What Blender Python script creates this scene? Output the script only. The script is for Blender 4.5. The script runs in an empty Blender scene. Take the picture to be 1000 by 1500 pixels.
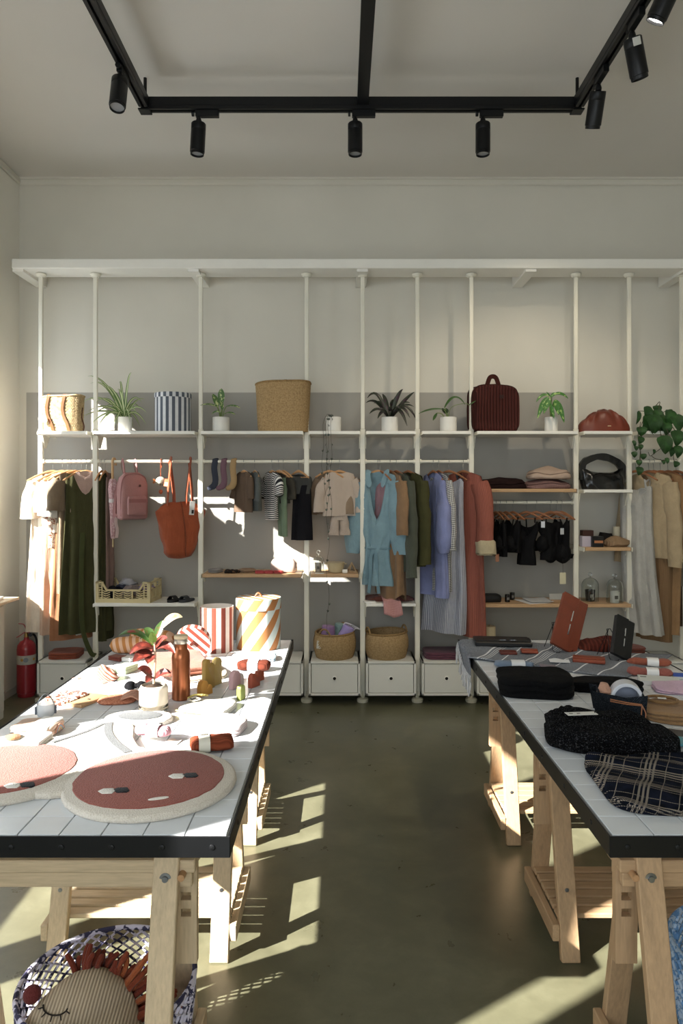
import bpy, bmesh, math, random
from mathutils import Vector, Matrix, Euler, noise
pi = math.pi
scene = bpy.context.scene
COL = scene.collection

# ---------------------------------------------------------------- camera
FPX = 1050.0                      # focal length in pixels of the 1000x1500 frame
EYE = 1.70
cam_data = bpy.data.cameras.new('camera')
cam_data.sensor_fit = 'VERTICAL'
cam_data.sensor_height = 36.0
cam_data.lens = 36.0 * FPX / 1500.0
cam_data.shift_y = -32.0 / 1500.0
cam_data.clip_start = 0.05
cam = bpy.data.objects.new('camera', cam_data)
COL.objects.link(cam)
cam.location = (0, 0, EYE)
cam.rotation_euler = (pi / 2, 0, 0)
scene.camera = cam

# ---------------------------------------------------------------- sky, sun, exposure
world = bpy.data.worlds.new('sky')
scene.world = world
world.use_nodes = True
bg = world.node_tree.nodes['Background']
bg.inputs[0].default_value = (0.84, 0.93, 1.0, 1)
bg.inputs[1].default_value = 4.8
SUNK = (1.41, 0.93)               # metres travelled in X and Y for each metre of drop
sun_data = bpy.data.lights.new('sun', 'SUN')
sun_data.energy = 29.0
sun_data.angle = math.radians(0.53)
sun_data.color = (1.0, 0.965, 0.91)
sun = bpy.data.objects.new('sun', sun_data)
COL.objects.link(sun)
sun.rotation_euler = Vector((SUNK[0], SUNK[1], -1.0)).to_track_quat('-Z', 'Y').to_euler()
sun.location = (-6, -4, 6)
WINS = [(5.19, 5.70, 1.0, 3.0), (4.03, 5.15, 2.66, 3.0), (1.61, 2.42, 1.0, 3.0), (0.74, 1.44, 1.0, 3.0), (-0.02, 0.23, 1.0, 3.0), (-2.7, -1.5, 1.0, 3.0)]   # left wall windows: Y range, Z range
XL, XR, YB, YN, ZC = -2.74, 4.3, 6.1, -3.2, 4.35
SHOP = (-2.2, 1.4, 1.0, 3.3)     # shop-front opening behind the camera: X range, Z range
def portal(loc, rot, sx, sy):
    d = bpy.data.lights.new('window_portal', 'AREA')
    d.shape = 'RECTANGLE'; d.size = sx; d.size_y = sy
    d.cycles.is_portal = True
    o = bpy.data.objects.new('window_portal', d); COL.objects.link(o)
    o.location = loc; o.rotation_euler = rot
for a, b, c, d in WINS:
    portal((XL - 0.10, (a + b) / 2, (c + d) / 2), (0, -pi / 2, 0), d - c, b - a)
portal(((SHOP[0] + SHOP[1]) / 2, YN - 0.1, (SHOP[2] + SHOP[3]) / 2), (pi / 2, 0, 0), SHOP[1] - SHOP[0], SHOP[3] - SHOP[2])
vs = scene.view_settings
vs.view_transform = 'Standard'
vs.look = 'None'
vs.gamma = 1.0
vs.use_curve_mapping = False
vs.exposure = 0.0

# ---------------------------------------------------------------- pixel helpers (photo pixel -> real point)
def WP(px, py, Y): return Vector(((px - 500) * Y / FPX, Y, EYE - (py - 718) * Y / FPX))
def XA(px, Y): return (px - 500) * Y / FPX
def ZA(py, Y): return EYE - (py - 718) * Y / FPX
def GP(px, py, z=0.0):
    Y = FPX * (EYE - z) / (py - 718)
    return Vector(((px - 500) * Y / FPX, Y, z))

# ---------------------------------------------------------------- materials
def lin(h):
    h = h.lstrip('#')
    c = [int(h[i:i + 2], 16) / 255 for i in (0, 2, 4)]
    c = [x / 12.92 if x <= 0.04045 else ((x + 0.055) / 1.055) ** 2.4 for x in c]
    y = 0.3 * c[0] + 0.55 * c[1] + 0.15 * c[2]
    return tuple(x + (y - x) * 0.14 for x in c) + (1.0,)
MATS = {}
class NT:
    def __init__(s, name, rough=0.6, spec=0.3, metal=0.0):
        s.m = bpy.data.materials.new(name); s.m.use_nodes = True
        s.t = s.m.node_tree; s.b = s.t.nodes['Principled BSDF']
        s.b.inputs['Roughness'].default_value = rough
        s.b.inputs['Specular IOR Level'].default_value = spec
        s.b.inputs['Metallic'].default_value = metal
        s._tc = None
    def n(s, typ, **kw):
        nd = s.t.nodes.new(typ)
        for k, v in kw.items():
            if k.startswith('i_'):
                key = k[2:]
                key = int(key) if key.isdigit() else key
                nd.inputs[key].default_value = v
            else: setattr(nd, k, v)
        return nd
    def l(s, a, b): s.t.links.new(a, b)
    def tc(s, which='Object', scale=(1, 1, 1), rot=(0, 0, 0)):
        if s._tc is None: s._tc = s.n('ShaderNodeTexCoord')
        mp = s.n('ShaderNodeMapping')
        mp.inputs['Scale'].default_value = scale; mp.inputs['Rotation'].default_value = rot
        s.l(s._tc.outputs[which], mp.inputs[0])
        return mp.outputs[0]
    def noise(s, vec, scale=5, detail=3, rough=0.55, dist=0.0):
        nd = s.n('ShaderNodeTexNoise')
        nd.inputs['Scale'].default_value = scale; nd.inputs['Detail'].default_value = detail
        nd.inputs['Roughness'].default_value = rough; nd.inputs['Distortion'].default_value = dist
        s.l(vec, nd.inputs['Vector'])
        return nd.outputs[0]
    def ramp(s, fac, stops, interp='LINEAR'):
        r = s.n('ShaderNodeValToRGB'); r.color_ramp.interpolation = interp
        e = r.color_ramp.elements
        while len(e) < len(stops): e.new(0.5)
        for k, (p, c) in enumerate(stops):
            e[k].position = p; e[k].color = c
        s.l(fac, r.inputs[0]); return r.outputs[0]
    def mix(s, fac, a, b):
        m = s.n('ShaderNodeMix', data_type='RGBA')
        for k, v in ((0, fac), (6, a), (7, b)):
            if isinstance(v, (int, float)): m.inputs[k].default_value = v
            elif isinstance(v, tuple): m.inputs[k].default_value = v
            else: s.l(v, m.inputs[k])
        return m.outputs[2]
    def math(s, op, a, b=0.0, c=0.0):
        m = s.n('ShaderNodeMath', operation=op)
        for k, v in ((0, a), (1, b), (2, c)):
            if isinstance(v, (int, float)): m.inputs[k].default_value = v
            else: s.l(v, m.inputs[k])
        return m.outputs[0]
    def sep(s, vec):
        x = s.n('ShaderNodeSeparateXYZ'); s.l(vec, x.inputs[0]); return x.outputs
    def col(s, c):
        if isinstance(c, tuple): s.b.inputs['Base Color'].default_value = c
        else: s.l(c, s.b.inputs['Base Color'])
    def bump(s, h, strength=0.3, dist=0.01):
        b = s.n('ShaderNodeBump'); b.inputs['Strength'].default_value = strength
        b.inputs['Distance'].default_value = dist
        s.l(h, b.inputs['Height']); s.l(b.outputs[0], s.b.inputs['Normal'])
def dk(c, k): return (c[0] * k, c[1] * k, c[2] * k, 1.0)
def cached(fn):
    def w(*a, **k):
        key = (fn.__name__,) + a + tuple(sorted(k.items()))
        if key not in MATS: MATS[key] = fn(*a, **k)
        return MATS[key]
    return w
@cached
def paint(hexc, rough=0.55, var=0.06, scale=3.0, spec=0.3, bump=0.0, metal=0.0, bscale=60):
    t = NT('paint_' + hexc, rough, spec, metal); c = lin(hexc)
    v = t.tc()
    n = t.noise(v, scale, 4)
    t.col(t.ramp(n, [(0.3, dk(c, 1 - var)), (0.7, dk(c, 1 + var))]))
    if bump: t.bump(t.noise(v, bscale, 3), bump, 0.004)
    return t.m
@cached
def cloth(hexc, rough=0.9, var=0.14, weave=900, bump=0.25, wr=0.35):
    t = NT('cloth_' + hexc, rough, 0.15); c = dk(lin(hexc), 0.8)
    v = t.tc()
    n = t.noise(v, 14, 4)
    f = t.noise(v, 260, 2)
    t.col(t.mix(0.25, t.ramp(n, [(0.25, dk(c, 1 - var)), (0.75, dk(c, 1 + var))]), t.ramp(f, [(0.3, dk(c, 0.7)), (0.7, dk(c, 1.25))])))
    w = t.noise(t.tc('Object', (1, 1, 0.4)), 12, 4, 0.6, 1.5)
    h = t.math('MULTIPLY_ADD', w, wr, t.math('MULTIPLY', f, 0.1))
    t.bump(h, bump * 2, 0.055)
    t.b.inputs['Sheen Weight'].default_value = 0.12 if max(c[:3]) > 0.06 else 0.0
    return t.m
def stripe_mask(t, x, period, duty, off=0.0):
    fr = t.math('FRACT', t.math('ADD', t.math('DIVIDE', x, period), off))
    return t.math('LESS_THAN', fr, duty)
@cached
def striped(a, b, period=0.02, duty=0.5, axis='x', coord='UV', rough=0.85, rot=0.0, bump=0.15):
    t = NT('striped_' + a + b, rough, 0.2)
    v = t.tc(coord, rot=(0, 0, rot))
    x = t.sep(v)['xyz'.index(axis)]
    m = stripe_mask(t, x, period, duty)
    n = t.noise(t.tc(), 30, 3)
    col = t.mix(m, lin(b), lin(a))
    t.col(t.mix(t.math('MULTIPLY', n, 0.25), col, dk(lin(a), 0.6)))
    if bump: t.bump(t.noise(t.tc(), 10, 4, 0.6, 1.0), bump, 0.02)
    return t.m
@cached
def ribbed(a, b, period=0.006, axis='x', coord='UV', rough=0.9, strength=0.5, dist=0.003):
    t = NT('ribbed_' + a, rough, 0.15)
    x = t.sep(t.tc(coord))['xyz'.index(axis)]
    w = t.math('SINE', t.math('MULTIPLY', x, 2 * pi / period))
    w = t.math('MULTIPLY_ADD', w, 0.5, 0.5)
    n = t.noise(t.tc(), 18, 3)
    t.col(t.mix(t.math('MULTIPLY', n, 0.35), t.mix(w, lin(b), lin(a)), dk(lin(b), 0.8)))
    t.bump(w, strength, dist)
    return t.m
@cached
def gingham(a, b, period=0.012, rough=0.9):
    t = NT('gingham_' + a, rough, 0.15)
    s = t.sep(t.tc('UV'))
    m1 = stripe_mask(t, s[0], period, 0.5); m2 = stripe_mask(t, s[1], period, 0.5)
    k = t.math('MULTIPLY', t.math('ADD', m1, m2), 0.5)
    t.col(t.mix(k, lin(b), lin(a)))
    t.bump(t.noise(t.tc(), 10, 4, 0.6, 1.0), 0.2, 0.02)
    return t.m
@cached
def plaid():
    t = NT('plaid_wool', 0.95, 0.1)
    v = t.tc('UV', rot=(0, 0, 0.42)); s = t.sep(v)
    dash = t.math('LESS_THAN', t.math('FRACT', t.math('MULTIPLY', t.math('ADD', s[0], s[1]), 170)), 0.6)
    out = None
    for ax in (0, 1):
        p = 0.115
        for off, wd in ((0.0, 0.02), (0.1, 0.05), (0.2, 0.05), (0.3, 0.05), (0.6, 0.02)):
            m = stripe_mask(t, s[ax], p, wd, -off)
            out = m if out is None else t.math('MAXIMUM', out, m)
    out = t.math('MULTIPLY', out, dash)
    n = t.noise(t.tc(), 25, 3)
    base = t.ramp(n, [(0.3, lin('05070d')), (0.7, lin('141a2c'))])
    t.col(t.mix(t.math('MULTIPLY', out, 0.85), base, lin('a89a88')))
    t.bump(t.noise(t.tc(), 300, 2), 0.3, 0.003)
    return t.m
@cached
def tweed(a, b, scale=120, thr=0.58):
    t = NT('tweed_' + a, 0.95, 0.1)
    v = t.tc('Object', (1, 1, 1)); f = t.noise(v, scale, 2)
    t.col(t.ramp(f, [(thr - 0.06, lin(a)), (thr + 0.05, lin(b))]))
    s = t.sep(t.tc('UV'))
    h = t.math('SINE', t.math('MULTIPLY', s[1], 2 * pi / 0.011))
    h2 = t.math('SINE', t.math('MULTIPLY', s[0], 2 * pi / 0.009))
    t.bump(t.math('ADD', h, t.math('MULTIPLY', h2, 0.7)), 0.9, 0.004)
    return t.m
@cached
def printed(a, b, scale=30, thr=0.55, rough=0.85):
    t = NT('printed_' + a, rough, 0.2)
    f = t.noise(t.tc(), scale, 1.5, 0.5, 0.8)
    t.col(t.ramp(f, [(thr - 0.02, lin(a)), (thr + 0.02, lin(b))]))
    t.bump(t.noise(t.tc(), 10, 4, 0.6, 1.0), 0.15, 0.02)
    return t.m
@cached
def pile(a, b, scale=260):
    t = NT('pile_' + a, 0.95, 0.08)
    n = t.noise(t.tc(), scale, 3); n2 = t.noise(t.tc(), 14, 3)
    t.col(t.mix(t.math('MULTIPLY', n2, 0.3), t.ramp(n, [(0.3, lin(a)), (0.7, lin(b))]), dk(lin(a), 0.9)))
    t.bump(n, 0.9, 0.005)
    t.b.inputs['Sheen Weight'].default_value = 0.2
    return t.m
@cached
def wood(hexc, axis='x', rough=0.5, scale=1.0, var=0.22):
    t = NT('wood_' + hexc, rough, 0.3); c = lin(hexc)
    sc = {'x': (1.2, 14, 14), 'y': (14, 1.2, 14), 'z': (14, 14, 1.2)}[axis]
    v = t.tc('Object', tuple(k * scale for k in sc))
    oi = t.n('ShaderNodeObjectInfo')
    vv = t.n('ShaderNodeVectorMath', operation='ADD'); t.l(v, vv.inputs[0])
    cx = t.n('ShaderNodeCombineXYZ'); r = t.math('MULTIPLY', oi.outputs['Random'], 40.0)
    for k in range(3): t.l(r, cx.inputs[k])
    t.l(cx.outputs[0], vv.inputs[1])
    n = t.noise(vv.outputs[0], 2.2, 5, 0.65, 1.2)
    f = t.noise(vv.outputs[0], 11, 3)
    base = t.ramp(n, [(0.25, dk(c, 1 - var)), (0.5, c), (0.8, dk(c, 1 + var * 0.6))])
    t.col(t.mix(0.25, base, t.ramp(f, [(0.35, dk(c, 0.6)), (0.65, dk(c, 1.2))])))
    t.bump(f, 0.06, 0.003)
    return t.m
@cached
def leather(hexc, rough=0.42, var=0.18, spec=0.4, scale=8):
    t = NT('leather_' + hexc, rough, spec); c = dk(lin(hexc), 0.7)
    v = t.tc()
    n = t.noise(v, scale, 4)
    t.col(t.ramp(n, [(0.3, dk(c, 1 - var)), (0.7, dk(c, 1 + var))]))
    vo = t.n('ShaderNodeTexVoronoi'); vo.inputs['Scale'].default_value = 260; t.l(v, vo.inputs['Vector'])
    t.bump(t.math('ADD', t.math('MULTIPLY', vo.outputs[0], 0.15), t.noise(v, 7, 3, 0.6, 1.0)), 0.12, 0.01)
    return t.m
@cached
def seagrass(a, b, scale=1.0):
    t = NT('seagrass_' + a, 0.85, 0.15)
    v = t.tc('Object')
    n = t.noise(v, 90 * scale, 2); f = t.noise(v, 5, 3)
    t.col(t.mix(t.math('MULTIPLY', f, 0.5), t.ramp(n, [(0.15, lin(b)), (0.7, lin(a))]), dk(lin(a), 0.7)))
    t.bump(t.noise(v, 160, 3), 0.5, 0.004)
    return t.m
@cached
def leafm(a, b=None, rough=0.4, thr=0.5, scale=40, edge=0.0):
    t = NT('leaf_' + a, rough, 0.4)
    if b is None: b = a
    s = t.sep(t.tc('UV'))          # u across -1..1, v along
    au = t.math('ABSOLUTE', s[0])
    if edge:
        m = t.math('GREATER_THAN', au, edge)
        t.col(t.mix(m, lin(a), lin(b)))
    else:
        n = t.noise(t.tc(), scale, 3)
        t.col(t.ramp(t.math('ADD', n, t.math('MULTIPLY', au, -0.15)), [(thr - 0.06, lin(a)), (thr + 0.06, lin(b))]))
    h = t.math('SINE', t.math('MULTIPLY', t.math('SUBTRACT', s[1], t.math('MULTIPLY', au, 0.3)), 60))
    t.bump(h, 0.12, 0.002)
    t.b.inputs['Subsurface Weight'].default_value = 0.0
    return t.m
@cached
def glass(tint='ffffff', rough=0.02):
    t = NT('glass_' + tint, rough, 0.5)
    t.col(lin(tint)); t.b.inputs['Transmission Weight'].default_value = 1.0
    t.b.inputs['IOR'].default_value = 1.45
    return t.m
@cached
def frosted(tint='ffffff'):
    t = NT('frosted_' + tint, 0.25, 0.5)
    t.col(lin(tint)); t.b.inputs['Transmission Weight'].default_value = 0.6
    return t.m
@cached
def lamp_face(strength=8.0):
    t = NT('lamp_face'); t.col((0.9, 0.9, 0.9, 1))
    t.b.inputs['Emission Color'].default_value = (1.0, 0.96, 0.9, 1)
    t.b.inputs['Emission Strength'].default_value = strength
    return t.m
@cached
def concrete():
    t = NT('polished_concrete', 0.25, 0.45)
    v = t.tc('Object')
    n1 = t.noise(v, 1.1, 6, 0.62, 0.6); n2 = t.noise(v, 7, 5, 0.6, 0.4); n3 = t.noise(v, 90, 2)
    k = t.math('MULTIPLY_ADD', n2, 0.35, t.math('MULTIPLY', n1, 0.65))
    c = t.ramp(k, [(0.3, lin('504f39')), (0.5, lin('66644b')), (0.72, lin('807e62'))])
    c = t.mix(t.math('MULTIPLY', n3, 0.18), c, lin('44432f'))
    t.col(c)
    t.l(t.math('MULTIPLY_ADD', n2, 0.22, 0.2), t.b.inputs['Roughness'])
    t.bump(n2, 0.05, 0.004)
    return t.m
# ---------------------------------------------------------------- mesh builder
def V(*a): return Vector(a)
def lerp(a, b, t): return a + (b - a) * t
def interp(tab, s):
    if s <= tab[0][0]: return tab[0][1]
    for (a, va), (b, vb) in zip(tab, tab[1:]):
        if s <= b: 
            t = (s - a) / (b - a); t = t * t * (3 - 2 * t)
            return va + (vb - va) * t
    return tab[-1][1]
class MB:
    def __init__(s): s.v = []; s.f = []; s.uv = []
    def add(s, verts, faces, uvs=None):
        o = len(s.v)
        s.v += [Vector(p) for p in verts]
        s.uv += uvs if uvs else [(p[0], p[2]) for p in s.v[o:]]
        s.f += [tuple(i + o for i in f) for f in faces]
        return s
    def box(s, c, d, rot=None, bev=0.0):
        cx, cy, cz = c; x, y, z = (k / 2 for k in d)
        if bev:
            b = min(bev, x * 0.9, y * 0.9, z * 0.9); pts = []; 
            for sx in (-1, 1):
                for sy in (-1, 1):
                    for sz in (-1, 1):
                        pts += [(sx * x, sy * (y - b), sz * (z - b)), (sx * (x - b), sy * y, sz * (z - b)), (sx * (x - b), sy * (y - b), sz * z)]
            bm = bmesh.new()
            for p in pts: bm.verts.new(p)
            bmesh.ops.convex_hull(bm, input=bm.verts)
            bmesh.ops.dissolve_limit(bm, angle_limit=0.01, verts=bm.verts, edges=bm.edges)
            bm.verts.index_update()
            vs_ = [v.co.copy() for v in bm.verts]; fs = [[v.index for v in f.verts] for f in bm.faces]; bm.free()
        else:
            vs_ = [V(a, b, e) for a in (-x, x) for b in (-y, y) for e in (-z, z)]
            fs = [(0, 1, 3, 2), (4, 6, 7, 5), (0, 4, 5, 1), (2, 3, 7, 6), (0, 2, 6, 4), (1, 5, 7, 3)]
        if rot is not None:
            M = rot if isinstance(rot, Matrix) else Euler(rot).to_matrix()
            vs_ = [M @ p for p in vs_]
        return s.add([p + V(cx, cy, cz) for p in vs_], fs)
    def bar(s, a, b, w, h, up=(0, 0, 1), bev=0.0):
        """rectangular bar from a to b: w across, h along up"""
        a, b = Vector(a), Vector(b); d = b - a; L = d.length; d.normalize()
        u = Vector(up); side = d.cross(u).normalized(); u = side.cross(d).normalized()
        M = Matrix((side, d, u)).transposed()
        return s.box((a + b) / 2, (w, L, h), M, bev)
    def grid(s, rows, closed=False, cap0=False, cap1=False, uvs=None):
        nr, nc = len(rows), len(rows[0]); pts = []; uu = []
        rows = [list(r) + ([r[0]] if closed else []) for r in rows]
        nn = len(rows[0])
        acc = [0.0]
        mid = rows[nr // 2]
        for i in range(1, nn): acc.append(acc[-1] + (Vector(mid[i]) - Vector(mid[i - 1])).length)
        vl = 0.0
        for j, r in enumerate(rows):
            if j: vl += (Vector(r[nn // 3]) - Vector(rows[j - 1][nn // 3])).length
            for i, p in enumerate(r):
                pts.append(p); uu.append(uvs[j][i % nc] if uvs and not closed else (acc[i], vl))
        f = []
        for j in range(nr - 1):
            for i in range(nn - 1):
                a = j * nn + i; f.append((a, a + 1, a + nn + 1, a + nn))
        if cap0: f.append(tuple(reversed(range(nn - 1 if closed else nn))))
        if cap1: f.append(tuple((nr - 1) * nn + i for i in range(nn - 1 if closed else nn)))
        return s.add(pts, f, uu)
    def lathe(s, prof, n=32, c=(0, 0, 0), cap0=True, cap1=True, fn=None):
        rows = []
        for r, z in prof:
            row = []
            for i in range(n):
                a = 2 * pi * i / n
                p = V(r * math.cos(a), r * math.sin(a), z)
                if fn: p = fn(p, a)
                row.append(p + Vector(c))
            rows.append(row)
        return s.grid(rows, True, cap0, cap1)
    def tube(s, path, r, n=8, flat=1.0, up=(0, 0, 1), caps=True, twist=0.0):
        path = [Vector(p) for p in path]; rows = []; N = len(path)
        rr = r if isinstance(r, (list, tuple)) else [r] * N
        side = None
        for i, p in enumerate(path):
            d = (path[min(i + 1, N - 1)] - path[max(i - 1, 0)])
            if d.length < 1e-9: d = V(0, 0, 1)
            d.normalize()
            if side is None:
                u = Vector(up)
                if abs(d.dot(u)) > 0.95: u = V(0, 1, 0) if abs(d.y) < 0.9 else V(1, 0, 0)
                side = d.cross(u).normalized()
            else:
                side = (side - d * side.dot(d))
                side = side.normalized() if side.length > 1e-6 else V(1, 0, 0)
            nrm = side.cross(d)
            ra = rr[i]; ra, rb = ra if isinstance(ra, tuple) else (ra, ra * flat)
            rows.append([p + side * ra * math.cos(2 * pi * k / n + twist) + nrm * rb * math.sin(2 * pi * k / n + twist) for k in range(n)])
        return s.grid(rows, True, caps, caps)
    def ribbon(s, path, w, th, up=(0, 0, 1)):
        """flat strap: rectangular section swept along path; w across"""
        path = [Vector(p) for p in path]; rows = []; N = len(path); side = None
        for i, p in enumerate(path):
            d = (path[min(i + 1, N - 1)] - path[max(i - 1, 0)]).normalized()
            if side is None: side = d.cross(Vector(up)).normalized()
            else: side = (side - d * side.dot(d)).normalized()
            nrm = side.cross(d); ww = w[i] if isinstance(w, (list, tuple)) else w
            rows.append([p + side * ww / 2 + nrm * th / 2, p - side * ww / 2 + nrm * th / 2, p - side * ww / 2 - nrm * th / 2, p + side * ww / 2 - nrm * th / 2])
        return s.grid(rows, True, True, True)
    def prism(s, poly, z0, z1, bev=0.0):
        """outline in XY pushed up from z0 to z1, edge rounded by bev"""
        n = len(poly)
        c = V(sum(p[0] for p in poly) / n, sum(p[1] for p in poly) / n, 0)
        def ring(z, k):
            out = []
            for i, p in enumerate(poly):
                a = Vector((poly[i - 1][0], poly[i - 1][1], 0)); b = Vector((poly[(i + 1) % n][0], poly[(i + 1) % n][1], 0))
                t = (b - a).normalized(); nr = V(t.y, -t.x, 0)
                out.append(V(p[0], p[1], 0) - nr * k + V(0, 0, z))
            return out
        if bev: rows = [ring(z0, bev * 0.3), ring(z0 + bev * 0.5, 0), ring(z1 - bev, 0), ring(z1 - bev * 0.3, bev * 0.3), ring(z1, bev)]
        else: rows = [ring(z0, 0), ring(z1, 0)]
        return s.grid(rows, True, True, True)
    def xf(s, M, start=0):
        for i in range(start, len(s.v)): s.v[i] = M @ s.v[i]
        return s
    def jitter(s, amp, sc, seed=0.0, mask=None, start=0):
        o = V(seed * 3.1, seed * 7.7, seed * 1.3)
        for i in range(start, len(s.v)):
            p = s.v[i]; k = amp * (mask(p) if mask else 1)
            if k: s.v[i] = p + noise.noise_vector(p * sc + o) * k
        return s
    def mesh(s, name, mat, smooth=True):
        me = bpy.data.meshes.new(name)
        me.from_pydata([tuple(p) for p in s.v], [], s.f)
        uvl = me.uv_layers.new(name='UVMap')
        idx = [0] * len(me.loops); me.loops.foreach_get('vertex_index', idx)
        flat = [c for i in idx for c in s.uv[i]]
        uvl.data.foreach_set('uv', flat)
        me.validate()
        bm = bmesh.new(); bm.from_mesh(me)
        bmesh.ops.remove_doubles(bm, verts=bm.verts, dist=1e-6)
        bmesh.ops.recalc_face_normals(bm, faces=bm.faces); bm.to_mesh(me); bm.free()
        if smooth:
            me.polygons.foreach_set('use_smooth', [True] * len(me.polygons))
            if hasattr(me, 'set_sharp_from_angle'): me.set_sharp_from_angle(angle=math.radians(40 if smooth is True else smooth))
        me.materials.append(mat)
        return me
def link(name, data, parent=None):
    o = bpy.data.objects.new(name, data); COL.objects.link(o)
    if parent is not None: o.parent = parent
    return o
def part(mb, name, mat, parent, smooth=True, label=None):
    o = link(name, mb.mesh(name, mat, smooth), parent)
    if label: o['label'] = label
    return o
def tag(o, label, cat, group=None):
    o['label'] = label; o['category'] = cat
    if group: o['group'] = group
    return o
def thing(name, label, cat, loc=(0, 0, 0), rz=0.0, group=None):
    o = link(name, None); o.location = loc; o.rotation_euler = (0, 0, rz); o.empty_display_size = 0.05
    return tag(o, label, cat, group)
def single(mb, name, mat, label, cat, loc=(0, 0, 0), rot=(0, 0, 0), group=None, smooth=True):
    o = part(mb, name, mat, None, smooth); o.location = loc
    o.rotation_euler = rot if isinstance(rot, tuple) else (0, 0, rot)
    return tag(o, label, cat, group)
def struct(mb, name, mat, smooth=False):
    o = part(mb, name, mat, None, smooth); o['kind'] = 'structure'; return o
def copy_tree(o, parent=None):
    c = o.copy(); COL.objects.link(c); c.parent = parent
    for ch in o.children: copy_tree(ch, c)
    return c
def rrect(w, d, e=4.0, n=40):
    """superellipse outline"""
    out = []
    for i in range(n):
        a = 2 * pi * i / n; c, s = math.cos(a), math.sin(a)
        out.append((w / 2 * math.copysign(abs(c) ** (2 / e), c), d / 2 * math.copysign(abs(s) ** (2 / e), s)))
    return out
def slab(w, d, prof, e=5.0, n=48, lumps=0.0, lsc=9.0, seed=0.0, mb=None, dome=0.0, inner=3):
    """soft stack: rings of a rounded rectangle; prof = [(z, inset)], closed towards the middle"""
    mb = mb or MB(); st = len(mb.v); rows = []
    for z, ins in prof:
        rows.append([V(x, y, z) for x, y in rrect(w - 2 * ins, d - 2 * ins, e, n)])
    z, ins = prof[-1]
    for k in range(1, inner + 1):
        f = 1 - k / (inner + 0.35)
        rows.append([V(x, y, z + dome * (1 - f * f)) for x, y in rrect((w - 2 * ins) * f, (d - 2 * ins) * f, e, n)])
    mb.grid(rows, True, True, True)
    if lumps: mb.jitter(lumps, lsc, seed, mask=lambda p: min(1, max(0, p.z / 0.015)), start=st)
    return mb
def fold_prof(h, layers, bulge=0.008):
    pr = [(0.0, bulge)]
    for k in range(layers):
        z0 = h * k / layers; dz = h / layers
        pr += [(z0 + dz * 0.12, bulge * 0.4), (z0 + dz * 0.5, 0.0), (z0 + dz * 0.88, bulge * 0.4), (z0 + dz, bulge)]
    pr[-1] = (h, bulge * 1.6)
    return pr
def arc(p0, p1, sag, n=10, up=(0, 0, 1)):
    """parabola between two points, raised by sag along up"""
    p0, p1, up = Vector(p0), Vector(p1), Vector(up)
    return [p0.lerp(p1, t) + up * sag * 4 * t * (1 - t) for t in (i / n for i in range(n + 1))]
def smoothpath(pts, n=6):
    """Catmull-Rom through pts"""
    P = [Vector(p) for p in pts]; P = [P[0] * 2 - P[1]] + P + [P[-1] * 2 - P[-2]]; out = []
    for i in range(1, len(P) - 2):
        for k in range(n):
            t = k / n
            out.append(0.5 * ((2 * P[i]) + (-P[i - 1] + P[i + 1]) * t + (2 * P[i - 1] - 5 * P[i] + 4 * P[i + 1] - P[i + 2]) * t * t + (-P[i - 1] + 3 * P[i] - 3 * P[i + 1] + P[i + 2]) * t ** 3))
    out.append(P[-2]); return out
def leaf_mesh(path, w, fold=0.25, shape='lance', up=(0, 0, 1), curl=0.0):
    """blade along a path; two halves folded on the midrib"""
    path = [Vector(p) for p in path]; N = len(path); rows = []; uvs = []
    for i, p in enumerate(path):
        t = i / (N - 1)
        d = (path[min(i + 1, N - 1)] - path[max(i - 1, 0)]).normalized()
        u = Vector(up); side = d.cross(u)
        if side.length < 0.05: side = d.cross(V(0, 1, 0))
        side.normalize(); nr = side.cross(d)
        if shape == 'lance': k = math.sin(pi * min(1, t * 0.92 + 0.06)) ** 0.8
        elif shape == 'blade': k = (1 - t ** 3) * min(1, t * 8 + 0.45)
        elif shape == 'heart': k = (math.sin(pi * t ** 0.62) ** 0.75) if 0 < t < 1 else 0.0
        else: k = math.sin(pi * t)
        k = max(k, 0.03) * w / 2
        rows.append([p + side * k * a + nr * (abs(a) * fold * k + curl * abs(a) ** 2 * k) for a in (-1, -0.5, 0, 0.5, 1)])
        uvs.append([(a, t) for a in (-1, -0.5, 0, 0.5, 1)])
    m = MB(); m.grid(rows, uvs=uvs)
    return m
# ---------------------------------------------------------------- room shell
M_cream = paint('d5d0c2', 0.75, 0.03, 1.5)
M_grey = paint('a5a198', 0.75, 0.03, 1.5)
M_ceil = paint('d8d3ca', 0.8, 0.02, 1.2)
M_white = paint('e9e6dc', 0.4, 0.02, 6.0)
M_metalw = paint('e2ddcb', 0.35, 0.02, 8.0)
m = MB(); m.box(((XL + XR) / 2, (YN + YB) / 2, -0.05), (XR - XL, YB - YN, 0.1)); struct(m, 'floor', concrete())
m = MB(); m.box(((XL + XR) / 2, (YN + YB) / 2, ZC + 0.05), (XR - XL + 0.4, YB - YN + 0.4, 0.1)); struct(m, 'ceiling', M_ceil)
GX0, GX1, GZ = XL, XA(840, YB), ZA(575, YB)
wb = MB(); wb.box(((XL + XR) / 2, YB + 0.06, ZC / 2), (XR - XL + 0.24, 0.12, ZC)); wall_back = struct(wb, 'wall_back', M_cream)
g = MB(); g.box(((GX0 + GX1) / 2 + 0.03, YB - 0.001, GZ / 2), (GX1 - GX0 - 0.06, 0.002, GZ)); part(g, 'grey_paint', M_grey, wall_back, False, 'grey painted lower band of the wall')
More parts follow.
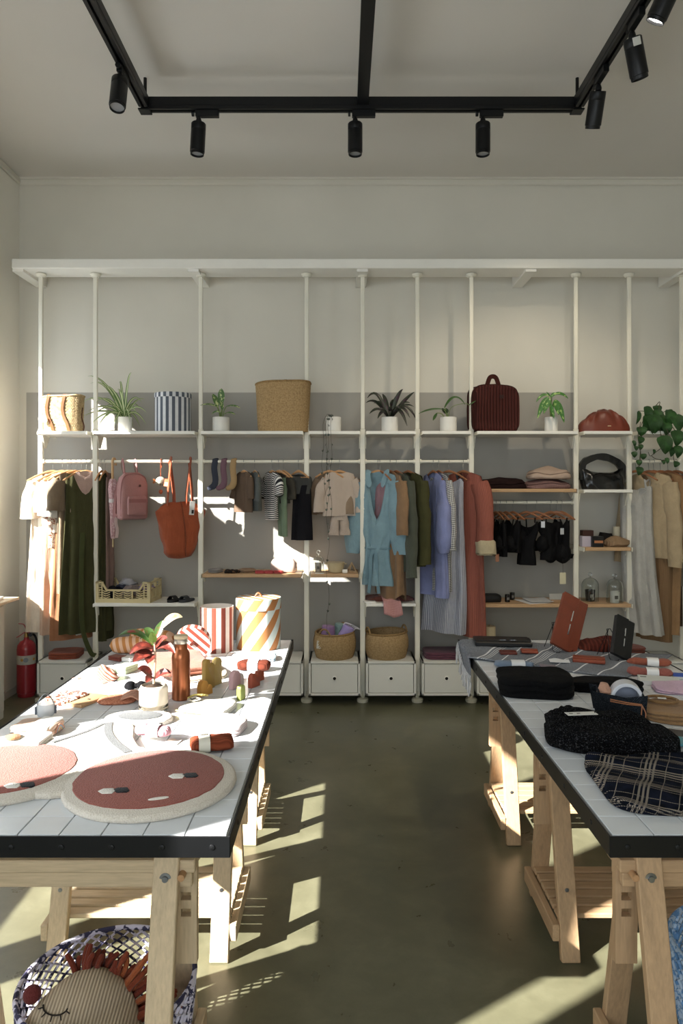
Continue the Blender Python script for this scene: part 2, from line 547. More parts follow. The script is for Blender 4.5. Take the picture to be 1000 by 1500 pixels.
# left wall: sill strip, head strip and piers between windows
T_W = 0.12
lw = MB(); yc, yl = (YN + YB) / 2, YB - YN
ed = sorted({YN, YB} | {y for w in WINS for y in w[:2]})
for a, b in zip(ed, ed[1:]):
    zz = [0.0] + [z for w in WINS if w[0] <= a and w[1] >= b for z in w[2:]] + [ZC]
    for c, d in zip(zz[0::2], zz[1::2]): lw.box((XL - T_W / 2, (a + b) / 2, (c + d) / 2), (T_W, b - a, d - c))
struct(lw, 'wall_left', paint('e6e2d6', 0.75, 0.02, 1.5))
for k, (a, b, z0, z1) in enumerate(WINS):
    f = MB(); t = 0.03; x = XL - 0.06
    for y in (a + t / 2, b - t / 2): f.box((x, y, (z0 + z1) / 2), (0.05, t, z1 - z0))
    for z in (z0 + t / 2, z1 - t / 2): f.box((x, (a + b) / 2, z), (0.05, b - a - 2 * t, t))
    struct(f, 'window_%d' % (k + 1), M_white)
m = MB(); m.box((XR + 0.06, yc, ZC / 2), (0.12, yl, ZC)); struct(m, 'wall_right', M_cream)
m = MB(); xm = (XL + XR) / 2
m.box(((XL + SHOP[0]) / 2, YN - 0.06, ZC / 2), (SHOP[0] - XL, 0.12, ZC)); m.box(((XR + SHOP[1]) / 2, YN - 0.06, ZC / 2), (XR - SHOP[1], 0.12, ZC))
m.box(((SHOP[0] + SHOP[1]) / 2, YN - 0.06, SHOP[2] / 2), (SHOP[1] - SHOP[0], 0.12, SHOP[2])); m.box(((SHOP[0] + SHOP[1]) / 2, YN - 0.06, (SHOP[3] + ZC) / 2), (SHOP[1] - SHOP[0], 0.12, ZC - SHOP[3]))
struct(m, 'wall_front', M_cream)
# coving and skirting
m = MB(); m.box((xm, YB - 0.012, ZC - 0.03), (XR - XL, 0.024, 0.06), None, 0.01); m.box((xm, YB - 0.02, ZC - 0.008), (XR - XL, 0.04, 0.016)); struct(m, 'trim_1', M_cream)
m = MB(); m.box((XL + 0.012, yc, ZC - 0.03), (0.024, yl - 0.05, 0.06), None, 0.01); struct(m, 'trim_2', M_cream)
m = MB(); m.box((xm, YB - 0.008, 0.03), (XR - XL - 0.1, 0.016, 0.06)); struct(m, 'baseboard_back', M_grey)
m = MB(); m.box((XL + 0.008, yc, 0.03), (0.016, yl, 0.06)); struct(m, 'baseboard_left', paint('cfccc2', 0.6))

# ---------------------------------------------------------------- post and shelf system
YP, YF, YBK = 5.76, 5.63, 5.99
PX = [XA(p, YP) for p in (60, 140, 294, 449, 531, 611, 690, 843, 921, 998)]
Z_TOP, Z_RAIL, Z_BEAM = 2.165, 1.93, 3.44
bar = thing('wall_beam', 'long white wooden beam on wall brackets above all the shelf posts', 'beam', (0.9, YP, Z_BEAM))
m = MB(); m.box((0, -0.02, 0.038), (2 * (0.9 + 2.585), 0.24, 0.075), None, 0.004); part(m, 'bar', M_white, bar, 20)
for x in (-2.545, XA(293, YP) - 0.03, XA(530, YP), XA(768, YP) + 0.02, XA(998, YP)):
    m = MB(); m.box((x - 0.9, (YB - YF) / 2 + YF - YP, 0.025), (0.085, YB - YF - 0.02, 0.09)); part(m, 'bracket_arm', M_white, bar, False)
post_lab = ['beside the fire extinguisher', 'between the straw bag and the spider plant', 'between the blue striped box and the variegated plant',
            'between the tall seagrass basket and the trailing string plant', 'between the trailing string plant and the dark leaved plant',
            'between the dark leaved plant and the two leaved plant', 'between the two leaved plant and the brown quilted case',
            'between the brown quilted case and the rust leather clutch', 'between the rust leather clutch and the heart leaved vine', 'beyond the heart leaved vine']
proto = None
for k, x in enumerate(PX):
    if proto is None:
        proto = o = thing('shelf_post', '', 'post', group='white shelf posts along the wall')
        m = MB(); m.box((0, 0, 1.12), (0.04, 0.03, 2.14), None, 0.004)
        for s in (-1, 1):
            for q in range(22): m.box((s * 0.011, -0.0152, 0.2 + q * 0.09), (0.004, 0.001, 0.012))
        part(m, 'lower_post', M_metalw, o, 20)
        m = MB(); m.box((0, 0, 2.19 + (Z_BEAM - 2.19) / 2), (0.032, 0.024, Z_BEAM - 2.19), None, 0.004); part(m, 'upper_post', M_metalw, o, 20)
        m = MB(); m.lathe([(0.043, Z_BEAM - 0.014), (0.043, Z_BEAM - 0.004), (0.03, Z_BEAM)], 24); m.lathe([(0.03, Z_BEAM - 0.03), (0.043, Z_BEAM - 0.014)], 24, cap1=False); part(m, 'top_plate', M_metalw, o)
        m = MB(); m.lathe([(0.042, 0.0), (0.046, 0.01), (0.046, 0.026), (0.036, 0.034), (0.016, 0.036), (0.016, 0.09)], 28); part(m, 'foot', paint('cfc8ae', 0.4), o)
    else: o = copy_tree(proto)
    o.location = (x, YP, 0); o['label'] = 'white metal shelf post ' + post_lab[k]
M_bamboo = wood('c39a6b', 'x', 0.4, 1.0, 0.12)
def shelf(sec, z, kind, lab):
    a, b = PX[sec] + 0.021, PX[sec + 1] - 0.021
    t = thing('shelf', lab, 'shelf', ((a + b) / 2, YF, z - 0.03), group='shelves on the white posts')
    L = b - a; D = YBK - YF; m = MB()
    if kind == 'w': m.box((0, D / 2, 0.0175), (L - 0.006, D, 0.025), None, 0.003); part(m, 'board', M_white, t, 20)
    else: m.box((0, D / 2, 0.0165), (L - 0.03, D, 0.027), None, 0.003); part(m, 'board', M_bamboo, t, 20)
    for s in (-1, 1):
        m = MB(); x = s * (L / 2 - 0.004)
        m.box((x, D / 2, 0.013), (0.008, D, 0.034 if kind != 'w' else 0.026), None, 0.002)
        hb = -0.10 if kind == 'w' else -0.05
        poly = [(0.10, -0.002), (0.24, -0.002), (0.165, hb), (0.14, hb)]
        st = len(m.v); m.prism(poly, -0.003, 0.003); m.xf(Matrix(((0, 0, 1, x), (1, 0, 0, 0), (0, 1, 0, 0), (0, 0, 0, 1))), st)
        part(m, 'side_bracket', M_metalw, t, False)
    return t
tops = ['with the straw bag on it', 'with the spider plant and blue striped box on it', 'with the tall seagrass basket on it', 'with the trailing string plant on it',
        'with the dark purple leaved plant on it', 'with the two leaved plant on it', 'with the brown quilted case on it', 'with the rust leather clutch on it', 'with the heart leaved vine on it']
for s in range(9): shelf(s, Z_TOP, 'w', 'white top shelf ' + tops[s])
Z_LOW, Z_MID = 0.81, 1.04
shelf(1, Z_LOW, 'w', 'white low shelf with the crate and sandals on it')
shelf(2, Z_MID, 'b', 'bamboo shelf with the pink pouch and red bands on it')
shelf(3, Z_MID, 'b', 'small bamboo shelf with the cream bowl and glass dome on it')
shelf(4, Z_LOW, 'w', 'white low shelf with rust and pink cloths spilling over it')
Z_S6A = ZA(716, YF); Z_S6B = ZA(885, YF); Z_S7A = ZA(717, YF); Z_S7B = ZA(802, YF)
shelf(6, Z_S6A, 'b', 'bamboo shelf with the folded sweaters on it')
shelf(6, Z_S6B, 'b', 'bamboo shelf with the papers and black candles on it')
shelf(7, Z_S7A, 'w', 'white shelf with the black leather handbag on it')
shelf(7, Z_S7B, 'b', 'small bamboo shelf with boxes and a cream candle on it')
shelf(7, Z_S6B, 'b', 'small bamboo shelf with two glass domes on it')
def rail(sec, z, lab):
    a, b = PX[sec] + 0.02, PX[sec + 1] - 0.02
    m = MB(); m.tube([(a - (a + b) / 2, 0, 0), (b - (a + b) / 2, 0, 0)], 0.0125, 16)
    for s in (-1, 1): m.tube([(s * (b - a) / 2, 0, 0), (s * ((b - a) / 2 - 0.012), 0, 0)], 0.019, 16)
    single(m, 'clothes_rail', M_metalw, lab, 'rail', ((a + b) / 2, YP, z), group='clothes rails between posts')
for s, l in ((0, 'white clothes rail holding cream and olive dresses'), (1, 'white clothes rail holding the pink backpack and orange tote'), (2, 'white clothes rail holding socks and baby clothes'),
             (3, 'white clothes rail holding the baby sweater'), (4, 'white clothes rail holding the pale blue dress and coats'), (5, 'white clothes rail holding the striped dress and coral coat'),
             (8, 'white clothes rail holding beige jackets under the vine')): rail(s, Z_RAIL, l)
Z_R6 = ZA(736, YP); rail(6, Z_R6, 'white clothes rail holding black lingerie')
draw_lab = ['with the rust folded shirt on it', 'behind the striped pouches', 'behind the striped drum', 'with the purple filled basket on it', 'with the empty basket on it', 'with the plum folded cloth on it',
            'behind the fringed towel', 'below the two glass domes', 'below the beige jackets']
M_draw = paint('dcdad0', 0.45, 0.02, 5.0)
Z_DR = 0.355
for s in range(9):
    a, b = PX[s] + 0.022, PX[s + 1] - 0.022; L = b - a; D = YBK - YF
    t = thing('drawer_unit', 'white drawer unit ' + draw_lab[s], 'drawer', ((a + b) / 2, YF, 0.085), group='white drawer units along the wall')
    H = Z_DR - 0.085; m = MB()
    m.box((0, D / 2, H - 0.009), (L, D, 0.018), None, 0.002); m.box((0, D / 2, 0.009), (L, D, 0.018), None, 0.002); m.box((0, D - 0.006, H / 2), (L, 0.012, H))
    for q in (-1, 1): m.box((q * (L / 2 - 0.009), D / 2, H / 2), (0.018, D, H), None, 0.002)
    part(m, 'body', M_draw, t, 20)
    m = MB(); m.box((0, 0.016, H / 2), (L - 0.044, 0.018, H - 0.044), None, 0.002); fr = part(m, 'drawer_front', M_draw, t, 20)
    m = MB(); m.lathe([(0.012, 0.004), (0.012, 0), (0.019, 0.0), (0.019, 0.006), (0.0125, 0.008), (0.0125, 0.001)], 20, cap0=False, cap1=False); m.xf(Matrix.Translation((0, 0.007, H / 2)) @ Matrix.Rotation(pi / 2, 4, 'X')); part(m, 'pull_ring', M_white, fr)
    m = MB(); m.lathe([(0.0125, 0), (0.0125, 0.004)], 20); m.xf(Matrix.Translation((0, 0.0065, H / 2)) @ Matrix.Rotation(pi / 2, 4, 'X')); part(m, 'hole_shade_disc', paint('17140f', 0.9), fr)  # solid dark disc, shade of the pull opening put in as colour

# ---------------------------------------------------------------- tiled tables
TT = 0.85
M_tile = paint('d3d7db', 0.22, 0.03, 9.0, 0.5)
M_black = paint('0a0b0d', 0.4, 0.1, 12.0, 0.3)
def table(x0, x1, y0, nx, ny, lab):
    L, D = x1 - x0, ny * 0.1 + 0.012
    t = thing('tiled_table', lab, 'table', ((x0 + x1) / 2, y0 + D / 2, TT - 0.052), group='white tiled tables with black metal rims')
    m = MB(); m.box((0, 0, 0.0225), (L - 0.008, D - 0.008, 0.045)); part(m, 'table_board', paint('b9b7b0', 0.8), t, False)
    sx = (L - 0.012) / nx; me = None; mt = MB(); mt.box((0, 0, 0), (sx - 0.0022, 0.0978, 0.007), None, 0.0012); me = mt.mesh('tile', M_tile, 20)
    rnd = random.Random(int(x0 * 100))
    for i in range(nx):
        for j in range(ny):
            o = link('tile', me, t); o.location = (-L / 2 + 0.006 + sx * (i + 0.5), -D / 2 + 0.006 + 0.1 * (j + 0.5), 0.0485 + rnd.uniform(-0.0003, 0.0003))
            o.rotation_euler = (rnd.uniform(-1, 1) * 0.002, rnd.uniform(-1, 1) * 0.002, 0)
    for c, d in (((0, -D / 2 - 0.002, 0.026), (L + 0.008, 0.004, 0.053)), ((0, D / 2 + 0.002, 0.026), (L + 0.008, 0.004, 0.053)), ((-L / 2 - 0.002, 0, 0.026), (0.004, D, 0.053)), ((L / 2 + 0.002, 0, 0.026), (0.004, D, 0.053))):
        m = MB(); m.box(c, d, None, 0.0015); part(m, 'metal_rim', M_black, t, 20)
    sm = MB(); sm.lathe([(0.0075, 0), (0.0065, 0.002), (0.003, 0.003)], 12); sme = sm.mesh('screw', paint('0d0e10', 0.4), True)
    for s in (-1, 1):
        for q in range(10):
            o = link('screw', sme, t); o.location = (s * (L / 2 + 0.004), -D / 2 + 0.13 + q * 0.23, 0.026); o.rotation_euler = (0, s * pi / 2, 0)
        for q in range(8):
            o = link('screw', sme, t); o.location = (-L / 2 + 0.04 + q * (L - 0.08) / 7, s * (D / 2 + 0.004), 0.026); o.rotation_euler = (-s * pi / 2, 0, 0)
    return t
TLX0, TLX1, TRX0, TRX1, TY0 = -1.22, -0.277, 0.662, 1.605, 1.762
table(TLX0, TLX1, TY0, 9, 23, 'white tiled table with the cherry shaped rug lying on it')
table(TRX0, TRX1, TY0, 9, 23, 'white tiled table with the plaid scarf lying on it')

# ---------------------------------------------------------------- trestles
def trestle(lab, loc, woodhex, rz=0.0, slats=True):
    t = thing('trestle', lab, 'trestle', loc, rz, 'adjustable wooden trestles under the tables')
    wz, wx, wy = wood(woodhex, 'z', 0.55), wood(woodhex, 'x', 0.55), wood(woodhex, 'y', 0.55)
    hw = 0.295; zt = 0.715
    for sx in (-1, 1):
        for sy in (-1, 1):
            m = MB(); x = sx * hw
            m.bar((x, sy * 0.215, -0.001), (x, sy * 0.042, zt), 0.068, 0.03, (0, 1, 0), 0.003)
            for i, p in enumerate(m.v):
                if p.z < 0.06: m.v[i] = V(p.x, p.y, max(p.z, 0.0))
            leg = part(m, 'leg', wz, t, 20)
            b = MB(); b.lathe([(0.0075, 0), (0.0075, 0.002), (0.003, 0.003)], 10); b.xf(Matrix.Translation((x, sy * (0.215 - 0.173 * 0.235 / zt) + sy * 0.016, 0.235)) @ Matrix.Rotation(-sy * pi / 2, 4, 'X')); part(b, 'bolt', paint('8d8f92', 0.3, metal=0.9), leg)
            b = MB(); b.lathe([(0.016, 0), (0.016, 0.0015), (0.009, 0.002), (0.008, 0.006), (0.003, 0.006)], 14); b.xf(Matrix.Translation((x, sy * 0.068, zt - 0.052)) @ Matrix.Rotation(-sy * pi / 2, 4, 'X')); part(b, 'bolt', paint('8d8f92', 0.3, metal=0.9), leg)
        m = MB(); m.bar((sx * (hw + 0.047), -0.205, 0.095), (sx * (hw + 0.047), 0.205, 0.095), 0.026, 0.06, bev=0.003); part(m, 'side_stretcher', wy, t, 20)
        # adjustable upright with peg holes
        m = MB(); u = sx * (hw + 0.043); pts = [(-0.03, 0.40), (0.03, 0.40), (0.03, 0.755), (-0.03, 0.755)]
        holes = [0.54, 0.585, 0.67, 0.715]; m.box((u - 0.022, 0, 0.5775), (0.016, 0.024, 0.355)); m.box((u + 0.022, 0, 0.5775), (0.016, 0.024, 0.355))
        zs = [0.40] + [z for h in holes for z in (h - 0.011, h + 0.011)] + [0.755]
        for a, b_ in zip(zs[0::2], zs[1::2]): m.box((u, 0, (a + b_) / 2), (0.0285, 0.024, b_ - a))
        part(m, 'upright', wz, t, False)
        m = MB(); m.tube([(u, -0.075, 0.668), (u, 0.05, 0.668)], 0.0095, 12); part(m, 'peg', wood('b98958', 'y', 0.5), t)
    for sy in (-1, 1):
        m = MB(); m.box((0, sy * 0.032, 0.685), (0.74, 0.036, 0.034), None, 0.003); part(m, 'cross_beam', wx, t, 20)
        m = MB(); m.box((0, sy * 0.028, 0.646), (0.72, 0.026, 0.042), None, 0.003); part(m, 'cross_beam', wx, t, 20)
    m = MB(); m.box((0, 0, 0.7755), (0.72, 0.05, 0.042), None, 0.003); part(m, 'top_beam', wx, t, 20)
    for k in range(6 if slats else 0):
        m = MB(); m.box((0, -0.145 + k * 0.058, 0.135), (0.655, 0.044, 0.018), None, 0.003); part(m, 'shelf_slat', wx, t, 20)
    return t
for y, where in ((1.98, 'under the rug end of the cherry rug table'), (2.80, 'under the middle of the cherry rug table'), (3.65, 'under the striped drum end of the cherry rug table')):
    trestle('pine trestle in painted sunlit tone with slatted shelf ' + where, (-0.735 if y > 2 else -0.765, y, 0), 'c9b08a', slats=y > 2)  # paler wood colour carries the sunlight falling on this table's trestles
for y, where in ((1.98, 'under the plaid scarf end of the scarf table'), (2.80, 'under the middle of the scarf table'), (3.65, 'under the fringed towel end of the scarf table')):
    trestle('tan pine trestle with slatted shelf ' + where, (1.12, y, 0), 'b8946a', slats=y > 2)  # tanner copy of the same pine, coloured for the side with less sun

# ---------------------------------------------------------------- track lights
TZ0, TZ1, TY = 4.14, 4.215, 4.61
TXL, TXR, TYN = -1.262, 1.515, 0.6
tr = thing('ceiling_track', 'black three sided lighting track hung below the ceiling with a middle rail', 'track', ((TXL + TXR) / 2, TY, TZ1))
def tpart(mb, name): mb.xf(Matrix.Translation((-(TXL + TXR) / 2, -TY, -TZ1))); return part(mb, name, M_black, tr, 20)
tz = (TZ0 + TZ1) / 2
m = MB(); m.box(((TXL + TXR) / 2, TY, tz + 0.012), (TXR - TXL + 0.06, 0.06, 0.052)); m.box(((TXL + TXR) / 2, TY - 0.018, TZ0 + 0.012), (TXR - TXL + 0.04, 0.02, 0.024)); m.box(((TXL + TXR) / 2, TY + 0.018, TZ0 + 0.012), (TXR - TXL + 0.04, 0.02, 0.024)); tpart(m, 'track_rail')
for x in (TXL, TXR):
    m = MB(); m.box((x, (TY + TYN) / 2, tz + 0.012), (0.06, TY - TYN, 0.052)); 
    for s in (-1, 1): m.box((x + s * 0.018, (TY + TYN) / 2 - 0.02, TZ0 + 0.012), (0.02, TY - TYN - 0.05, 0.024))
    tpart(m, 'track_rail')
    m = MB(); m.tube([(x, TY, TZ1), (x, TY, ZC)], 0.011, 10); tpart(m, 'hanger_rod')
    m = MB(); m.box((x, TY, TZ0 - 0.004), (0.075, 0.075, 0.012), None, 0.003); tpart(m, 'corner_joint')
    m = MB(); m.tube([(x, 2.2, TZ1), (x, 2.2, ZC)], 0.011, 10); tpart(m, 'hanger_rod')
m = MB(); m.box((XA(531, TY), (TY - 0.03 + TYN) / 2, tz + 0.012), (0.072, TY - 0.03 - TYN, 0.052)); tpart(m, 'track_rail')
def spot(lab, x, y, along, tilt, lit=False, flip=1):
    """track head: adapter box, arm and cylinder"""
    t = thing('track_spotlight', lab, 'spotlight', (x, y, TZ0), 0 if along == 'x' else pi / 2 * flip, 'black track spotlights')
    m = MB(); m.box((0.055, 0, -0.02), (0.15, 0.034, 0.044), None, 0.003); part(m, 'adapter', M_black, t, 20)
    m = MB(); m.tube([(-0.03, 0.0, -0.02), (-0.045, 0, -0.02)], 0.016, 12); part(m, 'knob', M_black, t)
    m = MB(); m.tube([(0, 0, -0.035), (0, 0, -0.075)], 0.009, 10); m.lathe([(0.017, -0.085), (0.02, -0.07), (0.014, -0.05)], 14); part(m, 'arm', M_black, t)
    R = Matrix.Translation((0, 0, -0.075)) @ Euler(tilt).to_matrix().to_4x4()
    m = MB(); m.lathe([(0.0, -0.008), (0.044, -0.008), (0.047, -0.012), (0.047, -0.05), (0.046, -0.052), (0.047, -0.054), (0.047, -0.19), (0.043, -0.192), (0.043, -0.208), (0.04, -0.208), (0.038, -0.19)], 32, cap0=False, cap1=False); m.xf(R); part(m, 'lamp_body', M_black, t)
    m = MB(); m.lathe([(0.0385, -0.196), (0.02, -0.196)], 24, cap0=False); m.xf(R); part(m, 'lamp_lens', lamp_face(14.0) if lit else paint('8f9296', 0.15, 0.02, spec=0.6), t)
    if lit:
        d = bpy.data.lights.new('lamp_light', 'SPOT'); d.energy = lit; d.color = (1.0, 0.86, 0.66); d.spot_size = math.radians(95); d.spot_blend = 0.6; d.shadow_soft_size = 0.035
        lo = link('lamp_light', d, t); lo.matrix_local = R @ Matrix.Translation((0, 0, -0.215))
    return t
spot('black track spotlight on the track over the striped boxes, tilted', XA(176, 4.12), 4.12, 'y', (0.0, 0.28, 0.0))
spot('black track spotlight on the long track nearest the spotlight over the striped boxes', XA(291, TY), TY, 'x', (0, 0.05, 0))
spot('black track spotlight where the middle rail meets the long track', XA(520, TY), TY, 'x', (0, 0.0, 0))
spot('black track spotlight on the long track between middle rail and right-angled corner', XA(707, TY), TY, 'x', (0, 0.0, 0))
spot('black track spotlight by the track corner over the scarf table', TXR, 4.23, 'y', (0.0, 0.50, 0), lit=55, flip=-1)
sp_ = spot('black track spotlight with a white sticker over the scarf table', TXR, 3.74, 'y', (0.30, 0.25, 0), flip=-1)
m = MB(); m.box((0.046, 0.0, -0.035), (0.004, 0.04, 0.04), None, 0.001); m.xf(Matrix.Translation((0, 0, -0.075)) @ Euler((0.30, 0.25, 0)).to_matrix().to_4x4()); part(m, 'sticker', paint('c9c9c4', 0.5), sp_)
spot('lit black track spotlight over the scarf table', TXR + 0.02, 3.27, 'y', (-0.35, 0.42, 0), lit=25, flip=-1)
spot('added unseen lit track spotlight farther along the scarf table track', TXR, 2.2, 'y', (0.1, 0.75, 0), lit=30, flip=-1)  # out-of-view lamp added to the track for its light
# ---------------------------------------------------------------- hangers and garments
M_hang = wood('c79157', 'x', 0.4, 3.0, 0.15)
M_hangd = wood('9c6238', 'x', 0.4, 3.0, 0.15)
M_wire = paint('8c8c88', 0.3, 0.05, metal=0.9)
HPROTO = {}
def hanger(lab, x, z, rz, sc=1.0, mat=None, clip=False, group='wooden hangers on the rails'):
    """origin on the rail axis; hook loops over the rail"""
    mat = mat or M_hang
    key = (sc, mat.name, clip, round(rz, 3))
    t = thing('clothes_hanger', lab, 'hanger', (x, YP, z), rz, group)
    w = 0.18 * sc; m = MB()
    path = [V(w * s, 0, -0.078 - 0.075 * sc * abs(s) ** 1.5) for s in [-1 + 2 * i / 16 for i in range(17)]]
    m.tube(path, [(0.011 - 0.005 * abs(-1 + i / 8), 0.0065) for i in range(17)], 8, up=(0, 1, 0))
    part(m, 'shoulder_bar', mat, t)
    if clip:
        m = MB(); m.tube([(-w * 0.92, 0, -0.078 - 0.07 * sc), (w * 0.92, 0, -0.078 - 0.07 * sc)], 0.004, 6); part(m, 'trouser_bar', mat, t)
    m = MB(); r = 0.018
    path = [V(0, r * math.cos(a), r * math.sin(a)) for a in [math.radians(d) for d in (200, 165, 130, 95, 60, 25, -10, -45)]] + [V(0, 0.004, -0.035), V(0, 0, -0.075)]
    m.tube(smoothpath(path, 3), 0.0021, 6)
    h = part(m, 'hook', M_wire, t); h.rotation_euler = (0, 0, -rz)
    return t
def body_mesh(L, ws, wh, neck, nf, nb, slope, t0, t1, th, folds, amp, seed, mid=None, skew=0.0, open_front=0.0, N=64, R=26, waist=None, hem_fn=None, flip=False, strap=False):
    """a garment body as a tube: columns run from the shoulder line to the hem"""
    rnd = random.Random(seed); ph = [rnd.uniform(0, 6.28) for _ in range(6)]
    wt = [(0, ws), (0.1, ws * 1.0)]
    if mid: wt += mid
    wt += [(1, wh)]
    tt = [(0, t0), (0.12, t1), (1, th)]
    rows = []
    for j in range(R + 1):
        s = j / R; row = []
        w = interp(wt, s); t = interp(tt, s)
        for i in range(N):
            a = 2 * pi * i / N
            c, sn = math.cos(a), math.sin(a)
            c2 = math.copysign(abs(c) ** 0.75, c); u0 = ws * c2
            au = abs(u0); front = sn < 0
            d = nf if front else nb
            if strap: ztop = -slope * ws - (0.0 if au > neck else d * (1 - (au / neck) ** 2) if neck else 0)
            else: ztop = -slope * au - (d * (1 - (au / neck) ** 1.6) if au < neck else 0)
            if au > ws * 0.92: ztop -= 0.03 * (au - ws * 0.92) / (ws * 0.08)
            Lc = L + (hem_fn(c2, front) if hem_fn else 0.0)
            z = ztop + (-Lc - ztop) * s
            k = amp * (0.15 + 0.85 * s ** 0.8)
            f = math.sin(folds * a + ph[0] + 1.2 * math.sin(2 * a + ph[1]) + 0.7 * s) * k + math.sin(folds * 1.9 * a + ph[2] - s) * k * 0.4
            n = noise.noise(V(u0 * 6 + seed, z * 3, sn * 2)) * 0.016 * min(1, s * 4) + noise.noise(V(u0 * 28 + seed * 3, z * 7, sn * 9)) * 0.009 * min(1, s * 6) * min(1, ws / 0.15)
            x = w * c2 + f * 0.5 * c + skew * s * s
            y = t * sn + (f + n) * sn * (1 if abs(sn) > 0.1 else 0.4)
            if open_front and front and abs(c2) < 0.5: y += 0.0
            row.append(V(x, y, z))
        rows.append(row)
    m = MB(); m.grid(rows, True)
    return m
def sleeve_mesh(side, ws, slope, length, r0, r1, out=0.04, fwd=0.02, prof=None, seed=0, flat=0.55, R=12):
    m = MB(); p0 = V(side * (ws - 0.025), 0, -slope * ws - 0.05)
    p1 = V(side * (ws + out * 0.6), -fwd * 0.4, -slope * ws - length * 0.5)
    p2 = V(side * (ws + out), -fwd, -slope * ws - length)
    path = smoothpath([p0, p1, p2], R // 2); N = len(path)
    rr = []
    for i in range(N):
        s = i / (N - 1); r = interp(prof, s) if prof else lerp(r0, r1, s)
        rr.append((r, r * flat))
    m.tube(path, rr, 18, up=(0, 1, 0), caps=False)
    m.jitter(0.012, 11, seed, mask=lambda p: 1.0)
    return m
def garment(name, label, cat, x, rz, mat, L, z=Z_RAIL, ws=0.19, wh=0.25, neck=0.075, nf=0.09, nb=0.015, slope=0.3, t0=0.016, t1=0.045, th=0.06, folds=5, amp=0.014, seed=1,
            sl=None, mid=None, skew=0.0, hem_fn=None, strap=None, hang=None, hsc=1.0, hmat=None, group='garments hung on the rails', dy=0.0, drop=0.066, clip=False, inner=None, smat=None, R=26, N=64):
    hanger(hang or ('wooden hanger carrying the ' + ' '.join(label.split()[:9])), x, z, rz, hsc, hmat, clip)
    t = thing(name, label, cat, (x, YP + dy, z - drop), rz, group)
    b = body_mesh(L, ws, wh, neck, nf, nb, slope, t0, t1, th, folds, amp, seed, mid, skew, hem_fn=hem_fn, strap=bool(strap), R=R, N=N)
    part(b, 'body', mat, t, 60)
    if sl:
        for sd in (-1, 1):
            kw = dict(sl); kw.pop('only', None)
            if 'only' in sl and sl['only'] != sd: continue
            part(sleeve_mesh(sd, ws, slope, seed=seed + sd, **kw), 'sleeve', smat or mat, t, 60)
    if strap:
        for sd in (-1, 1):
            for fb in (-1, 1):
                m = MB(); m.ribbon(smoothpath([(sd * strap * 0.8, 0, -0.005 - slope * strap), (sd * strap * 0.95, fb * t0 * 1.2, -slope * ws * 0.6), (sd * strap, fb * t0, -slope * ws - 0.01)], 4), 0.014, 0.003, (0, 1, 0)); part(m, 'strap', smat or mat, t)
    return t
D2R = math.radians
xr = lambda px: XA(px, YP)
# --- rail of cream and olive dresses
garment('short_sleeved_dress', 'cream gauze dress with short sleeves next to the fire extinguisher', 'dress', xr(77), D2R(20), cloth('e6d3b8'), 1.30, ws=0.17, wh=0.21, nf=0.16, folds=6, amp=0.02, t1=0.024, th=0.034, dy=0.05, seed=3, sl=dict(length=0.34, r0=0.065, r1=0.07, out=0.015), hang='pale wooden hanger carrying the cream gauze dress', hsc=1.05)
garment('wrap_dress', 'blush wrap dress with deep neckline beside the cream gauze dress', 'dress', xr(91), D2R(22), cloth('dfba9c'), 1.32, ws=0.15, wh=0.17, nf=0.52, neck=0.10, dy=0.02, folds=6, amp=0.018, t1=0.024, th=0.034, seed=5, sl=dict(length=0.30, r0=0.06, r1=0.065, out=0.01), hang='pale wooden hanger carrying the blush wrap dress', hsc=1.05)
garment('print_blouse', 'cream blouse with terracotta embroidered stripe beside the blush wrap dress', 'blouse', xr(99), D2R(30), printed('e9d9c6', 'a4573a', 70, 0.57), 0.62, ws=0.13, wh=0.14, t1=0.024, th=0.034, seed=7, sl=dict(length=0.40, r0=0.05, r1=0.06, out=0.01))
garment('linen_blouse', 'white linen top with wide short sleeves between print blouse and taupe dress', 'top', xr(104), D2R(30), cloth('ece6da'), 0.50, ws=0.12, wh=0.13, t1=0.024, th=0.034, seed=9, sl=dict(length=0.34, r0=0.06, r1=0.09, out=0.05))
garment('long_skirt', 'rust and sand long skirt hanging below the taupe dress', 'skirt', xr(104), D2R(36), cloth('b9794c'), 1.36, ws=0.12, wh=0.17, neck=0.05, t1=0.024, th=0.034, seed=11, folds=4, amp=0.012, dy=0.02)
garment('taupe_dress', 'taupe silky dress between white linen top and olive dress', 'dress', xr(111), D2R(46), cloth('8b765c', 0.6), 0.98, ws=0.15, wh=0.16, t1=0.024, th=0.034, seed=13, folds=5, sl=dict(length=0.28, r0=0.07, r1=0.08, out=0.02))
garment('floral_shirt_dress', 'pale grey dress with leafy print beside the olive dress', 'dress', xr(119), D2R(66), printed('dcdad2', '6d7a6a', 55, 0.6), 1.33, ws=0.10, wh=0.10, dy=0.09, t1=0.024, th=0.034, seed=15, folds=4)
olive = garment('sleeveless_dress', 'olive green sleeveless midi dress with deep neckline', 'dress', xr(126), D2R(30), cloth('4e4d2c'), 1.30, ws=0.15, wh=0.20, neck=0.095, nf=0.20, nb=0.03, folds=5, amp=0.024, seed=17, t1=0.03, th=0.05, dy=-0.02)
part(body_mesh(0.34, 0.115, 0.115, 0.05, 0.06, 0.01, 0.3, 0.008, 0.012, 0.012, 4, 0.004, 18, N=40, R=12), 'inner_top', cloth('cfae9f'), olive, 60)
m = MB(); m.ribbon(smoothpath([(-0.03, -0.05, -0.5), (-0.05, -0.11, -0.9), (-0.04, -0.12, -1.25), (0.02, -0.11, -1.44), (0.06, -0.1, -1.475)], 5), 0.035, 0.004, (0, 1, 0)); part(m, 'belt_tie', cloth('4c522a'), olive)
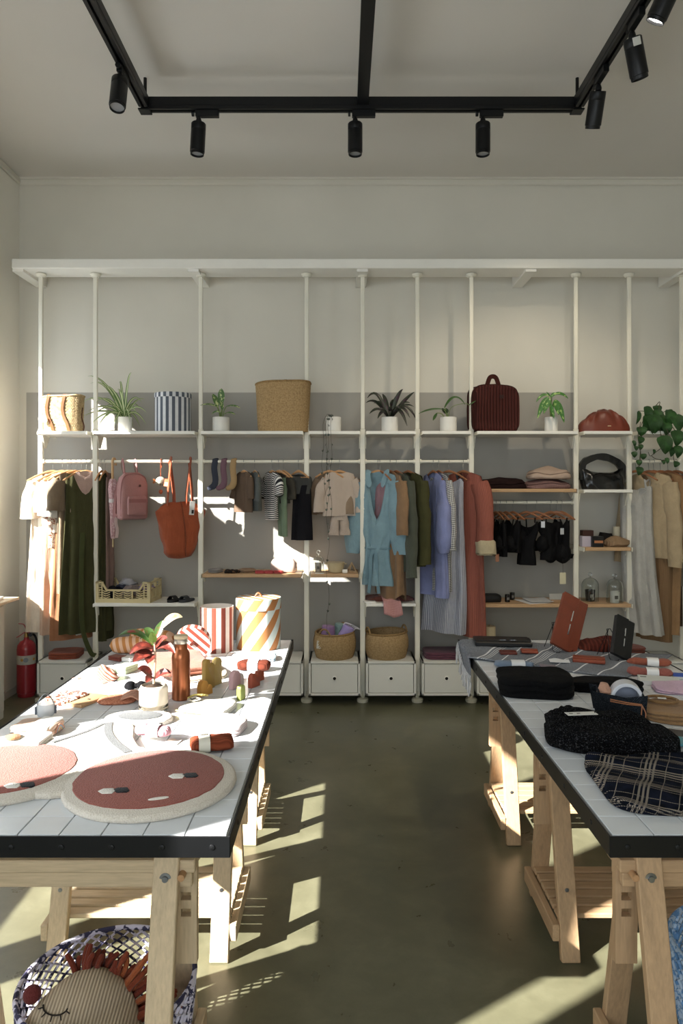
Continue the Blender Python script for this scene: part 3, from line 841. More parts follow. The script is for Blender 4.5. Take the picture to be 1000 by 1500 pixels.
garment('olive_maxi_dress', 'dark olive long dress half hidden behind the shelf post', 'dress', xr(149), D2R(93), cloth('434225'), 1.38, ws=0.12, wh=0.13, t1=0.02, th=0.03, dy=0.12, seed=19, folds=4)
garment('mauve_dress', 'mauve brown dress hung closest to the pink umbrella', 'dress', xr(154), D2R(95), cloth('93756a'), 0.98, ws=0.12, wh=0.12, t1=0.02, th=0.025, dy=0.12, seed=21, folds=4)
# --- baby clothes
kid = dict(hsc=0.66, slope=0.3, t0=0.01, t1=0.028, th=0.034, neck=0.045, nf=0.025, group='baby clothes on the rail', N=48, R=16)
garment('baby_cardigan', 'brown baby cardigan with pale edging', 'baby clothes', xr(357), D2R(-52), ribbed('6f5a47', '594637', 0.007), 0.34, ws=0.115, wh=0.125, seed=31, folds=3, amp=0.008, sl=dict(length=0.2, r0=0.045, r1=0.04, out=0.02), **kid)
garment('baby_jacket', 'grey baby jacket beside the brown cardigan', 'baby clothes', xr(373), D2R(-66), cloth('5c605c'), 0.33, ws=0.11, wh=0.11, seed=33, folds=3, amp=0.008, sl=dict(length=0.22, r0=0.042, r1=0.045, out=0.02), **kid)
garment('striped_bodysuit', 'black and white striped baby bodysuit', 'baby clothes', xr(398), D2R(-58), striped('23242a', 'e8e4dc', 0.016, 0.5, 'y'), 0.40, ws=0.12, wh=0.07, seed=35, folds=3, amp=0.006, sl=dict(length=0.17, r0=0.05, r1=0.055, out=0.05), **kid)
garment('baby_bolero', 'charcoal brown baby cardigan behind the striped bodysuit', 'baby clothes', xr(408), D2R(-40), cloth('4a453c'), 0.27, ws=0.12, wh=0.115, seed=37, folds=3, amp=0.008, sl=dict(length=0.2, r0=0.05, r1=0.045, out=0.03), dy=0.05, **kid)
def leggings(lab, x, rz, mat, L, z, w=0.05, gap=0.03, r0=0.045, r1=0.03, flare=0.0, waist=0.03, dy=0.0, group='baby clothes on the rail'):
    t = thing('baby_leggings', lab, 'leggings', (x, YP + dy, z), rz, group)
    m = MB(); m.tube([(0, 0, 0.0), (0, 0, -waist), (0, 0, -0.10)], [(w, 0.022), (w * 1.05, 0.024), (w * 1.2, 0.03)], 20, up=(0, 1, 0), caps=False); part(m, 'waist', mat, t, 60)
    for s in (-1, 1):
        m = MB(); m.tube(smoothpath([(s * w * 0.4, 0, -0.06), (s * (w * 0.5 + gap * 0.4), -0.004, -L * 0.5), (s * (w * 0.5 + gap * 0.6), 0, -L)], 5), [(lerp(r0, r1, i / 10) + (flare if i > 8 else 0), lerp(0.028, 0.02, i / 10)) for i in range(11)], 14, up=(0, 1, 0)); m.jitter(0.006, 25, s + L); part(m, 'trouser_leg', mat, t, 60)
    return t
hanger('small wooden hanger carrying the sage green leggings', xr(415), Z_RAIL, D2R(-50), 0.66, None, True)
leggings('sage green footed baby leggings', xr(414), D2R(-62), cloth('7f9476'), 0.47, Z_RAIL - 0.13, r0=0.04, r1=0.028)
hanger('small wooden hanger carrying the black baby dress', xr(437), Z_RAIL, D2R(-48), 0.72, None, True)
bd = thing('baby_dress', 'black baby pinafore with dark grey top on small hanger', 'baby clothes', (xr(437), YP, Z_RAIL - 0.09), D2R(-12), 'baby clothes on the rail')
part(body_mesh(0.17, 0.115, 0.10, 0.05, 0.03, 0.01, 0.32, 0.01, 0.03, 0.035, 3, 0.01, 41, N=48, R=14), 'grey_top', cloth('4b4b48'), bd, 60)
m = body_mesh(0.44, 0.075, 0.085, 0.06, 0.0, 0.0, 0.0, 0.028, 0.032, 0.04, 4, 0.008, 43, N=40, R=14); m.xf(Matrix.Translation((0.03, 0.0, -0.10))); part(m, 'black_skirt', cloth('1b1a1f'), bd, 60)
# socks folded over the rail
for px, hexc, lab in ((311, '3f4350', 'charcoal blue knee sock folded over the rail'), (324, '7b5a66', 'mauve knee sock folded over the rail'), (338, 'b08f5f', 'mustard beige knee sock folded over the rail')):
    t = MB(); x0 = 0
    t.tube(smoothpath([(0.03, 0.016, -0.02), (0.025, 0.012, 0.012), (0.02, -0.016, 0.008), (0.01, -0.02, -0.06), (0.02, -0.02, -0.15), (0.005, -0.022, -0.2), (-0.045, -0.024, -0.225)], 4), [(0.026, 0.007)] * 8 + [(0.024, 0.009)] * 10 + [(0.026, 0.012)] * 4 + [(0.022, 0.011)] * 2 + [(0.012, 0.008)], 14, up=(0, 1, 0))
    single(t, 'knee_sock', ribbed(hexc, '%s' % hexc, 0.005), lab, 'sock', (xr(px), YP, Z_RAIL + 0.004), D2R(25), 'socks over the rail')
# --- baby sweater and flared trousers
garment('baby_sweater', 'oatmeal knitted baby sweater facing the room', 'sweater', xr(497), D2R(12), ribbed('d2c0b0', 'b9a594', 0.006), 0.37, ws=0.125, wh=0.14, neck=0.055, nf=0.03, folds=3, amp=0.007, t1=0.035, th=0.04, seed=51, sl=dict(length=0.30, r0=0.048, r1=0.045, out=0.05), hsc=0.7, N=48, R=16, group='baby clothes on the rail')
leggings('oatmeal flared baby trousers hanging below the oatmeal sweater', xr(497), D2R(8), cloth('cdb9a8'), 0.22, Z_RAIL - 0.37, w=0.055, flare=0.012, r0=0.035, r1=0.034)
garment('baby_smock', 'light brown baby smock half hidden behind the oatmeal sweater', 'baby clothes', xr(482), D2R(-18), cloth('9c836a'), 0.36, ws=0.10, wh=0.11, seed=53, sl=dict(length=0.33, r0=0.045, r1=0.06, out=0.06), dy=0.07, hang='small wooden hanger carrying the light brown baby smock', **kid)
# --- pale blue dress and coats
blue = garment('wrap_dress', 'pale blue belted wrap dress with wide sleeves', 'dress', xr(553), D2R(-30), cloth('86a9b5'), 0.92, ws=0.165, wh=0.15, dy=-0.03, neck=0.09, nf=0.40, folds=6, amp=0.016, seed=61, mid=[(0.45, 0.175), (0.66, 0.11), (0.72, 0.115)], sl=dict(length=0.62, r0=0.085, r1=0.075, out=0.05, prof=[(0, 0.075), (0.5, 0.10), (0.85, 0.085), (1, 0.06)]))
m = MB(); m.tube([(0.118 * math.cos(a), 0.052 * math.sin(a), -0.625) for a in [2 * pi * i / 24 for i in range(25)]], (0.012), 8); part(m, 'belt', cloth('7699a6'), blue)
for s in (-1, 1):
    m = MB(); m.ribbon(smoothpath([(0.0, -0.055, -0.63), (0.025 * s, -0.075, -0.7), (0.03 * s, -0.07, -0.86), (0.045 * s, -0.072, -0.98)], 4), 0.028, 0.004, (0, 1, 0)); part(m, 'belt_tie', cloth('7699a6'), blue)
    m = MB(); m.ribbon(smoothpath([(s * 0.075, 0.0, -0.005), (s * 0.085, -0.022, -0.04), (s * 0.055, -0.035, -0.14)], 4), [0.03] + [0.05] * 7 + [0.02], 0.006, (0, 1, 0)); part(m, 'collar', cloth('86a9b5'), blue)
garment('pink_blouse', 'dusty pink blouse tucked behind the pale blue dress', 'blouse', xr(556), D2R(-64), cloth('b98a92'), 0.70, ws=0.12, wh=0.12, dy=0.09, seed=63, sl=dict(length=0.66, r0=0.045, r1=0.045, out=0.02), hmat=M_hangd)
garment('camel_shirt_dress', 'camel brown shirt dress with curved hem', 'dress', xr(571), D2R(-64), cloth('9a7651'), 0.98, ws=0.19, wh=0.20, seed=65, folds=5, amp=0.02, sl=dict(length=0.46, r0=0.07, r1=0.065, out=0.03), hem_fn=lambda c, f: 0.09 * (1 - c * c), hmat=M_hangd)
garment('grey_green_coat', 'grey green long sleeved coat between the camel and olive ones', 'coat', xr(580), D2R(-62), cloth('55594a'), 0.80, ws=0.20, wh=0.21, seed=67, sl=dict(length=0.78, r0=0.075, r1=0.06, out=0.05), hmat=M_hangd)
garment('olive_jacket', 'dark olive jacket at the dark leaved plant end of its rail', 'jacket', xr(597), D2R(-60), cloth('4c4a27'), 0.76, ws=0.20, wh=0.21, seed=69, sl=dict(length=0.68, r0=0.08, r1=0.07, out=0.05), hmat=M_hangd)
# --- striped dress and coral coat
garment('periwinkle_dress', 'periwinkle blue dress with gathered balloon sleeves', 'dress', xr(634), D2R(-72), cloth('8c94c6'), 1.00, ws=0.17, wh=0.235, folds=4, amp=0.03, seed=71, sl=dict(length=0.60, r0=0.06, r1=0.05, out=0.06, prof=[(0, 0.055), (0.3, 0.06), (0.42, 0.085), (0.8, 0.10), (0.95, 0.085), (1, 0.06)]), hmat=M_hangd)
garment('gingham_dress', 'small black and white gingham dress with long sleeves', 'dress', xr(642), D2R(-70), gingham('2f3036', 'd9d8d4', 0.014), 0.96, ws=0.17, wh=0.19, seed=73, sl=dict(length=0.58, r0=0.06, r1=0.07, out=0.06), hmat=M_hangd)
garment('strappy_dress', 'grey and white pinstriped strappy maxi dress', 'dress', xr(657), D2R(-46), striped('6f7284', 'c9cad2', 0.010, 0.5, 'x'), 1.30, ws=0.145, wh=0.22, neck=0.12, nf=0.04, nb=0.06, slope=0.5, folds=6, amp=0.026, t0=0.03, t1=0.05, th=0.08, seed=75, strap=0.11, smat=paint('24232a', 0.8), hmat=M_hangd, skew=-0.05)
coral = garment('coral_coat', 'long coral ribbed coat with cream rolled cuffs', 'coat', xr(678), D2R(-52), ribbed('a95f4c', '8e4b3b', 0.012, strength=0.7), 1.32, ws=0.20, wh=0.225, folds=4, amp=0.014, seed=77, mid=[(0.5, 0.205)], sl=dict(length=0.56, r0=0.08, r1=0.075, out=0.05, flat=0.7), hmat=M_hangd, skew=0.0)
for s in (-1, 1):
    m = MB(); p0 = V(s * 0.245, -0.012, -0.55); p1 = V(s * 0.252, -0.022, -0.67)
    m.tube([p0, p0.lerp(p1, 0.12), p0.lerp(p1, 0.5), p0.lerp(p1, 0.9), p1, p1.lerp(p0, 0.12), p1.lerp(p0, 0.5)], [(0.068, 0.055), (0.083, 0.068), (0.088, 0.07), (0.084, 0.066), (0.074, 0.056), (0.06, 0.042), (0.05, 0.03)], 20, up=(0, 1, 0), caps=False); m.jitter(0.014, 16, 3 + s); part(m, 'cuff', cloth('c9b78f'), coral, 60)
m = MB(); m.ribbon(smoothpath([(0.2, -0.02, -0.6), (0.235, -0.05, -0.85), (0.245, -0.05, -1.1), (0.25, -0.05, -1.18)], 4), 0.03, 0.005, (0, 1, 0)); part(m, 'belt_tie', cloth('a05845'), coral)
# --- beige jackets under the vine
wl = garment('linen_overall', 'pale grey linen strappy overall at the handbag end of the rail', 'overall', xr(931), D2R(-52), cloth('bdbab2'), 1.30, ws=0.14, wh=0.15, neck=0.11, nf=0.03, nb=0.03, slope=0.95, folds=6, amp=0.024, t0=0.03, t1=0.05, th=0.07, seed=81, strap=0.10, hmat=M_hangd, skew=0.08)
m = MB()
m.tube(smoothpath([(0.05, -0.05, -0.16), (0.085, -0.06, -0.15), (0.12, -0.05, -0.17), (0.09, -0.06, -0.2), (0.11, -0.06, -0.25)], 4), 0.004, 6); part(m, 'tie_bow', cloth('bdbab2'), wl)
garment('cream_jacket', 'cream cotton jacket with buttoned cuff beside the linen overall', 'jacket', xr(950), D2R(-58), cloth('c0a880'), 0.70, ws=0.20, wh=0.21, seed=83, sl=dict(length=0.70, r0=0.075, r1=0.06, out=0.04), hmat=M_hangd)
garment('corduroy_coat', 'brown corduroy long coat below the cream jacket', 'coat', xr(957), D2R(-62), ribbed('8c6c47', '77593a', 0.008), 1.36, ws=0.17, wh=0.15, seed=85, folds=4, hmat=M_hangd)
tanc = garment('tan_coat', 'tan coat with fluffy turned back cuff', 'coat', xr(967), D2R(-60), cloth('a37c4f'), 1.30, ws=0.20, wh=0.17, seed=87, folds=5, sl=dict(length=0.66, r0=0.085, r1=0.08, out=0.02), hmat=M_hangd)
for s in (-1, 1):
    m = MB(); p0 = V(s * 0.216, -0.02, -0.63); p1 = V(s * 0.22, -0.03, -0.73)
    m.tube([p0, p0.lerp(p1, 0.12), p0.lerp(p1, 0.5), p0.lerp(p1, 0.9), p1, p1.lerp(p0, 0.15), p1.lerp(p0, 0.5)], [(0.07, 0.056), (0.09, 0.07), (0.096, 0.074), (0.09, 0.07), (0.078, 0.058), (0.06, 0.045), (0.05, 0.03)], 20, up=(0, 1, 0), caps=False); m.jitter(0.012, 22, 8 + s); part(m, 'cuff', tweed('a8946a', 'c8b78f', 300, 0.5), tanc, 60)
garment('grey_coat', 'grey beige wool coat farthest along the vine rail', 'coat', xr(990), D2R(-60), cloth('8f8878'), 0.92, ws=0.20, wh=0.22, seed=89, sl=dict(length=0.8, r0=0.08, r1=0.075, out=0.05), hmat=M_hangd)
garment('dark_brown_skirt', 'dark brown long skirt hanging behind the tan coat', 'skirt', xr(978), D2R(-64), cloth('50402f'), 1.24, ws=0.14, wh=0.16, seed=91, hmat=M_hangd, dy=0.05)

# --- black lingerie
M_lin = cloth('0d0c0e', 0.7)
def bra(lab, x, rz, w=0.10, cup=0.055, drop=0.22, seed=0):
    hanger('dark wooden hanger carrying the ' + lab, x, Z_R6, rz, 0.72, M_hangd, True)
    t = thing('black_bra', lab, 'lingerie', (x, YP, Z_R6 - 0.11), rz, 'black lingerie on the rail')
    rnd = random.Random(seed)
    for s in (-1, 1):
        m = MB(); rows = []
        for j in range(9):
            a = pi / 2 * j / 8; rows.append([V(s * w * 0.52 + cup * math.cos(a) * math.cos(b) * (1.0 if math.sin(b) < 0 else 0.9), -cup * 0.8 * math.sin(a), -drop + cup * 1.25 * math.cos(a) * math.sin(b)) for b in [2 * pi * i / 20 for i in range(20)]])
        m.grid(rows, True, False, True); m.jitter(0.008, 20, seed + s); part(m, 'cup', M_lin, t)
        m = MB(); m.ribbon(smoothpath([(s * w * 0.9, 0, -0.02), (s * w * 0.8, -0.012, -drop * 0.5), (s * w * 0.55, -0.016, -drop + cup)], 4), 0.010, 0.003, (0, 1, 0)); part(m, 'strap', M_lin, t)
        m = MB(); m.ribbon(smoothpath([(s * (w * 0.5 + cup * 0.8), -0.01, -drop - 0.02), (s * (w * 0.6 + cup), 0.02, -drop - 0.03), (s * w * 0.4, 0.045, -drop - 0.05), (0, 0.05, -drop - 0.05)], 4), 0.03, 0.003, (0, 1, 0)); part(m, 'band', M_lin, t)
    return t
def body_lin(name, lab, x, rz, L, ws, wh, seed, neck=0.06, nf=0.05, mid=None):
    hanger('dark wooden hanger carrying the ' + lab, x, Z_R6, rz, 0.75, M_hangd, True)
    t = thing(name, lab, 'lingerie', (x, YP, Z_R6 - 0.10), rz, 'black lingerie on the rail')
    m = body_mesh(L, ws, wh, neck, nf, 0.05, 0.5, 0.02, 0.035, 0.04, 4, 0.012, seed, mid=mid, N=48, R=16, strap=True); part(m, 'body', M_lin, t, 60)
    for s in (-1, 1):
        m = MB(); m.ribbon(smoothpath([(s * ws * 0.72, 0, -0.02), (s * ws * 0.76, -0.015, -0.05), (s * ws * 0.8, -0.02, -0.5 * ws - 0.01)], 4), 0.012, 0.003, (0, 1, 0)); part(m, 'strap', M_lin, t)
    return t
bra('black bra at the coral coat end of the rail', xr(726), D2R(-74), seed=1)
body_lin('black_camisole', 'black camisole second from the coral coat', xr(732), D2R(-70), 0.33, 0.08, 0.09, 3)
bra('black bra between two black camisoles', xr(741), D2R(-64), seed=5)
body_lin('black_camisole', 'black camisole beside the turned out black bodysuit', xr(751), D2R(-62), 0.30, 0.085, 0.08, 7)
bod = body_lin('black_bodysuit', 'black bodysuit on the widest turned out hanger', xr(771), D2R(-38), 0.40, 0.10, 0.085, 9, neck=0.085, nf=0.12, mid=[(0.5, 0.07)])
bra('black bra with a white card tag on its strap', xr(785), D2R(-30), seed=11, w=0.09)
body_lin('halter_slip', 'black high necked top with cut out back', xr(806), D2R(14), 0.36, 0.11, 0.085, 13, neck=0.03, nf=0.01, mid=[(0.4, 0.07)])
bra('black bra hung lowest next to the shelf post', xr(815), D2R(-20), seed=15, w=0.09, drop=0.29, cup=0.07)
body_lin('black_slip', 'black lace slip with a cream swing tag', xr(822), D2R(-58), 0.36, 0.08, 0.07, 17)
def swing_tag(lab, p, w, h, hexc, rz=0.0, string=0.06):
    t = thing('swing_tag', lab, 'tag', p, rz, 'paper swing tags')
    m = MB(); m.box((0, 0, -string - h / 2), (w, 0.0015, h), None, 0.0004); part(m, 'card', paint(hexc, 0.7), t, 20)
    m = MB(); m.tube([(0, 0, 0.02), (0.001, 0, -string - 0.006)], 0.0012, 5); part(m, 'string', paint('1a1815', 0.8), t)
    return t
swing_tag('cream swing tag dangling below the black lace slip', WP(824, 822, 5.66), 0.05, 0.09, 'cfc6a3', 0.1, 0.09)
swing_tag('small white tag on the black high necked top', WP(823, 770, 5.67), 0.035, 0.05, 'b9bcc0', 0.4, 0.02)
swing_tag('small tan tag below the first black bra', WP(728, 808, 5.66), 0.03, 0.06, 'a06a4c', 0.2, 0.02)
swing_tag('small white tag on the black bodysuit hanger', WP(795, 760, 5.66), 0.03, 0.05, 'c9ccd2', -0.4, 0.02)
# ---------------------------------------------------------------- bags and things on the clothes rails
# umbrella
u = thing('umbrella', 'closed pink umbrella with wooden crook handle hung on the rail', 'umbrella', (xr(166), YP, Z_RAIL))
m = MB(); m.tube(smoothpath([(0.03, 0, -0.03), (0.03, 0, 0.0), (0.015, 0, 0.022), (-0.005, 0, 0.018), (-0.012, 0, -0.01), (-0.012, 0, -0.14)], 5), 0.0105, 10); m.xf(Matrix.Rotation(D2R(75), 4, 'Z')); part(m, 'crook_handle', wood('c9a06b', 'z'), u)
m = MB(); m.lathe([(0.012, -0.62), (0.017, -0.60), (0.022, -0.5), (0.026, -0.36), (0.03, -0.26), (0.034, -0.225), (0.03, -0.2), (0.027, -0.16), (0.02, -0.14)], 28, fn=lambda p, a: p * (1 + 0.16 * math.sin(5 * a + p.z * 12)) if False else V(p.x * (1 + 0.18 * math.sin(5 * a + p.z * 14)), p.y * (1 + 0.18 * math.sin(5 * a + p.z * 14)), p.z)); m.xf(Matrix.Translation((0.0, -0.01, 0))); part(m, 'folded_canopy', printed('b98d90', 'cfaeac', 60, 0.55), u)
m = MB(); m.lathe([(0.031, -0.33), (0.033, -0.32), (0.031, -0.30)], 16); m.xf(Matrix.Translation((0, -0.01, 0))); part(m, 'strap', cloth('e7dfdc'), u)
m = MB(); m.lathe([(0.004, -0.69), (0.006, -0.68), (0.006, -0.61)], 10); m.xf(Matrix.Translation((0, -0.01, 0))); part(m, 'ferrule', paint('c0a878', 0.4), u)
# backpack
bpz = ZA(693, 5.70)
b = thing('backpack', 'dusty pink canvas backpack with front pocket hung on the rail', 'backpack', (xr(197), YP - 0.06, bpz - 0.37), D2R(44))
M_pk = cloth('b98480', var=0.08); M_pk2 = cloth('a86f6c', var=0.08)
m = slab(0.235, 0.12, [(0.0, 0.02), (0.012, 0.004), (0.06, 0.0), (0.2, 0.001), (0.28, 0.006), (0.335, 0.02), (0.362, 0.045), (0.372, 0.058)], 4.5, 56, 0.006, 9, 2.0, inner=1); part(m, 'body', M_pk, b)
m = slab(0.16, 0.04, [(0.0, 0.012), (0.01, 0.002), (0.05, 0.0), (0.125, 0.0), (0.145, 0.006), (0.15, 0.014)], 5, 40, 0.004, 14, 1.0, inner=1); m.xf(Matrix.Translation((0.0, -0.075, 0.035))); p = part(m, 'front_pocket', M_pk, b)
m = MB(); m.ribbon([(-0.08, -0.097, 0.15), (0.08, -0.097, 0.15)], 0.028, 0.004, (0, -1, 0)); part(m, 'pocket_flap', M_pk2, p)
m = MB(); m.tube(smoothpath([(-0.112, -0.03, 0.03), (-0.113, -0.03, 0.22), (-0.09, -0.035, 0.335), (0, -0.04, 0.366), (0.09, -0.035, 0.335), (0.113, -0.03, 0.22), (0.112, -0.03, 0.03)], 5), 0.004, 6); part(m, 'zip', M_pk2, b)
for s in (-1, 1):
    m = MB(); m.ribbon(smoothpath([(s * 0.055 - 0.012, 0.0, 0.355), (s * 0.055 - 0.006, 0.03, 0.44), (s * 0.055, 0.062, 0.477), (s * 0.055 + 0.006, 0.09, 0.44), (s * 0.055 + 0.014, 0.065, 0.35)], 5), 0.024, 0.005, (1, 0, 0)); part(m, 'carry_loop', M_pk2, b)
    m = MB(); m.ribbon(smoothpath([(s * 0.07, 0.055, 0.33), (s * 0.085, 0.11, 0.2), (s * 0.10, 0.1, 0.05), (s * 0.10, 0.06, 0.02)], 5), 0.045, 0.012, (1, 0, 0)); part(m, 'shoulder_strap', M_pk2, b)
m = MB(); m.ribbon(smoothpath([(-0.12, 0.03, 0.02), (-0.125, 0.03, -0.02), (-0.118, 0.02, -0.08), (-0.12, 0.03, -0.14)], 4), 0.024, 0.004, (0, 1, 0)); part(m, 'strap_end', cloth('d9bcb8'), b)
m = MB(); m.prism([(-0.009, 0), (0.009, 0), (0.009, 0.014), (0.005, 0.02), (0, 0.016), (-0.005, 0.02), (-0.009, 0.014)], 0, 0.002); m.xf(Matrix.Translation((0.03, -0.066, 0.26)) @ Matrix.Rotation(pi / 2, 4, 'X')); part(m, 'badge', paint('5a3b36'), b)
# ornament
o = thing('fish_ornament', 'round spotted fabric fish ornament on an orange loop with an orange tag', 'ornament', (xr(236), YP - 0.015, Z_RAIL))
m = MB(); m.ribbon(smoothpath([(0, 0.03, -0.05), (0, 0.03, 0.0), (0, 0.014, 0.018), (0, -0.004, 0.0), (0, 0.0, -0.12)], 4), 0.012, 0.003, (1, 0, 0)); part(m, 'loop', cloth('c4602c'), o)
m = MB(); rows = [(0.04 * math.sin(pi * i / 12), -0.158 + 0.036 * -math.cos(pi * i / 12)) for i in range(13)]; m.lathe(rows, 24, cap0=False, cap1=False); part(m, 'body', printed('7f8472', 'd8d6c4', 90, 0.5), o)
for s in (-1, 1):
    m = MB(); m.prism([(0, -0.006), (s * 0.02, -0.02), (s * 0.028, -0.012), (s * 0.022, 0.0), (s * 0.028, 0.012), (s * 0.02, 0.02), (0, 0.006)][::s], -0.005, 0.005); m.xf(Matrix.Translation((s * 0.036, 0, -0.158)) @ Matrix.Rotation(pi / 2, 4, 'X')); part(m, 'fin', cloth('c4743c'), o)
m = MB(); m.box((0.055, -0.03, -0.172), (0.042, 0.0015, 0.06), (0, 0.2, 0)); tg = part(m, 'price_tag', paint('c9673a', 0.6), o)
m = MB(); m.box((0.055, -0.0315, -0.182), (0.028, 0.0012, 0.028), (0, 0.2, 0)); part(m, 'sticker', paint('eae6e0', 0.6), tg)
m = MB(); m.tube([(0, 0, -0.19), (0, 0, -0.225)], 0.001, 5); m.lathe([(0.004, -0.262), (0.014, -0.252), (0.017, -0.24), (0.011, -0.228), (0.003, -0.224)], 16); part(m, 'bead', paint('b3562c', 0.4), o)
# orange tote
t = thing('tote_bag', 'large burnt orange quilted tote bag hung by its handles', 'tote bag', (xr(265), YP - 0.03, ZA(818, 5.68)), D2R(28))
M_or = cloth('b0501f', 0.6, 0.12, wr=0.5)
zt = ZA(735, 5.68) - ZA(818, 5.68)
rows = []
for j in range(20):
    s = j / 19; w = interp([(0, 0.09), (0.1, 0.125), (0.6, 0.17), (0.88, 0.2), (1, 0.16)], s); d = interp([(0, 0.05), (0.1, 0.085), (0.5, 0.085), (0.85, 0.06), (1, 0.022)], s)
    row = []
    for i in range(56):
        a = 2 * pi * i / 56; c, sn = math.cos(a), math.sin(a)
        x = w * math.copysign(abs(c) ** 0.7, c); y = d * math.copysign(abs(sn) ** 0.8, sn)
        k = 0.012 * math.sin(7 * a + 3 * s) * s + 0.02 * noise.noise(V(x * 11, y * 11, s * 4))
        zz = s * zt - 0.035 * s * (abs(c) ** 2) * (1 if s > 0.6 else 0.3) + 0.02 * (c if c > 0 else 0) * (1 - s)
        row.append(V(x * (1 + k), y * (1 + 3 * k), zz))
    rows.append(row)
m = MB(); m.grid(rows, True, True, False); m.jitter(0.01, 13, 4); part(m, 'body', M_or, t, 60)
m = MB(); m.tube(smoothpath([(0.02, -0.084, 0.02), (0.015, -0.094, 0.2), (0.0, -0.066, zt - 0.05), (0.0, -0.022, zt)], 5), 0.005, 6); part(m, 'seam', cloth('8e3f18', 0.6), t)
zr = Z_RAIL - ZA(818, 5.68) + 0.014
for k, x in enumerate((-0.075, 0.075)):
    xx = x * 1.05
    m = MB(); m.ribbon(smoothpath([(x - 0.035, -0.03, zt - 0.03), (x - 0.03, -0.03, zt + 0.08), (xx - 0.005, -0.028, zr - 0.03), (xx, -0.012, zr), (xx, 0.012, zr), (xx + 0.005, 0.028, zr - 0.03), (x + 0.03, 0.03, zt + 0.08), (x + 0.035, 0.03, zt - 0.03)], 5), 0.045, 0.007, (1, 0, 0)); part(m, 'handle', M_or, t)
m = MB(); m.box((0.075, -0.075, zt - 0.05), (0.04, 0.002, 0.11), (0.1, 0.05, 0)); part(m, 'price_tag', paint('dcd9d4', 0.6), t)
m = MB(); m.box((0.079, -0.0775, zt - 0.08), (0.018, 0.001, 0.03), (0.1, 0.05, 0)); part(m, 'barcode', paint('2a2624', 0.6), t)

# ---------------------------------------------------------------- woven baskets
def woven(R, H, n, rows, prof, sq=1.0, depth=0.004, twist=0.0, rim=True, e=None, rimz=None):
    """wall of a basket as a real weave: over-under bumps; prof(s) gives the radius factor"""
    out = []
    for j in range(rows * 2 + 1):
        s = j / (rows * 2); r = R * prof(s); row = []
        for i in range(n * 2):
            a = 2 * pi * i / (n * 2) + twist * s
            ph = 1 if (i // 1 + (j // 2)) % 2 == 0 else -1
            d = depth * ph * (1.0 if j % 2 else 0.15)
            c, sn = math.cos(a), math.sin(a)
            if e: x, y = math.copysign(abs(c) ** (2 / e), c), math.copysign(abs(sn) ** (2 / e), sn)
            else: x, y = c, sn
            row.append(V((r + d) * x, (r * sq + d) * y, s * H + (rimz(c, sn) * s * s if rimz else 0)))
        out.append(row)
    return out
def basket(name, lab, loc, rz, R, H, prof, mats, sq=1.0, n=44, rows=18, e=None, rimz=None, handles='loop', depth=0.0045, rim_r=0.008):
    t = thing(name, lab, 'basket', loc, rz)
    rw = woven(R, H, n, rows, prof, sq, depth, e=e, rimz=rimz)
    m = MB(); inner = [[V(p.x * 0.955, p.y * 0.955, max(p.z, 0.006)) for p in r] for r in rw[::-1][::3]]
    m.grid(rw, True, True, False); part(m, 'woven_body', mats[0], t, 80)
    m2 = MB(); m2.grid(inner, True, False, True); part(m2, 'lining', mats[0], t, 60)
    top = rw[-1]
    m = MB(); m.tube([p * 1 + V(0, 0, 0.001) for p in top] + [top[0]], rim_r, 7); part(m, 'rim', mats[1], t)
    return t, top
SG = seagrass('c3a06a', '7d5f36'); SGd = seagrass('a98650', '674c2b'); SGl = seagrass('d8bd8b', '80592f', 0.6)
# straw bag with leather straps
t, top = basket('straw_bag', 'straw shopper with tan leather straps on the top shelf', (XA(91, 5.75), 5.78, Z_TOP), 0.0, 0.15, 0.285, lambda s: 0.93 + 0.09 * s, (SGl, SGl), 0.55, 40, 22, 4.5, lambda c, s: 0.01 * c)
for x in (-0.095, 0.03):
    m = MB(); z1 = 0.285
    m.ribbon(smoothpath([(x + 0.045, -0.083, 0.0), (x + 0.03, -0.088, 0.06), (x, -0.088, 0.13), (x - 0.006, -0.09, 0.2), (x + 0.008, -0.09, z1 - 0.01), (x + 0.01, -0.075, z1 + 0.012), (x + 0.01, -0.06, z1 - 0.02)], 5), 0.022, 0.004, (0, 1, 0)); part(m, 'leather_strap', leather('a5622f'), t)
m = MB(); m.tube(smoothpath([(0.155, 0, 0.0), (0.168, -0.01, 0.05), (0.15, -0.01, 0.12), (0.153, 0, 0.2)], 4), 0.006, 6); part(m, 'side_cord', leather('6d3f22'), t)
m = MB(); m.lathe([(0.0, 0), (0.028, 0), (0.028, 0.003), (0.0, 0.003)], 20); m.xf(Matrix.Translation((-0.13, -0.11, 0.1)) @ Matrix.Rotation(pi / 2, 4, 'X')); part(m, 'round_tag', paint('e8e4dc', 0.6), t)
m = MB(); m.tube(smoothpath([(-0.13, -0.112, 0.125), (-0.14, -0.1, 0.17), (-0.145, -0.085, 0.24)], 4), 0.0015, 5); part(m, 'tag_string', paint('6d3f22', 0.8), t)
# tall seagrass basket
t, top = basket('seagrass_basket', 'tall lidless seagrass basket with one arched handle on the top shelf', (XA(414.5, 5.75), 5.78, Z_TOP), 0.0, 0.213, 0.385, lambda s: 0.93 + 0.09 * s, (SG, SGd), 0.62, 46, 30, 4.0, lambda c, s: 0.012 - 0.012 * c * c + (0.01 * c))
m = MB(); m.tube(arc((-0.055, 0.10, 0.39), (0.075, 0.10, 0.39), 0.045, 12), 0.009, 8); part(m, 'handle', seagrass('6d5030', '3f2d1a'), t)
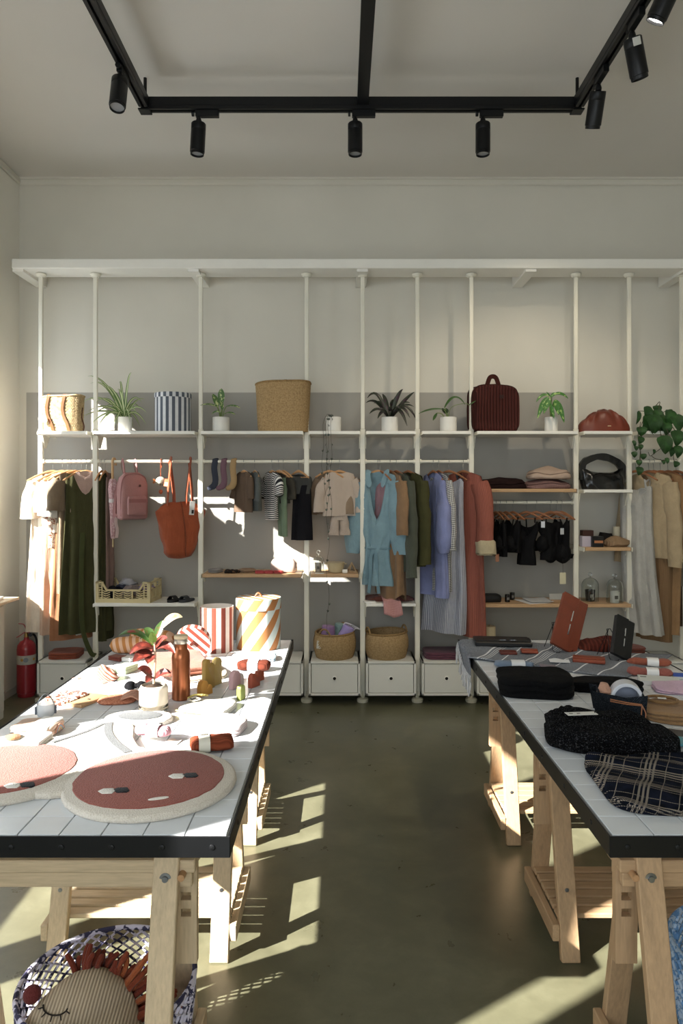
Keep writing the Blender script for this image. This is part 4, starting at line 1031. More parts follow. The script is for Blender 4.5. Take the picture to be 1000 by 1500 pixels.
# two low baskets on drawers
ZD = Z_DR + 0.0
pr = lambda s: 0.80 + 0.28 * math.sin(pi * (0.12 + 0.62 * s)) - 0.05 * s
def lowbasket(lab, x, rz, y=5.80):
    t, top = basket('seagrass_basket', lab, (x, y, ZD), rz, 0.168, 0.20, pr, (SG, SGd), 0.95, 44, 17, None, lambda c, s: 0.006 * c, depth=0.0045)
    for s in (-1, 1):
        m = MB(); m.tube(arc((s * 0.16, -0.05, 0.195), (s * 0.16, 0.055, 0.205), 0.045, 12), 0.007, 8); part(m, 'handle', SGd, t)
    return t
bk = lowbasket('round seagrass basket holding lilac towels', XA(490, 5.78), D2R(62))
m = MB(); m.prism([(-0.022, 0), (0.022, 0), (0.022, 0.055), (0.012, 0.068), (-0.012, 0.068), (-0.022, 0.055)], 0, 0.002); m.xf(Matrix.Translation((-0.17, 0.05, 0.09)) @ Matrix.Rotation(D2R(-90), 4, 'Z') @ Matrix.Rotation(D2R(80), 4, 'X')); part(m, 'paper_tag', paint('c5c0b0', 0.7), bk)
lowbasket('empty round seagrass basket', XA(566, 5.78), D2R(20))
def towel_roll(lab, loc, rot, L, R, mat, fringe=None):
    t = thing('rolled_towel', lab, 'towel', loc, 0.0, 'towels rolled in the basket'); t.rotation_euler = rot
    m = MB(); pts = []
    rows = []
    for k in range(9):
        x = -L / 2 + L * k / 8; rr = R * (0.93 if k in (0, 8) else 1)
        rows.append([V(x, rr * math.cos(a) * (1 + 0.04 * math.sin(3 * a)), rr * math.sin(a)) for a in [2 * pi * i / 24 for i in range(24)]])
    m.grid(rows, True, True, True); m.jitter(0.006, 20, L * 9); part(m, 'roll', mat, t)
    if fringe:
        m = MB()
        for k in range(12):
            a = k * 0.35 - 2; m.tube(smoothpath([(L / 2 - 0.01, R * math.cos(a), R * math.sin(a)), (L / 2 + 0.012, R * 1.05 * math.cos(a), R * math.sin(a) - 0.01), (L / 2 + 0.018, R * 1.1 * math.cos(a), R * math.sin(a) - 0.055)], 3), 0.003, 5)
        part(m, 'fringe', cloth(fringe), t)
    return t
bx_, by_ = XA(490, 5.78), 5.80
towel_roll('dusty lilac towel standing in the basket', (bx_ - 0.055, by_ - 0.01, ZD + 0.155), (0, D2R(-86), 0), 0.19, 0.055, cloth('a57fb0'))
towel_roll('pale teal towel between the two lilac towels', (bx_ + 0.03, by_ + 0.06, ZD + 0.165), (0, D2R(-80), 0), 0.18, 0.045, cloth('8fb0ac'))
towel_roll('bright lilac towel with white fringe leaning in the basket', (bx_ + 0.07, by_ - 0.03, ZD + 0.16), (0, D2R(-62), D2R(8)), 0.20, 0.05, cloth('b39fe0'), 'eeeaf2')
# folded plum cloth on drawer, rust shirt on drawer, cloths on white low shelf
def folded(name, lab, cat, loc, rz, w, d, h, layers, mat, lumps=0.006, seed=1.0, dome=0.0, e=5.0, group=None, bulge=0.008):
    m = slab(w, d, fold_prof(h, layers, bulge), e, 56, lumps, 10, seed, dome=dome)
    for i, p in enumerate(m.v): m.uv[i] = (p.x, p.y + p.z)
    return single(m, name, mat, lab, cat, loc, rz, group, 60)
folded('folded_cloth', 'plum folded shirt on a drawer unit', 'folded cloth', (XA(653, 5.78), 5.80, ZD), 0.0, 0.36, 0.26, 0.055, 3, cloth('6e3f50'), 0.005, 3, group='folded clothes')
folded('folded_shirt', 'rust folded shirt on the drawer unit by the fire extinguisher', 'folded cloth', (XA(96, 5.78), 5.80, ZD), 0.1, 0.24, 0.24, 0.05, 3, cloth('9c4a2c'), 0.008, 5, group='folded clothes')
m = slab(0.26, 0.22, [(0, 0.02), (0.012, 0.0), (0.03, 0.02), (0.05, 0.06)], 2.6, 48, 0.028, 12, 7); single(m, 'rumpled_cloth', cloth('7c4334'), 'rumpled rust brown cloth on the white low shelf', 'cloth', (XA(558, 5.72), 5.82, Z_LOW), 0.2, 'cloths on the low shelf')
m = slab(0.2, 0.2, [(0, 0.02), (0.012, 0.0), (0.03, 0.02), (0.042, 0.05)], 2.8, 48, 0.02, 14, 9); single(m, 'rumpled_cloth', cloth('8a4a44'), 'rumpled brick red cloth on the white low shelf', 'cloth', (XA(588, 5.72), 5.80, Z_LOW), -0.3, 'cloths on the low shelf')
rows = []
for j in range(14):
    s = j / 13; y = lerp(0.10, -0.045, min(1, s / 0.6)); z = 0.045 - 0.03 * s if s < 0.6 else 0.028 - 0.11 * (s - 0.6) / 0.4
    rows.append([V(x * (1 + 0.25 * s) + 0.03 * s, y - (0.006 if s >= 0.6 else 0) + 0.008 * math.sin(x * 60 + s), z + 0.006 * math.sin(x * 50 + 3 * s) - (0.03 * (1 - abs(x) / 0.06) if s > 0.9 else 0)) for x in [-0.06 + 0.12 * i / 12 for i in range(13)]])
m = MB(); m.grid(rows); mm = len(m.v); o = single(m, 'draped_cloth', gingham('b5706e', 'd6a09a', 0.012), 'pink checked cloth draped over the edge of the white low shelf', 'cloth', (XA(570, 5.66), YF + 0.038, Z_LOW), 0.0, 'cloths on the low shelf')
sm_ = o.modifiers.new('thickness', 'SOLIDIFY'); sm_.thickness = 0.004
m = MB(); m.box((0, 0, 0.004), (0.09, 0.12, 0.008), None, 0.001); single(m, 'white_card', paint('e8e4de', 0.6), 'white card at the edge of the white low shelf', 'card', (XA(541, 5.68), 5.72, Z_LOW), 0.1)

# ---------------------------------------------------------------- crate, sandals
cr = thing('folding_crate', 'beige plastic crate with chevron openwork sides on the white shelf', 'crate', (XA(185, 5.72), 5.80, Z_LOW), D2R(-4))
M_cr = paint('cbb884', 0.5, 0.04); W_, D_, H_ = 0.44, 0.28, 0.165
m = MB(); m.box((0, 0, 0.006), (W_, D_, 0.012)); part(m, 'base', M_cr, cr, False)
for sy in (-1, 1):
    y = sy * (D_ / 2 - 0.005); m = MB()
    m.box((0, y, 0.018), (W_, 0.012, 0.03)); m.box((0, y, 0.098), (W_ * 0.62, 0.014, 0.014))
    for s in (-1, 1):
        m.box((s * (W_ / 2 - 0.012), y, H_ / 2), (0.024, 0.014, H_)); m.box((s * (W_ / 2 - 0.03), y, H_ - 0.007), (0.06, 0.014, 0.014))
        m.bar((s * W_ * 0.30, y, 0.098), (s * (W_ / 2 - 0.05), y, H_ - 0.008), 0.014, 0.014, (0, 1, 0))
        m.box((s * (W_ / 2 - 0.05), y, 0.08), (0.008, 0.01, 0.13))
        for q in range(6): m.box((s * (W_ / 2 - 0.034), y, 0.04 + q * 0.02), (0.03, 0.008, 0.007))
        m.box((s * 0.075, y, 0.065), (0.01, 0.012, 0.07))
    for x0 in (-0.14, -0.037, 0.037, 0.14):
        for q in range(4):
            for d in (-1, 1):
                cx = x0 + d * 0.017
                m.bar((cx - 0.016 * d, y, 0.036 + q * 0.017), (cx + 0.016 * d, y, 0.048 + q * 0.017), 0.007, 0.007, (0, 1, 0))
    part(m, 'long_side', M_cr, cr, False)
for sx in (-1, 1):
    x = sx * (W_ / 2 - 0.005); m = MB()
    m.box((x, 0, 0.018), (0.012, D_, 0.03)); m.box((x, 0, H_ - 0.007), (0.014, D_, 0.014)); m.box((x, 0, 0.11), (0.012, D_, 0.01))
    for s in (-1, 0, 1): m.box((x, s * (D_ / 2 - 0.015), H_ / 2), (0.012, 0.03, H_))
    for q in range(8):
        yy = -0.11 + q * 0.031; m.box((x, yy, 0.07), (0.008, 0.008, 0.09))
    part(m, 'short_side', M_cr, cr, False)
rnd = random.Random(4)
for k, (dx, dy, dz, hexc, lab, sc) in enumerate(((-0.12, -0.03, 0.10, '26252c', 'black crumpled garment in the crate', 1.0), (-0.05, 0.04, 0.14, '3b3c4c', 'navy crumpled garment in the crate', 0.9), (-0.02, 0.06, 0.165, 'b6b5bb', 'pale grey crumpled garment topmost in the crate', 0.9), (0.02, -0.05, 0.11, '8d7c76', 'taupe crumpled garment in the crate', 1.1),
        (0.10, -0.02, 0.10, '5a4a44', 'brown crumpled garment in the crate', 0.8), (0.14, 0.03, 0.12, 'b7a09c', 'pink beige crumpled garment in the crate', 0.9), (0.165, -0.06, 0.13, '9b7f90', 'mauve crumpled garment at the crate end', 0.7))):
    m = MB(); m.lathe([(0.075 * math.sin(pi * i / 10) * sc, -0.035 * math.cos(pi * i / 10) * sc) for i in range(11)], 24, cap0=False, cap1=False); m.jitter(0.03, 16, k + 1.5); m.jitter(0.012, 45, k + 3.5)
    single(m, 'crumpled_garment', cloth(hexc), lab, 'clothes', (XA(185, 5.72) + dx, 5.80 + dy * 0.8, Z_LOW + dz - 0.03), k * 0.7, 'garments in the crate')
for k, (px, hexc) in enumerate(((256, '1a191b'), (273, '3a3b3f'))):
    lab = ('black', 'dark grey')[k] + ' slide sandal on the white shelf'
    t = thing('sandal', lab, 'sandal', (XA(px, 5.72), 5.74, Z_LOW), D2R(-28))
    m = MB(); pts = [(0.04 * math.sin(a) * (1 + 0.12 * math.cos(a)), -0.085 * math.cos(a)) for a in [2 * pi * i / 24 for i in range(24)]]; m.prism(pts, 0, 0.018, 0.004); part(m, 'sole', paint(hexc, 0.5), t)
    m = MB(); m.ribbon(arc((-0.04, -0.03, 0.014), (0.04, -0.03, 0.014), 0.034, 10), 0.05, 0.006, (0, 0, 1)); part(m, 'band', leather(hexc), t)

# ---------------------------------------------------------------- round boxes on shelves
def drum(lab, loc, R, H, mat, lidmat, topmat, knob=None, seam=0.0, lid=True, liph=0.05):
    t = thing('storage_drum', lab, 'box', loc)
    n = 64
    def wall(r, z0, z1):
        m = MB(); rows = [[V(r * math.cos(2 * pi * i / n), r * math.sin(2 * pi * i / n), z) for i in range(n)] for z in (z0, z0 + 0.003, (z0 + z1) / 2, z1 - 0.003, z1)]
        m.grid(rows, True, True, False)
        return m
    m = wall(R, 0, H); part(m, 'body', mat, t)
    if lid:
        m = MB(); m.lathe([(R * 1.03, H - liph), (R * 1.03, H + 0.002), (R * 1.01, H + 0.008)], n, cap0=False, cap1=False); l = part(m, 'lid', lidmat, t)
        m = MB(); m.lathe([(R * 1.01, H + 0.008), (R * 0.5, H + 0.009), (0.01, H + 0.009)], n, cap0=False); part(m, 'lid_top', topmat, l)
        if knob: 
            m = MB(); m.tube(arc((-0.018, 0, H + 0.01), (0.018, 0, H + 0.01), 0.02, 8), 0.005, 8); part(m, 'knob', knob, l)
    else:
        m = MB(); m.lathe([(R, H), (R * 0.97, H), (R * 0.97, 0.01)], n, cap0=False, cap1=True); part(m, 'inside', paint('c9c0b6', 0.8), t)
    return t
Rb = 0.143
bw = striped('59616d', 'dfe0e2', 2 * pi * Rb / 18, 0.5, 'x', rough=0.7, bump=0)
drum('blue grey and white striped round box on the top shelf', (XA(251.5, 5.75), 5.79, Z_TOP), Rb, 0.305, bw, bw, paint('dfe0e2', 0.6), lid=True, liph=0.03)
# ---------------------------------------------------------------- suitcase bag
t = thing('quilted_case', 'brown quilted weekend case with top handle on the top shelf', 'bag', (XA(724, 5.74), 5.80, Z_TOP), D2R(14))
M_br = ribbed('562620', '3c1814', 0.026, 'x', 'Object', 0.75, 0.9, 0.008)
rows = []
for y, ins in ((-0.085, 0.03), (-0.09, 0.018), (-0.082, 0.004), (-0.06, 0.0), (0.06, 0.0), (0.082, 0.004), (0.09, 0.018), (0.085, 0.03)):
    rows.append([V(x, y, z) for x, z in [(px_, pz + 0.18 + (0.02 * (1 - (px_ / 0.19) ** 2) if pz > 0 else 0)) for px_, pz in rrect(0.385 - 2 * ins, 0.36 - 2 * ins, 7, 56)]])
m = MB(); m.grid(rows, True, True, True)
for i, p in enumerate(m.v): m.v[i] = V(p.x, p.y - 0.006 * math.sin(p.x * 2 * pi / 0.026) * (1 if p.y < -0.08 else 0), p.z)
m.jitter(0.006, 6, 3, mask=lambda p: min(1, p.z * 10)); part(m, 'body', M_br, t, 60)
for y in (-0.055, 0.06):
    m = MB(); pts = [V(x * 1.005, y, z * 1.005 + 0.18 + (0.02 * (1 - (x / 0.19) ** 2) if z > 0 else 0)) for x, z in rrect(0.385, 0.36, 7, 56)]; m.tube(pts + [pts[0]], 0.006, 6); part(m, 'piping', cloth('3f1a15'), t)
m = MB(); m.ribbon(smoothpath([(-0.055, 0, 0.37), (-0.03, 0, 0.44), (0.0, 0, 0.455), (0.03, 0, 0.44), (0.055, 0, 0.37)], 4), 0.035, 0.01, (0, 1, 0)); part(m, 'handle', cloth('482019'), t)
m = MB(); m.box((0.03, -0.099, 0.28), (0.035, 0.003, 0.028), None, 0.001); part(m, 'label_patch', leather('3a1712'), t)
# rust clutch with gathers
t = thing('leather_clutch', 'rust leather pouch clutch with gathered top on the top shelf', 'bag', (XA(886, 5.75), 5.78, Z_TOP), 0.0)
rows = []; N = 72
for j in range(15):
    s = j / 14; row = []
    for i in range(N):
        a = 2 * pi * i / N; c, sn = math.cos(a), math.sin(a)
        w = 0.205 * (1 - s ** 2.2 * 0.42) ; d = 0.075 * math.sqrt(max(0.0, 1 - s ** 2.2)) + 0.012
        z = 0.178 * s ** 0.9 * (1 - 0.36 * abs(c) ** 2.8 * s) + 0.01 * math.sin(a * 9) * s ** 3
        g = 0.02 * math.sin(11 * a) * s ** 1.5
        row.append(V((w) * math.copysign(abs(c) ** 0.8, c), (d + g) * math.copysign(abs(sn) ** 0.7, sn), z))
    rows.append(row)
m = MB(); m.grid(rows, True, True, True); m.jitter(0.008, 14, 5, mask=lambda p: min(1, p.z * 15)); part(m, 'body', leather('8c3a20', 0.4), t, 60)
m = MB(); m.box((0.012, -0.09, 0.045), (0.026, 0.002, 0.006)); part(m, 'logo_stamp', paint('c9b28a', 0.4), t)
# black handbag
t = thing('leather_handbag', 'black glossy leather handbag with curved top handle', 'bag', (XA(884, 5.75), 5.77, Z_S7A), D2R(6))
rows = []; N = 64
for j in range(15):
    s = j / 14; row = []
    w = 0.178 * (0.86 + 0.2 * math.sin(pi * (0.15 + 0.6 * s))) * (1 - 0.05 * s); d = 0.065 * math.sqrt(max(0.02, 1 - s ** 3)) + 0.008
    for i in range(N):
        a = 2 * pi * i / N; c, sn = math.cos(a), math.sin(a)
        z = 0.135 * s + (0.05 * abs(c) ** 3 * s)
        row.append(V(w * math.copysign(abs(c) ** 0.75, c), d * math.copysign(abs(sn) ** 0.8, sn) * (1 + 0.10 * math.sin(9 * a + 4 * s)), z))
    rows.append(row)
m = MB(); m.grid(rows, True, True, True); m.jitter(0.014, 15, 6, mask=lambda p: min(1, p.z * 15)); M_bl = leather('0b0b0d', 0.22, spec=0.6); part(m, 'body', M_bl, t, 60)
m = MB(); m.ribbon(smoothpath([(-0.17, 0, 0.08), (-0.175, 0, 0.17), (-0.15, 0, 0.225), (-0.05, 0, 0.262), (0.05, 0, 0.252), (0.13, 0, 0.21), (0.165, 0, 0.16), (0.172, 0, 0.08)], 6), [0.05] * 20 + [0.055] * 23, 0.035, (0, 1, 0)); m.jitter(0.006, 22, 8); part(m, 'handle', M_bl, t)

# ---------------------------------------------------------------- folded sweaters on the bamboo shelf, other shelf goods
def sweater(lab, loc, rz, w, d, h, mat, seed, group='folded sweaters on the bamboo shelf'):
    m = slab(w, d, [(0.0, 0.012), (0.008, 0.002), (h * 0.3, 0.0), (h * 0.48, 0.008), (h * 0.52, 0.016), (h * 0.6, 0.008), (h * 0.85, 0.03), (h, 0.07)], 4.0, 60, 0.022, 8, seed, dome=h * 0.25)
    for i, p in enumerate(m.v): m.uv[i] = (p.x, p.y + p.z)
    return single(m, 'folded_sweater', mat, lab, 'sweater', loc, rz, group, 60)
sweater('dark brown folded sweater on the bamboo shelf', (XA(733, 5.75), 5.80, Z_S6A), 0.05, 0.40, 0.28, 0.075, cloth('271413'), 2)
sweater('mauve ribbed folded sweater under the oatmeal one', (XA(803, 5.75), 5.80, Z_S6A), 0.0, 0.36, 0.28, 0.07, ribbed('8d6c68', '73544f', 0.009, 'x'), 4)
sweater('oatmeal folded sweater topmost on the mauve one', (XA(805, 5.75), 5.80, Z_S6A + 0.078), -0.06, 0.34, 0.27, 0.08, ribbed('c2a995', 'b09682', 0.006, 'x'), 6)
# lower bamboo shelf
Yb = 5.78
m = slab(0.19, 0.15, fold_prof(0.055, 1, 0.006), 6, 40, 0.002, 9, 1); single(m, 'black_pouch', leather('0c0c0d', 0.5), 'black flat pouch on the papers shelf', 'pouch', (XA(715, Yb), Yb, Z_S6B), 0.05)
for px, y, l in ((743, 5.74, 'black jar candle in front of its twin on the papers shelf'), (750, 5.85, 'black jar candle behind its twin on the papers shelf')):
    t = thing('jar_candle', l, 'candle', (XA(px, y), y, Z_S6B), 0, 'black jar candles')
    m = MB(); m.lathe([(0.018, 0), (0.02, 0.002), (0.02, 0.06), (0.018, 0.06), (0.018, 0.05), (0.0, 0.05)], 24, cap1=False); part(m, 'jar', paint('0d0d0e', 0.25, spec=0.5), t)
    m = MB(); m.box((0, -0.0205, 0.03), (0.018, 0.0012, 0.02)); part(m, 'jar_label', paint('6d6a64', 0.6), t)
def sheet(lab, loc, rz, w, d, hexc='d9d8d6', h=0.002, group=None, rx=0.0, name='paper_sheet', cat='paper'):
    m = MB(); rows = [[V(-w / 2 + w * i / 8, -d / 2 + d * j / 6, 0.003 * (math.sin(i * 0.9 + rz * 5) + 1) * (j / 6)) for i in range(9)] for j in range(7)]
    m.grid(rows); st = len(m.v); m.grid([[p - V(0, 0, h) for p in r] for r in rows])
    for i in range(len(m.v)): m.v[i] += V(0, 0, h)
    n = 9; 
    edge = [j * n for j in range(7)] + [6 * n + i for i in range(1, 9)] + [j * n + 8 for j in range(5, -1, -1)] + [i for i in range(7, 0, -1)]
    for a, b_ in zip(edge, edge[1:] + edge[:1]): m.f.append((a, b_, b_ + st, a + st))
    return single(m, name, paint(hexc, 0.7, 0.03), lab, cat, loc, (rx, 0, rz), group)
sheet('white printed leaflet lying on the papers shelf', (XA(778, Yb), 5.76, Z_S6B), 0.35, 0.2, 0.22, group='leaflets')
sheet('grey edged leaflet lying askew on the white leaflet', (XA(787, Yb), 5.78, Z_S6B + 0.0085), 0.12, 0.19, 0.2, 'c2c3c4', group='leaflets')
t = thing('card_stand', 'grey card standing in a wooden block', 'card', (XA(815, Yb), 5.76, Z_S6B), 0.1)
m = MB(); m.box((0, 0, 0.008), (0.12, 0.07, 0.016), None, 0.003); part(m, 'block', wood('b08a63'), t, 20)
m = MB(); m.box((-0.01, 0.01, 0.038), (0.105, 0.002, 0.05), (D2R(-14), 0, 0)); part(m, 'card', paint('a9a79f', 0.6), t, False)
# small shelf with boxes
y7 = 5.74
def carton(name, lab, px, y, z, w, d, h, hexc, rz=0.0):
    m = MB(); m.box((0, 0, h / 2), (w, d, h), None, 0.002); return single(m, name, paint(hexc, 0.5), lab, 'box', (XA(px, y), y, z), rz, 'small boxes on the shelf', 20)
carton('gift_box', 'pale lilac small box under the brown box', 857.5, y7, Z_S7B, 0.078, 0.07, 0.083, 'b9aebb')
carton('gift_box', 'dark brown small box topmost on the lilac box', 859, y7 + 0.04, Z_S7B + 0.083, 0.088, 0.07, 0.045, '3f2117')
t = thing('gift_box', 'black small box with copper label beside the lilac box', 'box', (XA(873.5, y7 - 0.04), y7 - 0.04, Z_S7B), 0, 'small boxes on the shelf')
m = MB(); m.box((0, 0, 0.042), (0.088, 0.07, 0.084), None, 0.002); part(m, 'body', paint('121112', 0.4), t, 20)
m = MB(); m.box((0.004, -0.036, 0.042), (0.068, 0.002, 0.02)); part(m, 'box_label', paint('b3703e', 0.4), t, False)
m = slab(0.20, 0.16, [(0, 0.02), (0.015, 0.0), (0.04, 0.006), (0.065, 0.03), (0.08, 0.055)], 3, 48, 0.03, 11, 12); single(m, 'knit_bundle', ribbed('a08260', '8a6d4e', 0.01, 'x', 'Object'), 'beige knitted bundle in front of the cream candle', 'knitwear', (XA(902, y7), y7, Z_S7B), 0.2)
t = thing('pillar_candle', 'cream cylinder candle behind the beige knitted bundle', 'candle', (XA(903, 5.88), 5.88, Z_S7B)); m = MB(); m.lathe([(0.029, 0), (0.03, 0.003), (0.03, 0.15), (0.028, 0.152), (0.0, 0.15)], 28, cap1=False); part(m, 'wax', paint('cfc3a4', 0.5), t); m = MB(); m.tube([(0, 0, 0.148), (0.001, 0, 0.16)], 0.0015, 5); part(m, 'wick', paint('222', 0.9) if False else paint('222222', 0.9), t)
m = slab(0.12, 0.1, [(0, 0.01), (0.05, 0.0), (0.10, 0.02)], 2.5, 32, 0.015, 14, 3); single(m, 'dark_pouch', cloth('2b2624'), 'dark pouch tucked behind the black box', 'pouch', (XA(888, 5.86), 5.88, Z_S7B))
# cloches
def cloche(lab, px, y, z, R, H, jarhex, jr, jh, glabel=None):
    t = thing('glass_dome', lab, 'glass dome', (XA(px, y), y, z), 0, 'glass bell domes on shelves')
    m = MB(); hs = H - R; prof = [(R, 0), (R, hs)] + [(R * math.cos(a), hs + R * math.sin(a)) for a in [pi / 2 * i / 8 for i in range(1, 8)]] + [(0.008, H)]
    inn = [(max(r - 0.0022, 0.004), z_ - (0.0022 if z_ > hs else 0)) for r, z_ in prof][::-1]
    m.lathe(prof + inn, 36, cap0=False, cap1=False); part(m, 'dome', glass('f4f8f6'), t)
    m = MB(); m.lathe([(0.006, H - 0.001), (0.006, H + 0.01)], 12); m.tube([(0.014 * math.cos(a), 0, H + 0.024 + 0.014 * math.sin(a)) for a in [2 * pi * i / 20 for i in range(21)]], 0.004, 8); part(m, 'ring_handle', glass('e8ecea'), t)
    c = thing('jar_candle', glabel, 'candle', (XA(px, y), y, z + 0.0))
    m = MB(); m.lathe([(jr * 0.85, 0.0), (jr * 0.87, 0.002), (jr, jh), (jr * 0.94, jh), (jr * 0.92, jh - 0.01), (0, jh - 0.012)], 28, cap1=False); part(m, 'jar', paint(jarhex, 0.25, 0.02, spec=0.5), c)
    m = MB(); m.box((0, -jr * 0.97, jh * 0.5), (jr * 0.7, 0.0015, jh * 0.3)); part(m, 'jar_label', paint('8f8b82' if jarhex < '8' else '5c5850', 0.6), c)
cloche('clear glass bell dome over the black candle', 864, 5.80, Z_S6B, 0.068, 0.19, '141415', 0.04, 0.09, 'black candle jar under a glass dome')
cloche('clear glass bell dome over the white candle', 900, 5.72, Z_S6B, 0.064, 0.19, 'dedbd4', 0.04, 0.09, 'white candle jar under a glass dome')
cloche('clear glass bell dome beside the cream bowl', 466, 5.78, Z_MID, 0.043, 0.135, 'b9a79b', 0.028, 0.075, 'taupe candle jar under a glass dome')
# bamboo shelf with pouch
y2 = 5.76
m = slab(0.215, 0.11, [(0, 0.015), (0.01, 0.002), (0.05, 0.0), (0.085, 0.008), (0.105, 0.025), (0.112, 0.04)], 3.2, 48, 0.007, 13, 3)
t = thing('makeup_pouch', 'pale pink leather pouch with zip on the bamboo shelf', 'pouch', (XA(415.5, y2), y2, Z_MID), D2R(-12)); part(m, 'body', leather('cdb0a2', 0.5), t, 60)
m = MB(); m.tube(smoothpath([(0.09, 0, 0.10), (0.108, -0.01, 0.075), (0.112, -0.02, 0.04)], 4), 0.006, 6); part(m, 'zip', leather('8a6a52'), t)
for k, px in enumerate((381, 394.5, 408)):
    m = MB(); m.box((0, 0, 0.012), (0.072, 0.045, 0.024), None, 0.004); single(m, 'red_box', paint('a32a2b', 0.35), ('red small box nearest the brown knotted band', 'red small box in the middle of three', 'red small box under the pink pouch')[k], 'box', (XA(px, 5.70), 5.68, Z_MID), D2R(-5 - 4 * k), 'red small boxes', 20)
folded('folded_scarf', 'grey and white folded scarf at the tote end of the bamboo shelf', 'scarf', (XA(316, y2), y2, Z_MID), -0.3, 0.1, 0.12, 0.03, 2, cloth('8e8884'), 0.004, 2)
m = slab(0.13, 0.09, [(0, 0.008), (0.012, 0), (0.024, 0.01)], 3, 40, 0.012, 25, 6); single(m, 'knotted_band', printed('1c1716', '6b4a2e', 60, 0.58), 'dark knotted hair band on the bamboo shelf', 'hair band', (XA(341, y2), 5.72, Z_MID), 0.2)
m = MB(); m.tube([(0.055 * math.cos(a), 0.045 * math.sin(a), 0.016) for a in [2 * pi * i / 28 for i in range(29)]], 0.013, 10); m.jitter(0.003, 40, 2); single(m, 'twisted_band', cloth('9a7a5d'), 'brown twisted ring on the bamboo shelf', 'hair band', (XA(362, y2), 5.77, Z_MID), 0.0)
# cream bowl and triangle on small bamboo shelf
t = thing('ceramic_bowl', 'cream ceramic bowl with small handles on the small bamboo shelf', 'bowl', (XA(491.5, y2), y2, Z_MID))
m = MB(); m.lathe([(0.045, 0), (0.055, 0.004), (0.066, 0.04), (0.071, 0.078), (0.073, 0.082), (0.068, 0.082), (0.062, 0.04), (0.05, 0.012), (0.0, 0.01)], 36, cap1=False); part(m, 'bowl', paint('bfae85', 0.35, spec=0.5), t)
m = MB(); m.lathe([(0.068, 0.076), (0.04, 0.086), (0.0, 0.088)], 24, cap0=False, cap1=False); m.jitter(0.006, 40, 3); part(m, 'contents', cloth('cbb592'), t)
for s in (-1, 1):
    m = MB(); m.tube(arc((s * 0.07, -0.015, 0.07), (s * 0.07, 0.015, 0.07), 0.016, 8, (s, 0, 0)), 0.005, 6); part(m, 'handle', paint('bfae85', 0.35), t)
t = thing('wooden_pyramid', 'openwork wooden pyramid ornament beside the cream bowl', 'ornament', (XA(515, y2), 5.80, Z_MID), 0.3)
c4 = [(-0.03, -0.03), (0.03, -0.03), (0.03, 0.03), (-0.03, 0.03)]
for k in range(4):
    m = MB(); m.bar((*c4[k], 0.004), (0, 0, 0.075), 0.008, 0.008); m.bar((*c4[k], 0.004), (*c4[(k + 1) % 4], 0.004), 0.008, 0.008); part(m, 'stick', wood('a98d68'), t, False)
m = MB(); m.prism([(-0.02, -0.014), (0.02, -0.014), (0.02, 0.014), (-0.02, 0.014)], 0, 0.0015); m.xf(Matrix.Translation((XA(505, 5.70), 5.70, Z_MID + 0.016)) @ Matrix.Rotation(D2R(70), 4, 'X')); single(m, 'price_card', paint('dcd6c8', 0.6), 'small white price card leaning in front of the wooden pyramid', 'card')
m = MB(); m.box((0, 0, 0.003), (0.07, 0.04, 0.006), None, 0.001); single(m, 'white_tag', paint('d9d4c8', 0.6), 'flat white card on the small bamboo shelf edge', 'card', (XA(468, 5.66), 5.66, Z_MID))

t = thing('pillar_candle', 'wide cream pillar candle on the drawer unit behind the fringed towel', 'candle', (XA(716, 5.80), 5.80, Z_DR))
m = MB(); m.lathe([(0.05, 0), (0.052, 0.004), (0.052, 0.24), (0.048, 0.246), (0.0, 0.242)], 32, cap1=False); part(m, 'wax', paint('c9b68f', 0.5), t)
m = MB(); m.tube([(0, 0, 0.242), (0.001, 0, 0.256)], 0.0015, 5); part(m, 'wick', paint('222222', 0.9), t)
# ---------------------------------------------------------------- plants
M_potw = paint('e4e1d9', 0.45, 0.02)
M_soil = paint('3b2c1f', 0.95, 0.3, 40, bump=0.8, bscale=120)
def pot(t, R, H, mat=None):
    m = MB(); m.lathe([(R * 0.93, 0), (R * 0.97, 0.003), (R, 0.02), (R, H - 0.002), (R * 0.97, H), (R * 0.92, H - 0.002), (R * 0.92, H - 0.02)], 40, cap1=False); part(m, 'pot', mat or M_potw, t)
    m = MB(); m.lathe([(R * 0.925, H - 0.016), (R * 0.5, H - 0.012), (0.004, H - 0.01)], 24, cap0=False); m.jitter(0.004, 60, R * 50); part(m, 'soil', M_soil, t)
def leafpart(t, path, w, mat, **kw): return part(leaf_mesh(path, w, **kw), 'leaf', mat, t, 80)
def W2L(t_loc, px, py, Y): return WP(px, py, Y) - Vector(t_loc)
